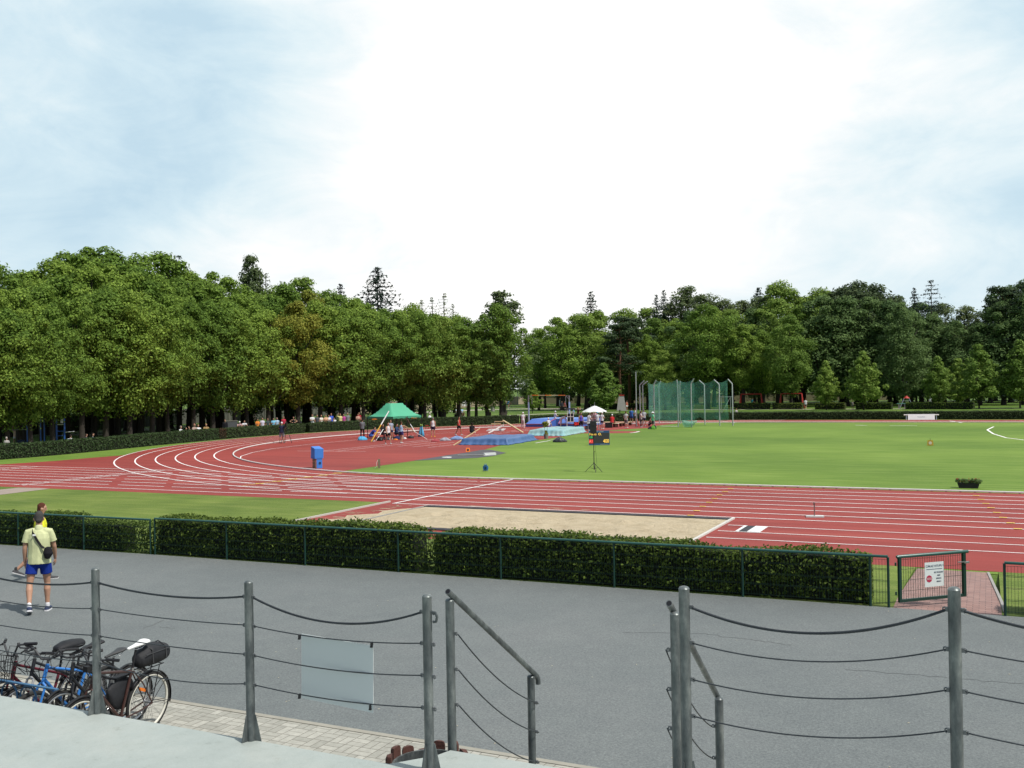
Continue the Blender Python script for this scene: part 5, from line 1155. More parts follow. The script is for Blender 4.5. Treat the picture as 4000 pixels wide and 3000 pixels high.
def detailed(label, x, y, rz, ps, h, z, top, bot, hairc, skin, shirt='tee', kind='shorts', vox=.0085, sole=W, upper=(.04, .055, .11), socks=W):
    J = joints(ps); o = thing('person', label, 'person', (x, y, z), rz); k = h/1.75; o.scale = (k, k, k)
    b_ = build_body(J, vox, True)
    body = use(o, b_, skin, o)
    mb = MB(); mb.v, mb.f = [tuple(v.co) for v in b_.vertices], [tuple(p.vertices) for p in b_.polygons]
    for nm, sg in (('L', -1), ('R', 1)):
        pn = V3(-sg, .25, 0).normalized(); d = (J['ha'+nm]-J['wr'+nm]).normalized(); pn = (pn-d*pn.dot(d)).normalized(); hand(mb, J['wr'+nm], J['ha'+nm], pn, sg, .6)
    h_, hv = J['head'], J['hdv']; f = V3(0, 1, 0)
    blob(mb, [h_+f*.086+hv*.02, h_+f*.098-hv*.006, h_+f*.108-hv*.026], [.007, .009, .0125], n=8)                       # nose
    for sg in (-1, 1):
        blob(mb, [h_+V3(sg*.05, .08, 0)+hv*.028, h_+V3(sg*.015, .092, 0)+hv*.03], [.008, .008], n=8)                    # brow
        blob(mb, [h_+V3(sg*.076, -.012, 0)+hv*.022, h_+V3(sg*.082, -.018, 0)+hv*.0, h_+V3(sg*.075, -.008, 0)-hv*.03], [(.007, .018), (.008, .02), (.006, .012)], side=(1, 0, 0), n=8)
    blob(mb, [h_+V3(-.022, .087, 0)-hv*.055, h_+V3(.022, .087, 0)-hv*.055], [.007, .007], n=8)                          # lips
    me = melt(mb, 'body', .0062, 1); body.data = me; me.materials.append(skin); body.material_slots[0].link = 'OBJECT'; body.material_slots[0].material = skin
    for sg in (-1, 1):
        m_ = MB(); m_.ball(h_+V3(sg*.030, .080, 0)+hv*.008, .0085, 10, 8); m_.build('eye', cloth((.05, .04, .035)), body, 'all')
    sh = use(o, build_shirt(J, shirt, .010), fold_cloth('shirt_cloth', top), o)
    td = J['td']; m_ = MB()
    if shirt == 'tee':
        n_ = J['neck']; blob(m_, [n_-td*.02+V3(0, -.006, 0), n_+td*.022+V3(0, -.004, 0)], [(.072, .066), (.066, .060)], n=16); me = melt(m_, 'collar', .008, 2); use(o, me, cloth(top), sh)
        for nm in 'LR':
            a, b = J['sh'+nm], J['el'+nm]; m_ = MB(); blob(m_, [mix(a, b, .60), mix(a, b, .655)], [.0685, .067], n=18, ends=(False, False)); c = m_.build('sleeve_cuff', cloth([v*.9 for v in top]), sh, 'all')
    use(o, build_pants(J, kind, .010), fold_cloth('shorts_cloth', bot), o)
    use(o, build_hair(J, 'short', .008), cloth(hairc), o)
    for nm in 'LR':
        a, fd = J['an'+nm], J['fd'+nm]; m_ = MB(); blob(m_, [a-V3(0, 0, .05), a+V3(0, -.003, .035)], [.040, .038], n=14); use(o, melt(m_, 'sock', .008), cloth(socks), o)
        me = build_shoe(J, nm, .009); s_ = use(o, me, cloth(upper), o)
        sd_ = fd.cross(V3(0, 0, 1)).normalized(); b = a-V3(0, 0, .074); m_ = MB(); fl_ = V3(fd.x, fd.y, fd.z)
        upn = sd_.cross(fl_).normalized(); upn = upn if upn.z > 0 else -upn
        pr_ = [(-.095, .022), (-.085, .036), (-.03, .043), (.05, .049), (.11, .048), (.165, .038), (.19, .018)]
        ol = [b+fl_*u+sd_*w_ for u, w_ in pr_]+[b+fl_*u-sd_*w_ for u, w_ in pr_[::-1]]
        m_.rings([[p-upn*.016 for p in ol], [p+upn*.008 for p in ol]]); m_.build('sole', cloth(sole), s_)
    return o, J
mp_ = gp(156, 2388, PZ)
MAN = dict(arms=(((-.17, -.08, -1), (-.03, .22, -1)), ((.2, .16, -1), (.0, .45, -.9))), legs=(((-.13, -.16, -1), (.05, -.52, -.85)), ((.05, .18, -1), (.0, -.05, -1))), head=16, pitch=3)
mrz = math.atan2(mp_.x, -mp_.y)+R(172)
man, JM = detailed('person in pale yellow polo shirt and blue shorts walking away across the asphalt', mp_.x, mp_.y, mrz, MAN, 1.86, PZ, (.55, .58, .33), (.012, .035, .25), (.055, .052, .05), SKIN)
bp_ = gp(158, 2262, PZ)
BOY = dict(arms=(((-.22, -.12, -.95), (-.1, .25, -1)), ((.2, .02, -.97), (.05, .35, -.9))), legs=(((-.03, -.38, -.9), (0, -.75, -.62)), ((.03, .32, -.95), (0, .10, -1))), pitch=3, head=8)
boy, JB = detailed('boy with reddish brown hair and bright yellow shirt walking beyond the man', bp_.x, bp_.y, math.atan2(bp_.x, -bp_.y)+R(96), BOY, 1.68, PZ, (.72, .72, .04), (.02, .022, .03), (.085, .03, .018), SKIN, upper=(.07, .07, .075), sole=(.5, .5, .5), socks=(.05, .05, .05), vox=.010)
# shoulder bag worn across the back
bg_ = thing('shoulder_bag', 'black round shoulder bag hanging across the back of the man', 'bag', mp_, mrz); bg_.scale = man.scale
td = JM['td']; c = JM['hip']+td*.10+V3(.165, -.15, 0)
m_ = MB(); blob(m_, [c+V3(-.015, 0, -.07), c+V3(0, -.008, -.01), c+V3(-.008, 0, .065)], [(.055, .04), (.078, .05), (.062, .038)], side=(1, 0, 0), n=18); me = melt(m_, 'pouch', .008, 2); use(bg_, me, cloth((.014, .014, .017)), bg_)
sp_ = [JM['hip']+td*.18+V3(.10, -.168, 0), JM['waist']+td*.06+V3(.05, -.146, 0), JM['chest']+V3(-.015, -.150, 0), JM['chest']+td*.08+V3(-.055, -.140, 0), JM['neck']-td*.055+V3(-.085, -.108, 0), JM['neck']-td*.012+V3(-.1, -.03, 0), JM['neck']-td*.03+V3(-.1, .05, 0), JM['chest']+td*.05+V3(-.05, .128, 0), JM['waist']+V3(.08, .135, 0), JM['hip']+td*.12+V3(.17, .03, 0), JM['hip']+td*.12+V3(.18, -.08, 0)]
m_ = MB(); rg = []
for i, p in enumerate(sp_):
    t = (sp_[min(i+1, len(sp_)-1)]-sp_[max(i-1, 0)]).normalized(); ax = (p-(JM['hip']+td*((p-JM['hip']).dot(td)))).normalized(); s = t.cross(ax).normalized()
    rg.append([p+s*.019+ax*.003, p-s*.019+ax*.003, p-s*.019-ax*.003, p+s*.019-ax*.003])
m_.rings(rg); m_.build('strap', cloth((.02, .02, .022)), bg_)
p = sp_[3]; m_ = MB(); m_.box(p+V3(0, -.006, 0), (.05, .008, .03)); m_.build('buckle', MT['white'], bg_)
# ------------------------------------------------------------------ equipment on the field
def rz_face(x, y, rel=0): return math.atan2(x, -y)+R(rel)          # local +Y looks at the camera, local -X is image right
def T(name, label, cat, px, py, rel=180, group=None, z=0):         # rel=180: local +X image right, local -Y towards the camera
    g_ = gp(px, py, z); return thing(name, label, cat, g_, rz_face(g_.x, g_.y, rel), group)
def mpp(px, py): g_ = gp(px, py); return depth(g_.x, g_.y)/FPX      # metres per photo pixel there
def part(parent, name, m, fn, smooth=False):
    mb = MB(); fn(mb); return mb.build(name, m, parent, smooth)
# tent ---------------------------------------------------------------
Cn = gp(1535, 1716); rv = Vector((Cn.x, Cn.y, 0)).normalized(); rx_ = Vector((rv.y, -rv.x, 0)); rx_ = rx_ if rx_.x > 0 else -rx_
La, Lb = (-rx_*2.2+rv*2.0), (rx_*2.55+rv*2.8)
tn = thing('canopy_tent', 'green pop-up canopy tent with concave roof beside the vault runway', 'tent', Cn)
TG = mat('tent_fabric', (.07, .36, .21), .6, .06, 2, bump=.1, bscale=6); TGD = mat('tent_valance', (.05, .28, .165), .65, .08, 2)
ze, zr = ztop(1535, 1628, Cn.x, Cn.y), ztop(1535, 1585, Cn.x, Cn.y)+.18
def tent_roof(mb):
    n = 20; vs = []
    la, lb = La.length, Lb.length; sh = min(la, lb)/2
    for j in range(n+1):
        for i in range(n+1):
            u, v = i/n, j/n; s = min(u*la, (1-u)*la, v*lb*1.12, (1-v)*lb*1.12)/sh; ed = -.05*math.sin(min(1, s*3)*0) ; p = La*u+Lb*v
            vs.append((p.x, p.y, ze+(zr-ze)*min(1, s/.80)**1.5+.02*math.sin(9*u+7*v)*(1-s)))
    mb.add(vs, [(j*(n+1)+i, (j+1)*(n+1)+i, (j+1)*(n+1)+i+1, j*(n+1)+i+1) for j in range(n) for i in range(n)])
part(tn, 'roof', TG, tent_roof, True)
def tent_val(mb):
    n = 16; c4 = [Vector((0, 0, 0)), La, La+Lb, Lb]
    for a, b in zip(c4, c4[1:]+c4[:1]):
        vs = []
        for i in range(n+1): p = a.lerp(b, i/n); vs += [(p.x, p.y, ze+.005), (p.x, p.y, ze-.17-.03*math.sin(i*2.1))]
        mb.add(vs, [(2*i, 2*i+1, 2*i+3, 2*i+2) for i in range(n)])
part(tn, 'valance', TGD, tent_val)
for q in (Vector((0, 0, 0)), La, Lb, La+Lb, Lb*.5):
    part(tn, 'leg', MT['black'], lambda mb: mb.bar(q, q+Vector((0, 0, ze)), .045, .045, (0, 1, 0)))
def rod(name, label, cat, a, b, r, ms, group=None, n=8):
    a, b = Vector(a), Vector(b); o = thing(name, label, cat, a, 0, group); d_ = b-a
    if len(ms) == 1: part(o, 'shaft', ms[0], lambda mb: mb.tube([(0, 0, 0), d_*.5, d_], r, n), True)
    else:
        part(o, 'shaft', ms[0], lambda mb: mb.tube([(0, 0, 0), d_*.55], r, n), True); part(o, 'wrapped_end', ms[1], lambda mb: mb.tube([d_*.55, d_], r*.96, n), True)
    return o
def pz(px, py, gx, gy): g_ = gp(gx, gy); return Vector((at(px, py, g_.y).x, g_.y, at(px, py, g_.y).z))
rod('vault_pole', 'yellow and white vault pole leaning on the tent front', 'vault pole', gp(1450, 1727)+Vector((0, 0, .03)), pz(1519, 1606, 1519, 1722), .05, (mat('pole_yellow', (.62, .36, .05), .4), MT['white']))
rod('vault_pole', 'thin white vault pole leaning low inside the tent', 'vault pole', gp(1470, 1722)+Vector((0, 0, .03)), pz(1498, 1675, 1498, 1716), .03, (MT['white'],))
rod('vault_pole', 'vault pole with dark grip leaning inside the right of the tent', 'vault pole', gp(1624, 1714)+Vector((0, 0, .5)), pz(1586, 1629, 1586, 1712), .03, (MT['white'], MT['dwood']))
rod('vault_pole', 'long pale vault pole held by the athlete, its tip on the runway', 'vault pole', gp(1668, 1717)+Vector((0, 0, .03)), pz(1577, 1661, 1577, 1726), .028, (MT['white'], MT['lwood']))
def bench(label, a, b, h, w_, mseat, mleg, group=None, back=0):
    a, b = Vector(a), Vector(b); o = thing('bench', label, 'bench', (a+b)/2, math.atan2((b-a).y, (b-a).x), group); l = (b-a).length
    part(o, 'seat', mseat, lambda mb: [mb.box((0, (k-1)*w_/3, h-.02), (l, w_/3-.015, .04)) for k in range(3)])
    for s in (-1, 1): part(o, 'leg', mleg, lambda mb: (mb.box((s*l*.38, 0, h/2-.02), (.06, w_*.85, h-.04)) if mleg is not MT['white'] else mb.tube([(s*l*.4, -w_*.45, 0), (s*l*.4, -w_*.45, h-.04), (s*l*.4, w_*.45, h-.04), (s*l*.4, w_*.45, 0)], .025, 6)))
    if back: part(o, 'backrest', mseat, lambda mb: [mb.box((0, w_/2+.03, h+.18+k*.16), (l, .03, .11)) for k in range(2)])
    return o
bench('dark-seated bench with white tube legs under the tent', gp(1562, 1710), gp(1640, 1703), .45, .4, MT['dwood'], MT['white'])
def heap(name, label, cat, px, py, wpx, hpx, m, seed, squash=.7, n=26, group=None):
    o = T(name, label, cat, px, py, 180, group); k = mpp(px, py); rx, rz_ = wpx*k/2, hpx*k; rg = random.Random(seed); ph = [rg.uniform(0, 6) for _ in range(8)]
    def f(mb):
        rings = []
        for i in range(9):
            t = i/8; z = rz_*(1-(1-t)**1.6); r = (1-t**2.2)*.98+.02; ring = []
            for j in range(n):
                a = 2*math.pi*j/n; w_ = 1+.16*math.sin(3*a+ph[0])+.10*math.sin(7*a+ph[1]+t*3)+.06*math.sin(13*a+ph[2])
                ring.append((rx*r*w_*math.cos(a), rx*squash*r*w_*math.sin(a), max(0.002, z*(1+.14*math.sin(5*a+ph[3])+.1*math.sin(2*a+ph[4])))))
            rings.append(ring)
        mb.rings(rings)
    mb = MB(); f(mb); b = mb.build('folds', m, o, 'all'); return o
BTOW = mat('towel_blue', (.08, .36, .60), .9, .2, 5)
heap('towel', 'bright blue towel on the ground at the left tent corner', 'towel', 1414, 1720, 34, 14, BTOW, 1)
tw = T('towel', 'bright blue towel hung over a stand at the right tent corner', 'towel', 1646, 1706); k = mpp(1646, 1706)
part(tw, 'cloth', BTOW, lambda mb: mb.rings([[(math.cos(a)*r_x*(1+.15*math.sin(4*a)), math.sin(a)*r_x*.6, z) for a in [2*math.pi*i/14 for i in range(14)]] for r_x, z in ((.30, .0), (.24, .35), (.14, .75), (.10, .95))]), 'all')
part(tw, 'ball', mat('lime', (.3, .5, .1), .7), lambda mb: mb.ball((0, 0, 1.02), .13), 'all')
for i, (px, py, w_, h_, m, nm) in enumerate(((1486, 1722, 22, 13, MT['black'], 'black sports bag beside the thin white pole'), (1510, 1719, 18, 11, MT['dgrey'], 'dark grey bag under the tent centre'), (1552, 1717, 26, 12, cloth(NAVY), 'navy bag at the athlete seat under the tent'), (1546, 1719, 16, 5, cloth(ORA), 'orange clothes lying on the red surface'), (1582, 1715, 12, 6, MT['white'], 'small white bag by the bench leg'), (1605, 1712, 22, 10, MT['black'], 'black bag under the white-legged bench'))):
    heap('sports_bag', nm, 'bag', px, py, w_, h_, m, 20+i)
for i, (px, py, w_, h_, m, nm) in enumerate(((1700, 1725, 34, 9, mat('cover_red', (.30, .05, .06), .8), 'crumpled dark red cover left of the blue tarpaulin'), (1738, 1722, 40, 12, mat('cover_grey', (.30, .31, .36), .8), 'crumpled grey and white cover beside the red one'), (1785, 1718, 50, 14, mat('cover_lblue', (.18, .28, .48), .8), 'crumpled pale blue cover touching the blue tarpaulin'), (2186, 1727, 52, 17, mat('cover_black', (.03, .033, .037), .45, .4, 6, spec=.6), 'black crumpled sheet heaped on the grass'))):
    heap('crumpled_cover', nm, 'cover', px, py, w_, h_, m, 40+i)
st = T('stool', 'small dark red stool behind the white-singlet athlete', 'stool', 1668, 1676); part(st, 'seat', MT['red'], lambda mb: mb.box((0, 0, .38), (.35, .3, .05)))
for s in (-1, 1): part(st, 'leg', cloth(RBR), lambda mb: mb.box((s*.12, 0, .18), (.06, .22, .355)))
# draped mats --------------------------------------------------------
def draped(label, A, B, D, h, m, seed, flare=.20, nm='tarpaulin'):
    A, B, D = Vector(A), Vector(B), Vector(D); o = thing('covered_mat', label, 'covered mat', A); u, v = B-A, D-A; rg = random.Random(seed); ph = [rg.uniform(0, 6.28) for _ in range(12)]
    def f(mb):
        n = 44; vs = []; per = []
        ring = []
        for k in range(4):
            a, b = ((0, 0), (1, 0), (1, 1), (0, 1))[k], ((1, 0), (1, 1), (0, 1), (0, 0))[k]
            for i in range(n): t = i/n; ring.append((a[0]+(b[0]-a[0])*t, a[1]+(b[1]-a[1])*t))
        N_ = len(ring); lv = []
        for L_, (ins, z, fl) in enumerate(((-.46, .95, 0), (-.36, 1, 0), (-.25, .97, 0), (-.14, 1.0, 0), (-.05, .99, .0), (-.012, .955, .1), (.008, .84, .3), (.016, .62, .55), (.028, .38, .9), (.05, .16, 1.35), (.085, .03, 2.0))):
            r_ = []
            for i, (a, b) in enumerate(ring):
                ca, cb = a-.5, b-.5; s = 1+2*ins; s_ = i/N_*2*math.pi
                wv = (.4*math.sin(13*s_+ph[0]+z*1.5)+.55*math.sin(29*s_+ph[1]-z*1.2+.8*math.sin(5*s_))+.3*math.sin(7*s_+ph[2]))*fl*flare*.35
                p = u*(.5+ca*s)+v*(.5+cb*s); cd = (u*ca+v*cb).normalized()
                zz = h*z*(1+.05*math.sin(6*a+ph[3])*math.cos(5*b+ph[4])+.03*math.sin(14*a+9*b+ph[5])) if z > .8 else h*z*(1+.05*math.sin(19*s_+ph[7]))
                q = p+cd*wv; r_.append((q.x, q.y, max(.01, zz+(.02*math.sin(23*s_+ph[5]) if z < .1 else 0))))
            lv.append(r_)
        mb.rings(lv[::-1], True)
    mb = MB(); f(mb); mb.build(nm, m, o, 'all'); return o
draped('landing mat under a dark blue tarpaulin at the grass edge', gp(1806, 1737), gp(1979, 1738), gp(1806, 1737)+Vector((-.6, 6.0, 0)), .50, mat('tarp_blue', (.055, .12, .27), .5, .2, 3, spec=.5), 5)
draped('landing mat under a pale teal tarpaulin beyond the blue one', gp(2070, 1702), gp(2200, 1703), gp(2070, 1702)+Vector((-.7, 6.6, 0)), .55, mat('tarp_teal', (.25, .40, .40), .55, .3, 2.5, spec=.4, dirt=((.14, .42, .52), .9, .5, .55)), 9)
# pole vault bed, uprights and bar -----------------------------------
vm_ = thing('vault_mat', 'large blue pole vault landing mat with a notched front', 'landing mat', (-42, 97, 0)); VB = mat('mat_blue', (.06, .14, .46), .55, .12, 3); VL = mat('mat_light', (.12, .24, .56), .55, .12, 3); PIP = mat('mat_piping', (.45, .12, .18), .6)
part(vm_, 'main_block', VL, lambda mb: mb.box((0, 4.6, .40), (6.4, 5.0, .8)))
for s in (-1, 1):
    part(vm_, 'front_wedge', VB, lambda mb: mb.add([(s*a, b, z) for a, b, z in ((.35, 2.08, 0), (3.2, 2.08, 0), (3.2, 2.08, .8), (.35, 2.08, .8), (.75, .1, 0), (3.0, -.1, 0), (3.0, -.1, .3), (.75, .1, .3))], [(0, 1, 2, 3), (4, 7, 6, 5), (3, 2, 6, 7), (0, 4, 5, 1), (1, 5, 6, 2), (0, 3, 7, 4)]))
    part(vm_, 'piping', PIP, lambda mb: (mb.bar((s*.75, .08, .32), (s*.35, 2.06, .83), .07, .06), mb.bar((s*.75, .07, .31), (s*3.0, -.13, .31), .06, .06)))
k = gp(2065, 1655); Yv = 101.0
up_ = []
for px, s, nm in ((2066, 1, 'left'), (2225, -1, 'right')):
    x = at(px, 1650, Yv).x; zt = at(px, 1545, Yv).z; o = thing('vault_upright', nm+' upright of the pole vault bar with white base post', 'vault upright', (x, Yv, 0)); up_.append((x, zt))
    part(o, 'base_post', mat('upright_pale_'+nm, (.40, .48, .62), .5), lambda mb: mb.box((0, 0, 1.3), (.13, .13, 2.6)))
    part(o, 'mast', MT['silver'], lambda mb: mb.box((0, 0, (2.6+zt)/2), (.10, .10, zt-2.6)))
    part(o, 'foot', MT['dgrey'], lambda mb: mb.box((0, 0, .04), (.5, .7, .08)))
    part(o, 'extension', MT['silver'], lambda mb: (mb.bar((0, 0, zt-.03), (s*.42, 0, zt-.03), .05, .05), mb.bar((s*.42, 0, zt-.03), (s*.42, 0, zt-.95), .05, .05, (0, 1, 0)), mb.bar((s*.05, 0, zt-.4), (s*.36, 0, zt-.06), .03, .03)))
b0, b1 = Vector((up_[0][0]+.45, Yv-.06, up_[0][1]+.02)), Vector((up_[1][0]-.45, Yv-.06, up_[1][1]+.02)); cb = thing('crossbar', 'orange and pale crossbar lying on the vault uprights', 'crossbar', b0); d_ = b1-b0
for i in range(5): part(cb, 'bar_section', MT['orange'] if i % 2 == 0 else MT['lwood'], lambda mb: mb.tube([d_*i/5, d_*(i+1)/5], .035, 8), True)
hc = T('judge_chair', 'tall white-framed judge chair with dark seat beside the vault mat', 'chair', 2229, 1668); zt = 1.85
part(hc, 'frame', MT['white'], lambda mb: [mb.bar((sx*.38, sy*.3, 0), (sx*.3, sy*.25, zt), .05, .05, (0, 1, 0)) for sx in (-1, 1) for sy in (-1, 1)]+[mb.bar((-.36, -.28, z), (.36, -.28, z), .05, .05) for z in (.55, 1.1, 1.6)]+[mb.bar((0, -.28, .55), (0, -.26, 1.6), .05, .05, (0, 1, 0))])
part(hc, 'seat', MT['dgrey'], lambda mb: mb.box((0, 0, zt+.07), (1.0, .7, .14)))
part(hc, 'backboard', MT['dgrey'], lambda mb: mb.box((0, .3, .95), (.66, .03, .9)))
rd = T('number_display', 'small black display with red digits beside the athlete in purple', 'display', 2253, 1672); part(rd, 'case', MT['black'], lambda mb: mb.box((0, .06, .42), (.62, .1, .42))); part(rd, 'stand', MT['dgrey'], lambda mb: mb.box((0, .06, .10), (.3, .2, .2)))
LEDR = mat('led_red', (1.0, .03, .03), .5, .0, 1, emit=1.0); LEDY = mat('led_amber', (1.0, .60, .10), .5, .0, 1, emit=.95); LEDG = mat('led_green', (.06, .75, .22), .5, .0, 1, emit=.75)
text_obj('531', .38, LEDR, rd, (0, -.005, .42), sx=.85)
# umbrella and officials' furniture ----------------------------------
um = T('parasol', 'white parasol over the group of officials', 'parasol', 2324, 1674); k = mpp(2324, 1674); gx = gp(2324, 1674); zt = ztop(2324, 1585, gx.x, gx.y); zb = ztop(2324, 1608, gx.x, gx.y); rr0 = 47*k
part(um, 'canopy', MT['white'], lambda mb: mb.rings([[(r*math.cos(a)*(1+(.04*math.cos(8*a) if r > .3 else 0)), r*math.sin(a), z+(.03*math.cos(8*a) if r > rr0*.9 else 0)) for a in [2*math.pi*(i+.5)/32 for i in range(32)]] for r, z in ((rr0, zb), (rr0*.96, zb+.03), (rr0*.55, zb+(zt-zb)*.55), (rr0*.2, zb+(zt-zb)*.9), (.02, zt))], False), True)
part(um, 'pole', MT['silver'], lambda mb: mb.cyl((0, 0, 0), (0, 0, zt+.35), .022, n=8)); part(um, 'rib', MT['dgrey'], lambda mb: [mb.bar((0, 0, zb+.15), (rr0*.9*math.cos(2*math.pi*i/8), rr0*.9*math.sin(2*math.pi*i/8), zb+.03), .015, .015) for i in range(8)])
tb_ = T('table', 'white-topped folding table with purple cloth front left of the parasol', 'table', 2290, 1676); part(tb_, 'top', MT['white'], lambda mb: mb.box((0, 0, .72), (1.2, .6, .04))); part(tb_, 'cloth_front', cloth((.10, .09, .2)), lambda mb: mb.box((-.1, -.28, .58), (.9, .02, .24)))
for sx in (-1, 1): part(tb_, 'leg', MT['silver'], lambda mb: mb.tube([(sx*.5, -.22, 0), (sx*.5, -.22, .7), (sx*.5, .22, .7), (sx*.5, .22, 0)], .02, 6))
t2 = T('table', 'white officials table piled with papers right behind the loudspeaker', 'table', 2318, 1684); part(t2, 'top', MT['white'], lambda mb: mb.box((0, 0, .78), (1.2, .7, .05)))
for sx in (-1, 1): part(t2, 'leg', MT['silver'], lambda mb: mb.tube([(sx*.5, -.25, 0), (sx*.5, -.25, .75), (sx*.5, .25, .75), (sx*.5, .25, 0)], .02, 6))
part(t2, 'papers', cloth((.75, .75, .72)), lambda mb: [mb.box((-.3+.25*i, .05*(i % 2), .82+.01*i), (.24, .3, .03), .3*i) for i in range(4)])
bench('wooden bench with pale plank nearest the parasol', gp(2358, 1667), gp(2388, 1665), .5, .35, MT['lwood'], MT['white'])
bench('low brown bench in the middle of the row by the throwing area', gp(2396, 1669), gp(2428, 1666), .42, .35, MT['lwood'], MT['dwood'])
bench('right-hand low bench with pale top by the throwing area', gp(2432, 1665), gp(2466, 1661), .38, .35, MT['lwood'], MT['dwood'])
for i, (px, py, w_, h_, d__, m, nm, nn) in enumerate(((2378, 1671, .75, .5, .4, MT['black'], 'dark crate at the left end of the benches', 'crate'), (2408, 1669, .35, .35, .3, MT['dwood'], 'brown box under the low bench', 'box'), (2296, 1678, .5, .35, .35, MT['dgrey'], 'dark round-topped case under the folding table', 'case'))):
    o = T(nn, nm, nn, px, py); part(o, 'body', m, lambda mb: mb.box((0, 0, h_/2), (w_, d__, h_))); part(o, 'lid', MT['dgrey'], lambda mb: mb.box((0, 0, h_+.015), (w_+.03, d__+.03, .03)))
def tripod(label, px, py, h, leg=.45, mm=None, group=None, name='tripod', cat='tripod', rel=180):
    o = T(name, label, cat, px, py, rel, group); mm = mm or MT['black']
    for i in range(3):
        a = R(100+120*i); part(o, 'leg', mm, lambda mb: mb.tube([(leg*math.cos(a), leg*math.sin(a), 0), (.04*math.cos(a), .04*math.sin(a), h)], .022, 6))
    part(o, 'head', mm, lambda mb: (mb.box((0, 0, h+.05), (.12, .12, .12)), mb.bar((0, 0, h+.1), (.18, -.25, h+.02), .03, .03))); return o
tr_ = tripod('camera tripod in front of the filming person on the bend', 1117, 1731, 1.45, .5); g_ = gp(1113, 1731)
vc = thing('video_camera', 'black video camera on the tripod on the bend', 'camera', (g_.x+.12, g_.y+.05, 1.56), rz_face(g_.x, g_.y, 165)); part(vc, 'body', MT['black'], lambda mb: mb.box((0, 0, .07), (.13, .32, .14))); part(vc, 'lens', MT['dgrey'], lambda mb: mb.cyl((0, .16, .07), (0, .28, .07), .05)); part(vc, 'handle', MT['black'], lambda mb: mb.bar((0, -.1, .19), (0, .1, .19), .03, .03))
tripod('dark tripod with small head on the grass behind the benches', 2421, 1645, 1.25, .4)
co = T('traffic_cone', 'small red cone at the foot of the tall post', 'cone', 2489, 1661); part(co, 'body', MT['red'], lambda mb: mb.lathe((0, 0, 0), [(.19, .03), (.05, .7), (.03, .72)], 14), True); part(co, 'foot', MT['red'], lambda mb: mb.box((0, 0, .015), (.5, .5, .03)))
heap('sports_bag', 'green and black bag lying at the feet of the mint-shirted official', 'bag', 2551, 1677, 16, 13, mat('bag_green', (.10, .30, .03), .8, .3, 9), 61); heap('sports_bag', 'black bag right of the green bag by the netting', 'bag', 2559, 1675, 10, 12, MT['black'], 62); heap('sports_bag', 'dark bag left of the green bag by the netting', 'bag', 2540, 1676, 18, 8, MT['dgrey'], 63)
tp = T('tall_post', 'tall slim grey post left of the throwing cage', 'post', 2487, 1666); g_ = gp(2487, 1666); zt = ztop(2485, 1452, g_.x, g_.y); part(tp, 'shaft', MT['silver'], lambda mb: mb.cyl((0, 0, 0), (0, 0, zt), .075, .06, 10), True); part(tp, 'base_plate', MT['dgrey'], lambda mb: mb.box((0, 0, .02), (.35, .35, .04)))
# throwing cage ------------------------------------------------------
cg0 = Vector((-28, 99, 0)); cg = thing('throwing_cage', 'tall throwing cage of bent grey posts with green netting', 'cage', cg0); Z6 = lambda x, y: (2400+x/2.765, 1400+y/2.765)
CP = [((280, 700), (272, 288), (320, 243)), ((312, 712), (308, 288), (357, 248)), ((433, 735), (430, 285), (450, 235)), ((690, 740), (683, 285), (673, 230)), ((835, 745), (822, 276), (857, 220)), ((978, 714), (965, 285), (915, 238)), ((1138, 726), (1133, 280), (1075, 230)), ((1280, 726), (1270, 275), (1225, 225)), ((486, 706), (480, 300), (500, 246)), ((712, 706), (738, 300), (712, 243))]
tips = []; CPM = mat('cage_post', (.36, .38, .39), .5, .15, 3)
for b, e1, e2 in CP:
    B_ = gp(*Z6(*b)); zb_ = ztop(*Z6(*e1), B_.x, B_.y); q = at(*Z6(*e2), B_.y); tips.append(q-cg0); e_ = Vector((B_.x, B_.y, zb_)); bb = B_-cg0
    po = part(cg, 'post', CPM, lambda mb: mb.tube([bb, e_-cg0-Vector((0, 0, .05)), e_-cg0+(q-e_)*.08, q-cg0], .062, 10), True)
def net(mb, T_, zbot, wob, seed, nz=14, per=14):
    ph = random.Random(seed).uniform(0, 6); cols = []
    for s in range(len(T_)-1):
        for i in range(per+(s == len(T_)-2)):
            t = i/per; a = T_[s].lerp(T_[s+1], t); a.z -= .30*4*t*(1-t); zb2 = zbot[s]+(zbot[s+1]-zbot[s])*t-(.25*4*t*(1-t) if zbot[s] > .3 else 0); cols.append((a, zb2, s+t))
    vs = []
    for a, zb2, g__ in cols:
        for j in range(nz+1):
            f = j/nz; z = a.z+(zb2-a.z)*f; w_ = wob*math.sin(math.pi*f)*(math.sin(g__*5+ph)+.5*math.sin(g__*11+f*3)); vs.append((a.x+w_*.4, a.y+w_+.10*f, z))
    n = len(cols); mb.add(vs, [(i*(nz+1)+j, i*(nz+1)+j+1, (i+1)*(nz+1)+j+1, (i+1)*(nz+1)+j) for i in range(n-1) for j in range(nz)])
part(cg, 'front_net', MT['net'], lambda mb: net(mb, [tips[1]+Vector((-.02, 0, -.15)), tips[2], tips[3], tips[4]], (1.1, .75, .65, .30), .12, 1), 'all')
part(cg, 'rear_net', net_mat(.16, .40, 'cage_netting_rear'), lambda mb: net(mb, [tips[1]+Vector((0, .3, -.15)), tips[8], tips[9], tips[5], tips[6], tips[7]], (.8, .6, .6, .8, .75, .6), .15, 2), 'all')
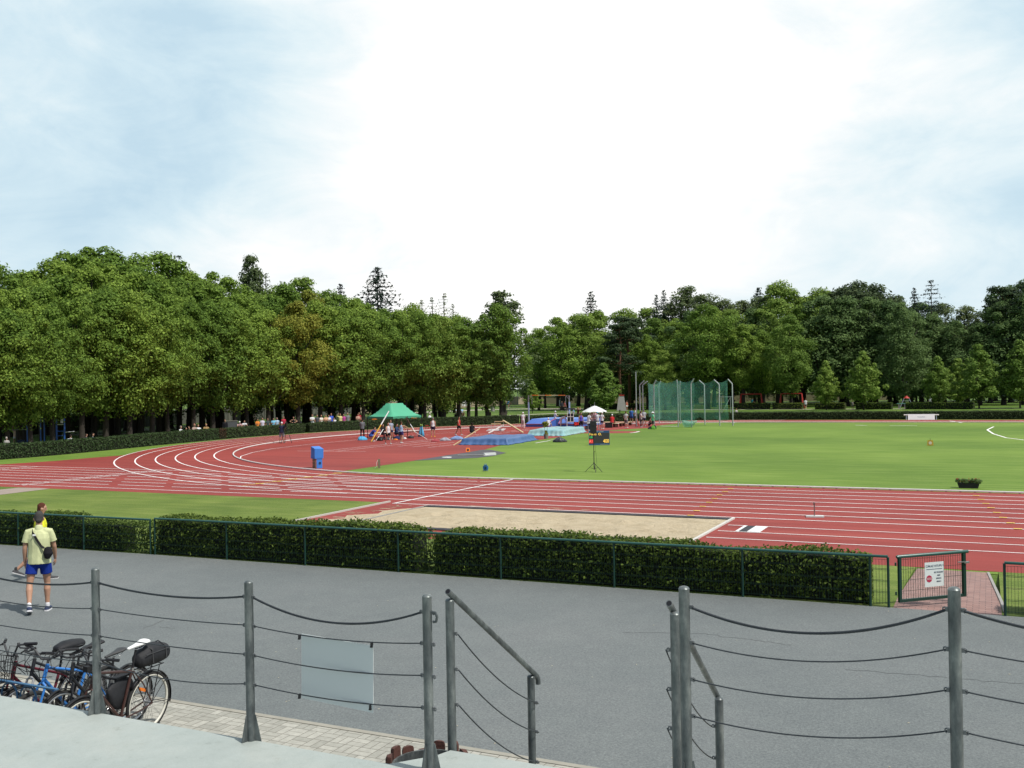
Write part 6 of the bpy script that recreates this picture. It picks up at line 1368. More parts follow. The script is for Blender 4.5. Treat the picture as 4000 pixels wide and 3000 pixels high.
def bulge(mb):
    c = tips[4]; rg = []
    for i in range(7):
        t = i/6; rg.append([(c.x-1.25+1.5*t+.45*math.cos(a)*math.sin(math.pi*t)*.5, c.y-.15+.35*math.sin(a)*math.sin(math.pi*(t*.8+.1)), .62-.36*math.sin(math.pi*t)+.36*math.cos(a)*math.sin(math.pi*(t*.8+.1))) for a in [2*math.pi*k/12 for k in range(12)]])
    mb.rings(rg)
part(cg, 'sagging_net', MT['net'], bulge, 'all')
A_, B_ = tips[6].copy(), tips[7].copy(); p7, p8 = gp(*Z6(1138, 726))-cg0, gp(*Z6(1280, 726))-cg0
part(cg, 'gate_frame', MT['silver'], lambda mb: (mb.bar(p7+Vector((0, 0, 2.95)), p8+Vector((0, 0, 2.95)), .06, .06), mb.bar(p7.lerp(p8, .15)+Vector((0, 0, 2.9)), p7.lerp(p8, .15)+Vector((0, 0, 1.3)), .05, .05, (0, 1, 0)), mb.bar(p7.lerp(p8, .8)+Vector((0, 0, 2.8)), p7.lerp(p8, .2)+Vector((0, 0, 1.35)), .045, .045), mb.bar(p7.lerp(p8, .85)+Vector((0, 0, 2.9)), p7.lerp(p8, .85)+Vector((0, 0, 1.3)), .05, .05, (0, 1, 0))))
# loudspeaker and score board ----------------------------------------
sp = T('speaker_stand', 'black tripod stand carrying the loudspeaker on the infield', 'stand', 2321, 1843, 180); g_ = gp(2321, 1843); zs0 = ztop(2321, 1694, g_.x, g_.y); zs1 = ztop(2321, 1645, g_.x, g_.y)
part(sp, 'pole', MT['black'], lambda mb: (mb.cyl((0, 0, .1), (0, 0, 1.0), .02, n=10), mb.cyl((0, 0, 1.0), (0, 0, zs0+.02), .015, n=10)), True); part(sp, 'collar', MT['black'], lambda mb: mb.lathe((0, 0, .42), [(.02, -.05), (.035, -.04), (.035, .04), (.02, .05)], 10)); part(sp, 'knob', MT['black'], lambda mb: mb.cyl((0, 0, 1.0), (.06, 0, 1.0), .015, n=8))
for a in (190, 330, 280, ):
    ca, sa = math.cos(R(a)), math.sin(R(a)); part(sp, 'leg', MT['black'], lambda mb: (mb.bar((0, 0, .44), (ca*.46, sa*.46, .01), .025, .018), mb.bar((0, 0, .14), (ca*.24, sa*.24, .225), .018, .012)))
ls = thing('loudspeaker', 'black loudspeaker on the tripod stand, hiding part of the score board', 'loudspeaker', Vector((g_.x, g_.y, zs0)), rz_face(g_.x, g_.y, 175)); hgt = zs1-zs0
part(ls, 'case', mat('speaker_case', (.022, .024, .028), .6, .2, 8), lambda mb: mb.add([(-.16, -.12, 0), (.16, -.12, 0), (.12, .16, 0), (-.12, .16, 0), (-.16, -.12, hgt), (.16, -.12, hgt), (.12, .16, hgt), (-.12, .16, hgt)], [(3, 2, 1, 0), (4, 5, 6, 7), (0, 1, 5, 4), (1, 2, 6, 5), (2, 3, 7, 6), (3, 0, 4, 7)])); part(ls, 'grille', MT['dgrey'], lambda mb: mb.box((0, .164, hgt/2), (.2, .006, hgt*.9))); part(ls, 'handle', MT['dgrey'], lambda mb: mb.box((0, -.125, hgt*.7), (.12, .014, .03)))
part(sp, 'cable', MT['black'], lambda mb: mb.tube([(.02, .03, zs0), (.10, .1, .9), (.14, .12, .4), (.05, .03, .36), (.12, .3, .02)], .006, 5), 'all')
sb = T('score_board', 'electronic score board with amber name and the number 400 on the grass', 'score board', 2341, 1739, 183); k = mpp(2341, 1739); g_ = gp(2341, 1739); wS, hS = 80*k, 57*k
SBL = mat('board_blue', (.03, .09, .22), .5); part(sb, 'frame', SBL, lambda mb: mb.box((0, .06, hS/2), (wS, .12, hS))); part(sb, 'screen', mat('led_panel', (.045, .043, .048), .6, .2, 20), lambda mb: mb.box((0, -.004, hS*.50), (wS*.985, .012, hS*.70))); part(sb, 'side_edge', MT['silver'], lambda mb: (mb.box((wS/2+.012, .06, hS/2), (.022, .13, hS)), mb.box((-wS/2-.012, .06, hS/2), (.022, .13, hS))))
X0_ = -wS/2
text_obj('Pavlo  O.', hS*.235, LEDY, sb, (X0_+.04, -.014, hS*.755), align='LEFT', sx=.95)
text_obj('CZE.', hS*.16, LEDG, sb, (X0_+.04, -.014, hS*.55), align='LEFT', sx=.72)
part(sb, 'red_field', mat('led_red_field', (.55, .015, .02), .5, 0, 1, emit=.3), lambda mb: mb.box((X0_+wS*.105, -.0125, hS*.27), (wS*.2, .004, hS*.27)))
text_obj('A1', hS*.28, mat('led_pale_red', (1, .2, .16), .5, 0, 1, emit=.9), sb, (X0_+wS*.1, -.018, hS*.27), sx=.8)
text_obj('400', hS*.37, LEDY, sb, (wS*.335, -.014, hS*.27), sx=.72)
text_obj('SPORT SYSTEM', hS*.10, mat('board_white', (.6, .65, .7), .5), sb, (-.02, -.004, hS*.925), sx=.95); part(sb, 'web_line', MT['silver'], lambda mb: mb.box((wS*.25, -.003, hS*.06), (wS*.42, .006, hS*.035)))
# small things on the infield ----------------------------------------
bb_ = T('covered_device', 'upright device under a bright blue cover standing inside the bend', 'device', 1240, 1829, 207); k = mpp(1240, 1829)
part(bb_, 'cover', MT['bluebox'], lambda mb: mb.add([(-.26, -.22, .54), (.26, -.22, .54), (.26, .26, .54), (-.26, .26, .54), (-.27, -.23, 1.10), (.27, -.23, 1.06), (.25, .25, 1.20), (-.24, .25, 1.20)], [(3, 2, 1, 0), (0, 1, 5, 4), (1, 2, 6, 5), (2, 3, 7, 6), (3, 0, 4, 7), (4, 5, 6, 7)])); part(bb_, 'front_panel', MT['bluebox'], lambda mb: mb.box((.03, -.18, .27), (.34, .03, .54)))
part(bb_, 'side_panel', MT['wood'], lambda mb: [mb.box((-.17, .03, .10+.18*i), (.03, .38, .165)) for i in range(3)]); part(bb_, 'side_panel', MT['bluebox'], lambda mb: mb.box((.20, .03, .27), (.03, .38, .54)))
part(bb_, 'ring', MT['black'], lambda mb: mb.rings([[(.05+r*math.cos(a), -.196-d__, .29+r*math.sin(a)) for a in [2*math.pi*i/16 for i in range(16)]] for r, d__ in ((.065, 0), (.065, .02), (.03, .02), (.03, 0))], False))
wp = T('wooden_post', 'short grey wooden post with a white cord at the lawn edge', 'post', 1481, 1829); part(wp, 'stake', MT['wood'], lambda mb: mb.box((0, 0, .25), (.13, .13, .5))); part(wp, 'cord', MT['white'], lambda mb: mb.tube([(-.07, -.07, .45), (-.14, -.1, .3), (-.13, -.12, .1), (-.24, -.1, .02)], .008, 5))
rl_ = T('hose_reel', 'small blue drum reel standing on the infield grass', 'reel', 1897, 1840); part(rl_, 'drum', mat('reel_blue', (.03, .15, .36), .4), lambda mb: mb.rings([[(r*math.cos(a), y, .17+r*math.sin(a)) for a in [2*math.pi*i/20 for i in range(20)]] for r, y in ((.03, -.11), (.145, -.10), (.145, -.07), (.10, -.06), (.10, .06), (.145, .07), (.145, .10), (.03, .11))]), True)
part(rl_, 'frame', MT['blue'], lambda mb: (mb.tube([(-.12, -.13, .0), (-.03, -.13, .17), (-.06, -.13, .36), (.06, -.13, .36), (.03, -.13, .17), (.12, -.13, .0)], .010, 6), mb.tube([(-.12, .13, .0), (-.03, .13, .17), (-.06, .13, .36), (.06, .13, .36), (.03, .13, .17), (.12, .13, .0)], .010, 6)))
part(rl_, 'hub', MT['black'], lambda mb: mb.cyl((0, -.125, .17), (0, -.11, .17), .06, n=12))
def marker(label, px, py, w_, h_, m, disc, rel=180):
    o = T('distance_marker', label, 'marker', px, py, rel); part(o, 'board', m, lambda mb: (mb.add([(-w_/2, -.06, .02), (w_/2, -.06, .02), (w_*.4, .05, h_), (-w_*.4, .05, h_), (-w_/2, .12, .02), (w_/2, .12, .02)], [(0, 1, 2, 3), (5, 4, 3, 2), (0, 3, 4), (1, 5, 2)]))); d_ = part(o, 'disc', disc, lambda mb: mb.rings([[(r*math.cos(a), y+.1*(r*math.sin(a))/h_*.9, h_*.5+r*math.sin(a)) for a in [2*math.pi*i/14 for i in range(14)]] for r, y in ((h_*.27, -.012), (h_*.27, -.022), (.01, -.024))])); return o
marker('orange distance marker with dark ring beside the grey matting', 1828, 1766, .30, .29, MT['orange'], MT['black'])
o = marker('yellow distance marker with pale round plate far out on the grass', 3634, 1741, .40, .36, mat('marker_ochre', (.38, .25, .02), .6), cloth((.6, .52, .4))); part(o, 'stake', MT['dwood'], lambda mb: mb.bar((0, .03, 0), (0, .06, .50), .02, .02, (0, 1, 0)))
pl = T('flower_trough', 'dark trough of low flowers at the grass edge on the right', 'planter', 3783, 1906); k = mpp(3783, 1906); part(pl, 'trough', MT['black'], lambda mb: mb.rings([[(sx*w2, sy*.14, z) for sx, sy in ((-1, -1), (1, -1), (1, 1), (-1, 1))] for w2, z in ((.34, 0), (.40, .2))]))
rng = np.random.default_rng(5); C_ = np.stack([rng.uniform(-.42, .42, 26), rng.uniform(-.12, .12, 26), rng.uniform(.2, .30, 26)], 1); me = np_mesh('foliage', clump_leaves(rng, C_, np.tile([.10, .10, .09], (26, 1)), 60, .06), 4, LF['dark']); b = bpy.data.objects.new('foliage', me); link(b, pl)
part(pl, 'flowers', MT['red'], lambda mb: [mb.ball((rnd.uniform(-.42, .42), rnd.uniform(-.16, .05), rnd.uniform(.25, .38)), .018, 6, 4) for _ in range(22)])
pt = T('potted_tree', 'round topped potted plant on two stems between the tarpaulins and the grass', 'potted plant', 2133, 1714); part(pt, 'pot', cloth((.22, .20, .18)), lambda mb: mb.lathe((0, 0, 0), [(.16, 0), (.21, .38), (.19, .38), (.17, .3)], 14), True); part(pt, 'stem', MT['bark2'], lambda mb: (mb.tube([(-.08, 0, .3), (-.10, 0, 1.1)], .015, 5), mb.tube([(.08, 0, .3), (.12, 0, 1.1)], .015, 5)))
C_ = np.concatenate([rng.normal(0, .10, (24, 3))+[0, 0, 1.2], rng.normal(0, .08, (8, 3))+[0, 0, .45]]); me = np_mesh('foliage', clump_leaves(rng, C_, np.tile([.10, .10, .09], (32, 1)), 45, .09), 4, LF['olive']); b = bpy.data.objects.new('foliage', me); link(b, pt)
wg = T('steel_stand', 'thin upright plate on a pale steel base plate standing on a track line', 'stand', 3184, 2022, 184); part(wg, 'base', mat('plate_pale', (.55, .58, .56), .5), lambda mb: mb.box((0, .1, .025), (.54, .3, .05))); part(wg, 'upright', cloth((.26, .16, .15)), lambda mb: (mb.box((-.01, .1, .22), (.035, .04, .36)), mb.box((-.015, .1, .43), (.055, .04, .09))))
def planks(label, name, a, b, w_, h_, m, group=None):
    a, b = Vector(a), Vector(b); mb = MB(); d_ = b-a; mb.bar((0, 0, 0), d_, w_, h_); o = mb.build(name, m); o.location = a; return tag(o, label, name, group)
planks('long wooden pole leaning across the left end of the blue tarpaulin', 'pole', gp(1772, 1741)+Vector((0, 0, .03)), pz(1874, 1674, 1874, 1706), .06, .06, MT['lwood'])
planks('pale ladder-like plank sloping down to the right of the hurdle', 'plank', gp(2043, 1694)+Vector((0, 0, .1)), pz(1965, 1642, 1965, 1683), .16, .08, MT['lwood'])
planks('pale pole lying towards the hurdle from the left', 'pole', gp(1908, 1694)+Vector((0, 0, .05)), pz(1966, 1661, 1966, 1683), .09, .09, MT['kerb'])
hb = T('board_stack', 'stack of white boards on the red surface behind the blue tarpaulin', 'boards', 1942, 1684); k = mpp(1942, 1684); part(hb, 'board', MT['white'], lambda mb: [mb.box((.1*i-.2, .15*i, .05+.07*i), (86*k*.8, .3, .05), .06*i) for i in range(3)])
for i, (px, py, nm) in enumerate(((1938, 1690, 'nearer hurdle with pale top bar behind the blue tarpaulin'), (1950, 1680, 'farther hurdle standing close behind the nearer one'))):
    o = T('hurdle', nm, 'hurdle', px, py); part(o, 'top_bar', MT['lwood'], lambda mb: mb.box((0, 0, .86), (.95, .03, .08)))
    for s in (-1, 1): part(o, 'leg', MT['silver'], lambda mb: (mb.bar((s*.45, 0, 0), (s*.45, 0, .88), .03, .03, (0, 1, 0)), mb.bar((s*.45, 0, .02), (s*.45, -.5, .02), .03, .03)))
sh = T('white_board', 'white box-shaped board lying on the grey matting', 'board', 1913, 1779); part(sh, 'body', MT['white'], lambda mb: mb.box((0, 0, .09), (.75, .35, .14), .25)); part(sh, 'flap', MT['white'], lambda mb: mb.box((-.35, -.25, .03), (.7, .06, .03)))
planks('pale grey plank lying on the grey matting', 'plank', gp(1788, 1781)+Vector((0, 0, .04)), gp(1890, 1781)+Vector((0, 0, .05)), .3, .05, MT['conc'])
rp = T('round_plate', 'flat pale round plate lying on the grey matting', 'plate', 1745, 1788); part(rp, 'disc', MT['white'], lambda mb: mb.lathe((0, 0, .012), [(.30, 0), (.30, .03), (.01, .035)], 20))
bn = T('banner', 'white banner with small dark lettering in front of the far hedge', 'banner', 3599, 1640.5); k = mpp(3599, 1640.5); bw, bh = 97*k, 24*k; bn.rotation_euler = (R(-24), 0, bn.rotation_euler.z)
part(bn, 'cloth', MT['white'], lambda mb: mb.box((0, -.05, bh/2), (bw, .02, bh))); part(bn, 'bar', MT['kerb'], lambda mb: mb.box((0, .05, bh*.93), (127*k, .12, .1))); text_obj('VLADINO', bh*.26, mat('banner_ink', (.10, .17, .24), .6), bn, (0, -.064, bh*.48), sx=1.05)
for s in (-1, 1): part(bn, 'leg', MT['silver'], lambda mb: mb.box((s*bw*.56, .05, bh*.44), (.06, .06, bh*.88)))
for i, (px, py, nm) in enumerate(((1463, 1637, 'orange round disc hanging under the left of the tent roof'), (1617, 1633, 'orange round disc hanging under the right of the tent roof'))):
    p = hit(px, 1.2); q = at(px, py, p.y); o = thing('orange_disc', nm, 'disc', (q.x, q.y, 0), rz_face(q.x, q.y, 180)); part(o, 'disc', MT['orange'], lambda mb: mb.rings([[(r*math.cos(a), y, q.z+r*.75*math.sin(a)) for a in [2*math.pi*j/18 for j in range(18)]] for r, y in ((.30, .03), (.30, -.03), (.12, -.05), (.02, -.05))])); part(o, 'stake', MT['dgrey'], lambda mb: mb.cyl((0, .05, 0), (0, .05, q.z), .02, n=6))
# ------------------------------------------------------------------ park beyond the hedges
mb = MB()
P = [gp(x, y) for x, y in ((1560, 1637), (1700, 1633), (1850, 1628), (2000, 1622), (2180, 1614.5), (2420, 1610))]; mb.strip([(p.x, p.y) for p in P], 1.9, .003); tag(mb.build('park_path', MT['dirtpath']), kind='structure')
mb = MB(); P = [gp(x, y) for x, y in ((1500, 1618), (1700, 1608), (1900, 1600), (2050, 1597), (2200, 1597), (2350, 1599))]; mb.strip([(p.x, p.y) for p in P], 4.5, .004); tag(mb.build('far_path', MT['dirtpath']), kind='structure')
mb = MB(); P = [gp(x, y) for x, y in ((200, 1700), (400, 1698), (540, 1692), (700, 1690), (860, 1678), (1200, 1650))]; mb.strip([(p.x, p.y) for p in P], 1.6, .003); tag(mb.build('shaded_path', MT['dirtpath']), kind='structure')
mb = MB(); P = [gp(x, y) for x, y in ((2620, 1600), (3000, 1598.5), (3400, 1597), (3800, 1595), (4100, 1593.5))]; mb.strip([(p.x, p.y-.8) for p in P], 2.2, .003); tag(mb.build('wood_path', MT['dirtpath']), kind='structure')
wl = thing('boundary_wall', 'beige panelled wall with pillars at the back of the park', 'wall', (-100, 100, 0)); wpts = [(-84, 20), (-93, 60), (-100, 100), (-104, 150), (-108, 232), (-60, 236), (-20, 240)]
for (x0, y0), (x1, y1) in zip(wpts, wpts[1:]):  # panels and pillars behind the bend trees coloured dark in place of crown shade
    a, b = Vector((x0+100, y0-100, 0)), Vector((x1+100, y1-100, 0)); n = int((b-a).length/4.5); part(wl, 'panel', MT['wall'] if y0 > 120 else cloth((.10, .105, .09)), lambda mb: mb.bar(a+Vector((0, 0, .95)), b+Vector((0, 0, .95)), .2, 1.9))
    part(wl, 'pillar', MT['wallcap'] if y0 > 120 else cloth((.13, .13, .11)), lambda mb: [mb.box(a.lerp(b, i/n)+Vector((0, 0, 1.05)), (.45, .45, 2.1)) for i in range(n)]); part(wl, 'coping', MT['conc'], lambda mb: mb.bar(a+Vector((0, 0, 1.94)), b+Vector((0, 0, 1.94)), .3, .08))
for i, (x0, x1, nm) in enumerate(((2378, 2424, 'low hedge left of the concrete tower'), (2447, 2500, 'low hedge right of the concrete tower'), (2870, 3000, 'low hedge right of the cage below the swing'), (3017, 3132, 'low hedge in front of the red swing legs'), (3183, 3299, 'low hedge behind the small young tree'), (3343, 3482, 'low hedge behind the pyramid-shaped young tree'), (3536, 3802, 'longest low hedge behind the white banner'))):
    a, b = gp(x0, 1599), gp(x1, 1598.5); hedge('low_hedge', nm, 'hedge', [(a.x, a.y), (b.x, b.y)], 1.4, .98, .2, 55, LF['hedge'], 70+i, 0, None, .06, 'low hedges along the far path', None, False)
tw_ = T('concrete_tower', 'tapering concrete block with a red top beyond the hedge', 'tower', 2428, 1604); k = mpp(2428, 1604); part(tw_, 'shaft', MT['conc'], lambda mb: mb.rings([[(a*w2, b*w2, z) for a, b in ((-1, -1), (1, -1), (1, 1), (-1, 1))] for w2, z in ((.82, 0), (.44, 2.55))])); part(tw_, 'red_top', MT['red'], lambda mb: mb.box((0, 0, 2.64), (1.0, 1.0, .17)))
def swing(label, xa, xb, Y):
    a, b = at(xa, 1590, Y), at(xb, 1590, Y); o = thing('swing_frame', label, 'swing', (a.x, Y, 0)); w_ = b.x-a.x; H_ = 2.5
    part(o, 'top_bar', MT['red'], lambda mb: mb.cyl((0, 0, H_), (w_, 0, H_), .08, n=8))
    for x in (0, w_):
        for s in (-1, 1): part(o, 'leg', MT['red'], lambda mb: mb.cyl((x+(.25 if x else -.25), s*.9, 0), (x, 0, H_), .085, n=8))
    for x in (w_*.3, w_*.68): part(o, 'swing_seat', MT['dgrey'], lambda mb: (mb.box((x, 0, .5), (.4, .2, .04)), mb.cyl((x-.18, 0, .5), (x-.18, 0, H_), .012, n=4), mb.cyl((x+.18, 0, .5), (x+.18, 0, H_), .012, n=4)))
swing('red swing frame with a child on it, right of the cage', 2896, 2974, 168); swing('red swing frame hidden by the tall egg-shaped tree', 3052, 3133, 167)
pw = T('play_tower', 'small grey play tower with a red pointed roof beyond the low hedges', 'play tower', 3542, 1592); part(pw, 'frame', MT['silver'], lambda mb: [mb.bar((a*1.0, b*.7, 0), (a*.35, b*.35, 1.5), .09, .09, (0, 1, 0)) for a in (-1, 1) for b in (-1, 1)]+[mb.box((0, 0, 1.1), (1.2, .9, .06))]); part(pw, 'roof', MT['red'], lambda mb: mb.lathe((0, 0, 1.5), [(.5, 0), (.02, .42)], 8))
tt = T('ping_pong_table', 'green topped outdoor table left of the long low hedge', 'table', 3524, 1596); part(tt, 'top', mat('table_green', (.14, .34, .26), .5), lambda mb: mb.box((0, 0, .78), (1.5, 1.1, .07))); part(tt, 'leg', MT['conc'], lambda mb: [mb.box((s*.45, 0, .37), (.25, .8, .74)) for s in (-1, 1)])
bench('park bench with three people on it under the bend trees', gp(1775, 1629), gp(1812, 1626), .45, .45, MT['wood'], MT['black'])
bench('empty dark park bench on the sunlit lawn', gp(1955, 1618), gp(1981, 1616.5), .45, .45, MT['dwood'], MT['black'])
nb_ = []
for i, (px, py, nm) in enumerate(((1812, 1602, 'white notice board left of its twin under the trees'), (1830, 1601, 'dark-framed notice board right of its twin under the trees'), (2193, 1603, 'notice board behind the vault uprights'))):
    o = T('notice_board', nm, 'notice board', px, py); part(o, 'panel', MT['white'], lambda mb: mb.box((0, 0, 1.35), (.75, .06, 1.1))); part(o, 'frame', MT['dgrey'], lambda mb: (mb.box((0, .0, 1.94), (.9, .1, .08)), mb.box((-.42, 0, .95), (.07, .07, 1.9)), mb.box((.42, 0, .95), (.07, .07, 1.9))))
o = T('stone_table', 'pale slab table on a round stone leg under the bend trees', 'table', 1925, 1607); part(o, 'top', cloth((.45, .33, .27)), lambda mb: mb.box((0, 0, 1.1), (1.9, .9, .1))); part(o, 'leg', MT['conc'], lambda mb: mb.cyl((0, 0, 0), (0, 0, 1.05), .38, n=14))
o = T('bicycle', 'dark bicycle ridden along the park path by the person in blue', 'bicycle', 1983, 1598, 190)
for s in (-1, 1): part(o, 'wheel', MT['black'], lambda mb: mb.tube([(s*.52+.33*math.cos(a), 0, .34+.33*math.sin(a)) for a in [2*math.pi*i/20 for i in range(20)]], .022, 5, closed=True))
part(o, 'frame', cloth(NAVY), lambda mb: (mb.bar((-.52, 0, .34), (-.05, 0, .32), .03, .03), mb.bar((-.05, 0, .32), (-.2, 0, .85), .03, .03), mb.bar((-.18, 0, .8), (.36, 0, .85), .03, .03), mb.bar((-.05, 0, .32), (.38, 0, .75), .035, .035), mb.bar((.35, 0, .95), (.52, 0, .34), .03, .03), mb.bar((.33, -.25, 1.0), (.33, .25, 1.0), .025, .025), mb.box((-.22, 0, .9), (.25, .12, .05))))
for i, (px, top, nm) in enumerate(((2023, 1515, 'pale lamp post rising above the beige wall'),)):
    g_ = gp(px, 1581); o = thing('lamp_post', nm, 'lamp post', g_); zt = ztop(px, top, g_.x, g_.y); part(o, 'shaft', MT['silver'], lambda mb: mb.cyl((0, 0, 0), (0, 0, zt), .1, .06, 8)); part(o, 'lamp_head', MT['white'], lambda mb: mb.box((.3, 0, zt-.7), (.8, .3, .12)))
o = T('exercise_bars', 'white tube exercise bars between the trunks behind the spectators', 'exercise bars', 1288, 1640); k = mpp(1288, 1640); part(o, 'frame', MT['silver'], lambda mb: mb.tube([(-.28, 0, 0), (-.28, 0, 1.55), (-.16, 0, 1.75), (.22, 0, 1.75), (.24, 0, 1.55), (.02, 0, 1.1), (.02, 0, 0)], .03, 6))
o = T('hoop_board', 'dark board with a white outlined square among the bend trees', 'board', 1357, 1650); part(o, 'board', MT['black'], lambda mb: mb.box((0, 0, 2.5), (1.4, .05, 1.0))); part(o, 'square', MT['white'], lambda mb: [mb.box((a*.3, -.03, 2.5+b*.25), (w_, .02, h_)) for a, b, w_, h_ in ((0, 1, .64, .05), (0, -1, .64, .05), (1, 0, .05, .5), (-1, 0, .05, .5))]); part(o, 'pole', MT['dgrey'], lambda mb: mb.cyl((0, .08, 0), (0, .08, 2.5), .06, n=8))
p = hit(905, 2.2); o = thing('grey_box', 'flat grey cabinet behind the hedge near the withered piece', 'cabinet', (p.x, p.y, 0), rz_face(p.x, p.y, 180)); part(o, 'body', mat('cabinet_grey', (.09, .095, .10), .6), lambda mb: mb.box((0, 0, .75), (1.05, .6, 1.5))); part(o, 'lid', cloth((.2, .2, .17)), lambda mb: mb.box((0, 0, 1.52), (1.12, .66, .05)))
# blue play frames on the far left
def at_off(px, off): p = hit(px, off); return p
def bars(o, segs, m, r=.055, nm='bar'):
    for a, b in segs: part(o, nm, m, lambda mb: mb.cyl(a, b, r, n=8))
p = at_off(235, 3.0); o = thing('climbing_frame', 'blue climbing frame with rungs, the right one of two', 'climbing frame', (p.x, p.y, 0), rz_face(p.x, p.y, 180)); w_ = 14*depth(p.x, p.y)/FPX
bars(o, [((s*w_, 0, 0), (s*w_, 0, 2.5)) for s in (-1, 1)], MT['blue'], .06, 'post'); bars(o, [((-w_, 0, z), (w_, 0, z)) for z in (.5, .85, 1.2, 1.55)], MT['blue'], .025, 'rung'); bars(o, [((-w_, 0, 2.05), (w_, 0, 2.05)), ((w_, 0, 1.45), (w_+.7, 0, 1.5))], MT['silver'], .03, 'grab_bar'); part(o, 'panel', MT['sheet'], lambda mb: mb.box((w_*.6, .03, 2.3), (.3, .03, .3)))
p = at_off(105, 4.5); o = thing('playground_tower', 'tall blue play frame with a roof and ramp, the left one of two', 'play frame', (p.x, p.y, 0), rz_face(p.x, p.y, 180)); bars(o, [((x, y, 0), (x, y, 2.9)) for x in (0, .28, .9, 1.15) for y in (0,)], MT['blue'], .05, 'post'); part(o, 'roof', MT['blue'], lambda mb: mb.add([(-.2, -.5, 2.6), (.9, -.5, 2.6), (.9, .5, 2.6), (-.2, .5, 2.6), (.35, -.5, 3.2), (.35, .5, 3.2)], [(0, 1, 4), (1, 2, 5, 4), (2, 3, 5), (3, 0, 4, 5), (3, 2, 1, 0)])); bars(o, [((-1.6, .4, 1.75), (.3, .4, 1.75))], MT['silver'], .03, 'grab_bar')
part(o, 'ramp', mat('ramp_blue', (.015, .03, .09), .6), lambda mb: (mb.bar((-1.6, -.3, .1), (-.4, -.3, 1.0), .4, .08), mb.bar((-.4, -.3, 1.0), (.9, -.3, .25), .4, .08), mb.box((-.4, -.3, .5), (.5, .4, 1.0))))
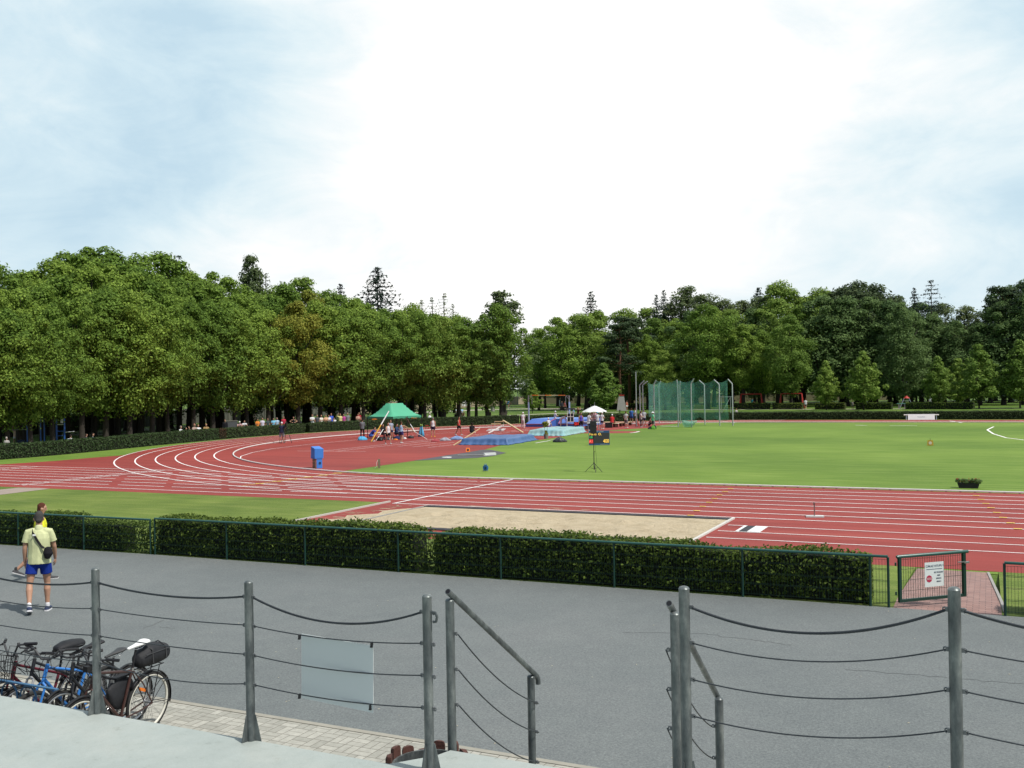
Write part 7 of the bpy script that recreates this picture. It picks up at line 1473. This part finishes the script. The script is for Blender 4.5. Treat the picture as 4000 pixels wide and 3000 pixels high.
# ------------------------------------------------------------------ bicycles, rack, litter bin beside the ledge
def ring_pts(c, r, n=36): return [(c[0], c[1]+r*math.cos(2*math.pi*i/n), c[2]+r*math.sin(2*math.pi*i/n)) for i in range(n)]
TYRE = mat('tyre', (.02, .02, .02), .8, .3, 20); GUM = mat('tyre_tan', (.34, .24, .09), .8, .2, 12); RIM = mat('rim_pale', (.58, .57, .50), .4); SPK = mat('spokes', (.4, .4, .4), .3, metal=.8)
def bike(label, x, y, rz, cf, fork=None, saddle=None, wr=.345, seat_h=1.0, tan=False, mudguard=True, flat=True, drop_top=.0, tyre_r=.019, lean=4, steer=8, reflector=False, basket=False, rack=False, rimm=None, bar_z=1.02, light=None):
    """local +Y = forward, wheels in the YZ plane"""
    o = thing('bicycle', label, 'bicycle', (x, y, PZ+.008), rz); o.rotation_euler = (0, R(lean), rz)
    fm = cf; Rw, Fw, BBp = (0, -.44, wr), (0, .61, wr), (0, 0, .285); ST = Vector((0, -.165, seat_h-.30)); HT, HB = Vector((0, .39, .94)), Vector((0, .44, .78))
    def wheel(c):
        w_ = part(o, 'wheel', rimm or MT['silver'], lambda mb: mb.tube(ring_pts(c, wr-.034), .0165, 6, closed=True), 'all')
        part(w_, 'tyre', TYRE, lambda mb: mb.tube(ring_pts(c, wr-.012), tyre_r, 8, closed=True), 'all')
        if tan: part(w_, 'tan_sidewall', GUM, lambda mb: mb.tube(ring_pts((c[0]+.008, c[1], c[2]), wr-.02), tyre_r*.72, 6, closed=True), 'all')
        part(w_, 'spokes', SPK, lambda mb: [mb.bar((s*.028, c[1]+.02*math.cos(a), c[2]+.02*math.sin(a)), (0, c[1]+(wr-.035)*math.cos(a+.12*s), c[2]+(wr-.035)*math.sin(a+.12*s)), .0026, .0026) for i in range(28) for s in ((-1, 1)[i % 2],) for a in (2*math.pi*i/28,)])
        part(w_, 'hub', MT['silver'], lambda mb: mb.cyl((-.045, c[1], c[2]), (.045, c[1], c[2]), .017, n=10))
        return w_
    rw = wheel(Rw); part(rw, 'sprockets', MT['chrome'], lambda mb: [mb.lathe((0, 0, 0), [(r, 0), (r, .003)], 18) for r in ()] or [mb.tube([(.02+.006*i, Rw[1]+r*math.cos(a), Rw[2]+r*math.sin(a)) for a in [2*math.pi*k/18 for k in range(18)]], .003, 4, closed=True) for i, r in enumerate((.055, .047, .040, .032, .025))])
    if reflector: part(rw, 'reflector', MT['orange'], lambda mb: mb.box((.008, Rw[1]+.09, Rw[2]+.17), (.012, .10, .035), rot=Matrix.Rotation(R(25), 3, 'X')))
    wheel(Fw)
    def frame(mb):
        mb.tube([BBp, ST+Vector((0, -.005, .02))], .0165, 10); mb.tube([HB-Vector((0, .01, -.01)), BBp], .0195, 10); mb.tube([HT+Vector((0, 0, -.03)), ST-Vector((0, 0, drop_top+.02))], .0165, 10); mb.tube([HB-(HT-HB)*.08, HT+(HT-HB)*.08], .021, 10)
        for s in (-1, 1):
            mb.tube([Vector(BBp)+Vector((s*.03, -.03, 0)), (s*.055, -.25, .31), (s*.06, Rw[1], Rw[2])], .0095, 8); mb.tube([ST+Vector((s*.014, -.01, -.02)), (s*.05, -.30, (ST.z+wr)/2+.03), (s*.06, Rw[1], Rw[2])], .008, 8)
        mb.cyl((-.035, 0, BBp[2]), (.035, 0, BBp[2]), .024, n=12)
    part(o, 'frame', fm, frame, True)
    part(o, 'fork', fork or fm, lambda mb: [mb.tube([HB+Vector((0, .008, -.02)), HB+Vector((s*.05, .015, -.05)), (s*.055, .54, .5), (s*.052, Fw[1], Fw[2])], [.016, .014, .012, .009], 8) for s in (-1, 1)], True)
    q = Matrix.Rotation(R(steer), 3, 'Z')
    def bars_(mb):
        c = Vector((0, .37, 1.02)); mb.tube([HT+Vector((0, 0, .02)), c], .015, 8); e_ = [Vector((s*w2, y_, z_)) for s, w2, y_, z_ in ((-1, .30, -.05, bar_z-.95), (-1, .14, .06, bar_z-.95), (-1, .05, .07, 0), (1, .05, .07, 0), (1, .14, .06, bar_z-.95), (1, .30, -.05, bar_z-.95))]
        mb.tube([c]+[c+Vector((0, .07, 0))], .014, 8); mb.tube([c+q @ v for v in e_], .0125, 8)
    hb_ = part(o, 'handlebar', MT['dgrey'], bars_, True)
    def grips(mb):
        c = Vector((0, .37, 1.02))
        mb.tube([c+q @ Vector((S_*.19, .02, bar_z-.945)), c+q @ Vector((S_*.31, -.058, bar_z-.95))], .0175, 8)
    def lever(mb):
        c = Vector((0, .37, 1.02)); mb.tube([c+q @ Vector((S_*.13, .05, bar_z-.935)), c+q @ Vector((S_*.15, .06, bar_z-.955)), c+q @ Vector((S_*.20, .075, bar_z-.975)), c+q @ Vector((S_*.28, .02, bar_z-.985))], [.016, .012, .008, .007], 6)
    for S_ in (-1, 1): part(hb_, 'grip', MT['black'], grips, True); part(hb_, 'brake_lever', MT['black'], lever, True)
    part(hb_, 'cables', MT['black'], lambda mb: [mb.tube([Vector((s*.15, .43, bar_z+.05)), Vector((s*.16, .56, bar_z+.09)), Vector((s*.10, .60, .95)), Vector((s*.02, .50, .8))], .0042, 5) for s in (-1, 1)]+[mb.tube([Vector((.1, .44, bar_z-.02)), Vector((.05, .62, bar_z-.03)), Vector((-.05, .55, .85)), Vector((-.03, .35, .80))], .0042, 5)], 'all')
    if light: part(hb_, 'lamp', MT['black'], lambda mb: mb.box((.02, .48, .98), (.06, .07, .06)))
    part(o, 'seat_post', MT['black'] if saddle is not MT['white'] else MT['black'], lambda mb: mb.tube([ST, ST+Vector((0, -.055, .23))], .0135, 8), True)
    part(o, 'seat_clamp', MT['chrome'], lambda mb: mb.tube([ST+Vector((0, 0, -.012)), ST+Vector((0, -.003, .02))], .021, 10))
    sc = ST+Vector((0, -.085, .265))
    def sad(mb):
        blob(mb, [sc+Vector((0, .155, -.012)), sc+Vector((0, .06, -.004)), sc+Vector((0, -.03, .004)), sc+Vector((0, -.10, .018))], [(.02, .016), (.030, .020), (.058, .022), (.075, .024)], side=(1, 0, 0), n=14)
        blob(mb, [sc+Vector((0, -.06, .008)), sc+Vector((0, -.125, .016))], [(.07, .024), (.072, .022)], side=(1, 0, 0), n=14)
    me = bpy.data.meshes.new('s'); mb = MB(); sad(mb); me = melt(mb, 'saddle', .008, 3); me.materials.append(saddle or MT['black']); b = bpy.data.objects.new('saddle', me); link(b, o)
    part(b, 'rails', MT['silver'], lambda mb: [mb.tube([sc+Vector((s*.02, .11, -.02)), sc+Vector((s*.022, .04, -.045)), sc+Vector((s*.022, -.04, -.045)), sc+Vector((s*.03, -.10, -.01))], .0036, 5) for s in (-1, 1)])
    part(o, 'chainring', MT['black'], lambda mb: [mb.tube([(.05, r*math.cos(a), BBp[2]+r*math.sin(a)) for a in [2*math.pi*k/26 for k in range(26)]], .004, 5, closed=True) for r in (.088, .07)]+[mb.bar((.05, 0, BBp[2]), (.05, .085*math.cos(a), BBp[2]+.085*math.sin(a)), .006, .016) for a in [2*math.pi*k/5 for k in range(5)]])
    part(o, 'chain', MT['dgrey'], lambda mb: (mb.bar((.05, .0, BBp[2]+.09), (.045, Rw[1], Rw[2]+.045), .006, .008), mb.bar((.05, 0, BBp[2]-.09), (.045, Rw[1]+.02, Rw[2]-.12), .006, .008), mb.bar((.045, Rw[1]+.02, Rw[2]-.12), (.045, Rw[1], Rw[2]-.04), .02, .03)))
    for s, a in ((1, 200), (-1, 20)):
        ca, sa = .17*math.cos(R(a)), .17*math.sin(R(a)); cr = part(o, 'crank', MT['silver'], lambda mb: mb.bar((s*.058, 0, BBp[2]), (s*.066, ca, BBp[2]+sa), .016, .024)); part(cr, 'pedal', MT['chrome'], lambda mb: (mb.box((s*.11, ca, BBp[2]+sa), (.085, .075, .018)), mb.box((s*.11, ca+.04, BBp[2]+sa), (.085, .01, .03))))
    if mudguard:
        for c, a0, a1 in ((Rw, 40, 195), (Fw, -5, 120)):
            pts = [(c[1]+(wr+.026)*math.cos(R(a)), c[2]+(wr+.026)*math.sin(R(a))) for a in np.linspace(a0, a1, 20)]
            part(o, 'mudguard', MT['black'], lambda mb: mb.rings([[(s*.027, c[1]+(p[0]-c[1])*k_, c[2]+(p[1]-c[2])*k_) for s, k_ in ((-1, .975), (-.6, 1.0), (.6, 1.0), (1, .975), (.6, .992), (-.6, .992))] for p in pts]), 'all')
        part(o, 'mudguard_stay', MT['dgrey'], lambda mb: [mb.bar((s*.05, Rw[1], Rw[2]), (s*.03, Rw[1]+(wr+.02)*math.cos(R(a)), Rw[2]+(wr+.02)*math.sin(R(a))), .006, .006) for s in (-1, 1) for a in (140, 190)])
    if rack: part(o, 'carrier', MT['black'], lambda mb: [mb.tube([(s*.05, -.18, .76), (s*.055, -.32, .765), (s*.055, -.62, .765)], .006, 6) for s in (-1, 1)]+[mb.bar((s*.055, -.55, .765), (s*.06, Rw[1], Rw[2]+.02), .008, .008) for s in (-1, 1)]+[mb.bar((-.055, y_, .765), (.055, y_, .765), .008, .008) for y_ in (-.3, -.45, -.6)])
    if basket:
        part(o, 'basket', MT['black'], lambda mb: [mb.tube([(a*w2, .60+b*d2, z) for a, b in ((-1, -1), (1, -1), (1, 1), (-1, 1))], .005, 5, closed=True) for w2, d2, z in ((.13, .09, .78), (.145, .10, .87), (.16, .12, .96), (.17, .13, 1.03))]+[mb.bar((a*.13, .60+b*.09, .78), (a*.17, .60+b*.13, 1.03), .004, .004) for a in np.linspace(-1, 1, 9) for b in (-1, 1)]+[mb.bar((a*.13, .60+b*.09, .78), (a*.17, .60+b*.13, 1.03), .004, .004) for b in np.linspace(-1, 1, 7) for a in (-1, 1)]+[mb.box((0, .6, .78), (.25, .17, .01))])
    return o
BROWN = mat('frame_brown', (.045, .018, .014), .35, .2, 8, spec=.6); BLUEF = mat('frame_blue', (.035, .19, .55), .35, .1, 8, spec=.6); REDF = mat('frame_red', (.10, .008, .018), .35, .15, 8, spec=.6); SILF = mat('frame_silver', (.5, .51, .52), .35, .1, 8, metal=.4); DARKF = mat('frame_dark', (.02, .022, .026), .4, .2, 8)
def bxy(px, py, z): g_ = gp(px, py, z); return g_
RZB = math.pi                                     # all bicycles point at the stand
r1_ = bxy(582, 2745, PZ+.345); b1 = Vector((r1_.x, r1_.y-.44))
bike('brown city bicycle with white saddle and pale tyre rims, rightmost in the rack', b1.x, b1.y, RZB+R(4), BROWN, None, MT['white'], seat_h=1.10, tan=True, reflector=True, rack=True, rimm=RIM, lean=-3, light=True, steer=-12)
h2 = bxy(146, 2595, PZ+.94); s2_ = bxy(325, 2505, PZ+1.03)
bike('blue mountain bicycle with black saddle, left of the brown one', h2.x+.06, h2.y+.40, RZB+R(3), BLUEF, BLUEF, MT['black'], seat_h=1.04, mudguard=False, tyre_r=.026, lean=-4, steer=18, bar_z=1.05)
h3 = bxy(66, 2600, PZ+.92); bike('dark red bicycle with a black front basket, leftmost in the rack', h3.x, h3.y+.42, RZB-R(2), REDF, REDF, MT['black'], seat_h=.99, basket=True, lean=3, steer=-5, bar_z=1.08)
bike('dark bicycle with grey saddle squeezed between the blue and brown ones', (h2.x+b1.x)/2+.02, b1.y+.12, RZB+R(5), DARKF, DARKF, MT['dgrey'], seat_h=.93, lean=4, steer=15, bar_z=.98, mudguard=True)
bike('dark bicycle with pale fork half hidden between the red and blue ones', (h2.x+h3.x)/2-.03, h2.y+.50, RZB, DARKF, SILF, MT['black'], seat_h=.92, lean=2, steer=-14, bar_z=.96)
def soft(name, label, cat, c, size, rz, m, extra=()):
    o = thing(name, label, cat, c, rz); mb = MB(); sx, sy, sz = size
    blob(mb, [(0, -sy*.5, sz*.45), (0, -sy*.15, sz*.5), (0, sy*.2, sz*.52), (0, sy*.5, sz*.42)], [(sx*.42, sz*.42), (sx*.5, sz*.5), (sx*.5, sz*.5), (sx*.4, sz*.40)], side=(1, 0, 0), n=18); me = melt(mb, 'pouch', .012, 3); me.materials.append(m); b = bpy.data.objects.new('pouch', me); link(b, o)
    for nm, mm, fn in extra: part(o, nm, mm, fn, True)
    return o
BAGM = mat('bag_black', (.013, .014, .017), .7, .4, 9, bump=.5, bscale=14)
def onbike(dx, dy, dz): c, s = math.cos(RZB+R(4)), math.sin(RZB+R(4)); return (b1.x+c*dx-s*dy+.02, b1.y+s*dx+c*dy, PZ+dz)
soft('bicycle_bag', 'black rounded bag strapped on the carrier of the brown bicycle', 'bag', onbike(0, -.50, .77), (.25, .34, .26), RZB+R(4), BAGM, (('strap', MT['dgrey'], lambda mb: [mb.tube([(-.123, y_, .06), (-.11, y_, .21), (0, y_, .256), (.11, y_, .21), (.123, y_, .06)], .008, 5) for y_ in (-.12, .1)]), ('zip', MT['dgrey'], lambda mb: mb.tube([(-.11, -.22, .17), (-.126, 0, .175), (-.11, .2, .17)], .005, 5))))
soft('pannier', 'black cloth pannier hanging in the frame of the brown bicycle', 'bag', onbike(.07, -.08, .36), (.12, .26, .38), RZB+R(4), BAGM, (('flap', BAGM, lambda mb: mb.box((0, 0, .385), (.10, .22, .02))), ('buckle', MT['silver'], lambda mb: mb.box((.0, .12, .36), (.04, .012, .03)))))
c, s = math.cos(RZB-R(2)), math.sin(RZB-R(2)); sx_, sy_ = h3.x-s*-.25, h3.y+.42+c*-.25
soft('saddle_cover', 'black padded cover pulled over the saddle of the red bicycle', 'saddle cover', (sx_+.03, sy_, PZ+.935), (.20, .30, .12), RZB-R(2), BAGM, (('seam', MT['dgrey'], lambda mb: mb.tube([(-.1, -.12, .05), (-.085, .1, .05), (0, .16, .05), (.085, .1, .05), (.1, -.12, .05)], .005, 5)),))
# blue rack of bent hoops
ra, rb = gp(0, 2658, PZ+.80), gp(238, 2690, PZ+.80); rk0 = Vector((ra.x-1.2, ra.y, PZ+.004)); rkx = rb.x-rk0.x; rk = thing('bicycle_rack', 'blue steel bicycle rack of round hoops at the foot of the ledge', 'bicycle rack', rk0); RB = mat('rack_blue', (.05, .14, .26), .5, .25, 8)
part(rk, 'top_bar', RB, lambda mb: mb.bar((0, 0, .80), (rkx, 0, .80), .04, .014))
nh = int(rkx/.30)
for i in range(nh): part(rk, 'hoop', RB, lambda mb: mb.tube([(i*.30+.15-.125*math.cos(a), 0, .66+.125*math.sin(a)) if 0 < j < 12 else (i*.30+.15+(-.125 if j == 0 else .125), 0, 0) for j, a in enumerate([0]+[math.pi*k/10 for k in range(11)]+[0])], .011, 6), 'all')
part(rk, 'foot_bar', RB, lambda mb: mb.bar((0, 0, .03), (rkx, 0, .03), .04, .03))
# litter bin clad with half logs
bx = gp(1672, 2935, 1.13); lb = thing('litter_bin', 'round steel bin clad with brown wooden half logs below the ledge', 'litter bin', (bx.x, bx.y, PZ+.008)); RBn = .30
part(lb, 'liner', MT['galv'], lambda mb: mb.lathe((0, 0, 0), [(RBn, .05), (RBn, .72), (RBn+.012, .73), (RBn-.008, .73), (RBn-.01, .1), (.01, .1)], 32, False), True)
def slat(i):
    a = 2*math.pi*i/14; hgt = .75+(.05, -.02, .03, .07)[i % 4]
    def f(mb):
        rg = []
        for z, k_ in ((.02, 1), (hgt-.03, 1), (hgt-.008, .85), (hgt, .55)):
            rg.append([(math.cos(a)*(RBn+.012+d_)-math.sin(a)*w_*k_, math.sin(a)*(RBn+.012+d_)+math.cos(a)*w_*k_, z) for w_, d_ in ((-.058, 0), (-.05, .03*k_), (-.025, .052*k_), (.025, .052*k_), (.05, .03*k_), (.058, 0))])
        mb.rings(rg)
    return f
for i in range(14): part(lb, 'wooden_slat', MT['dwood'], slat(i), True)
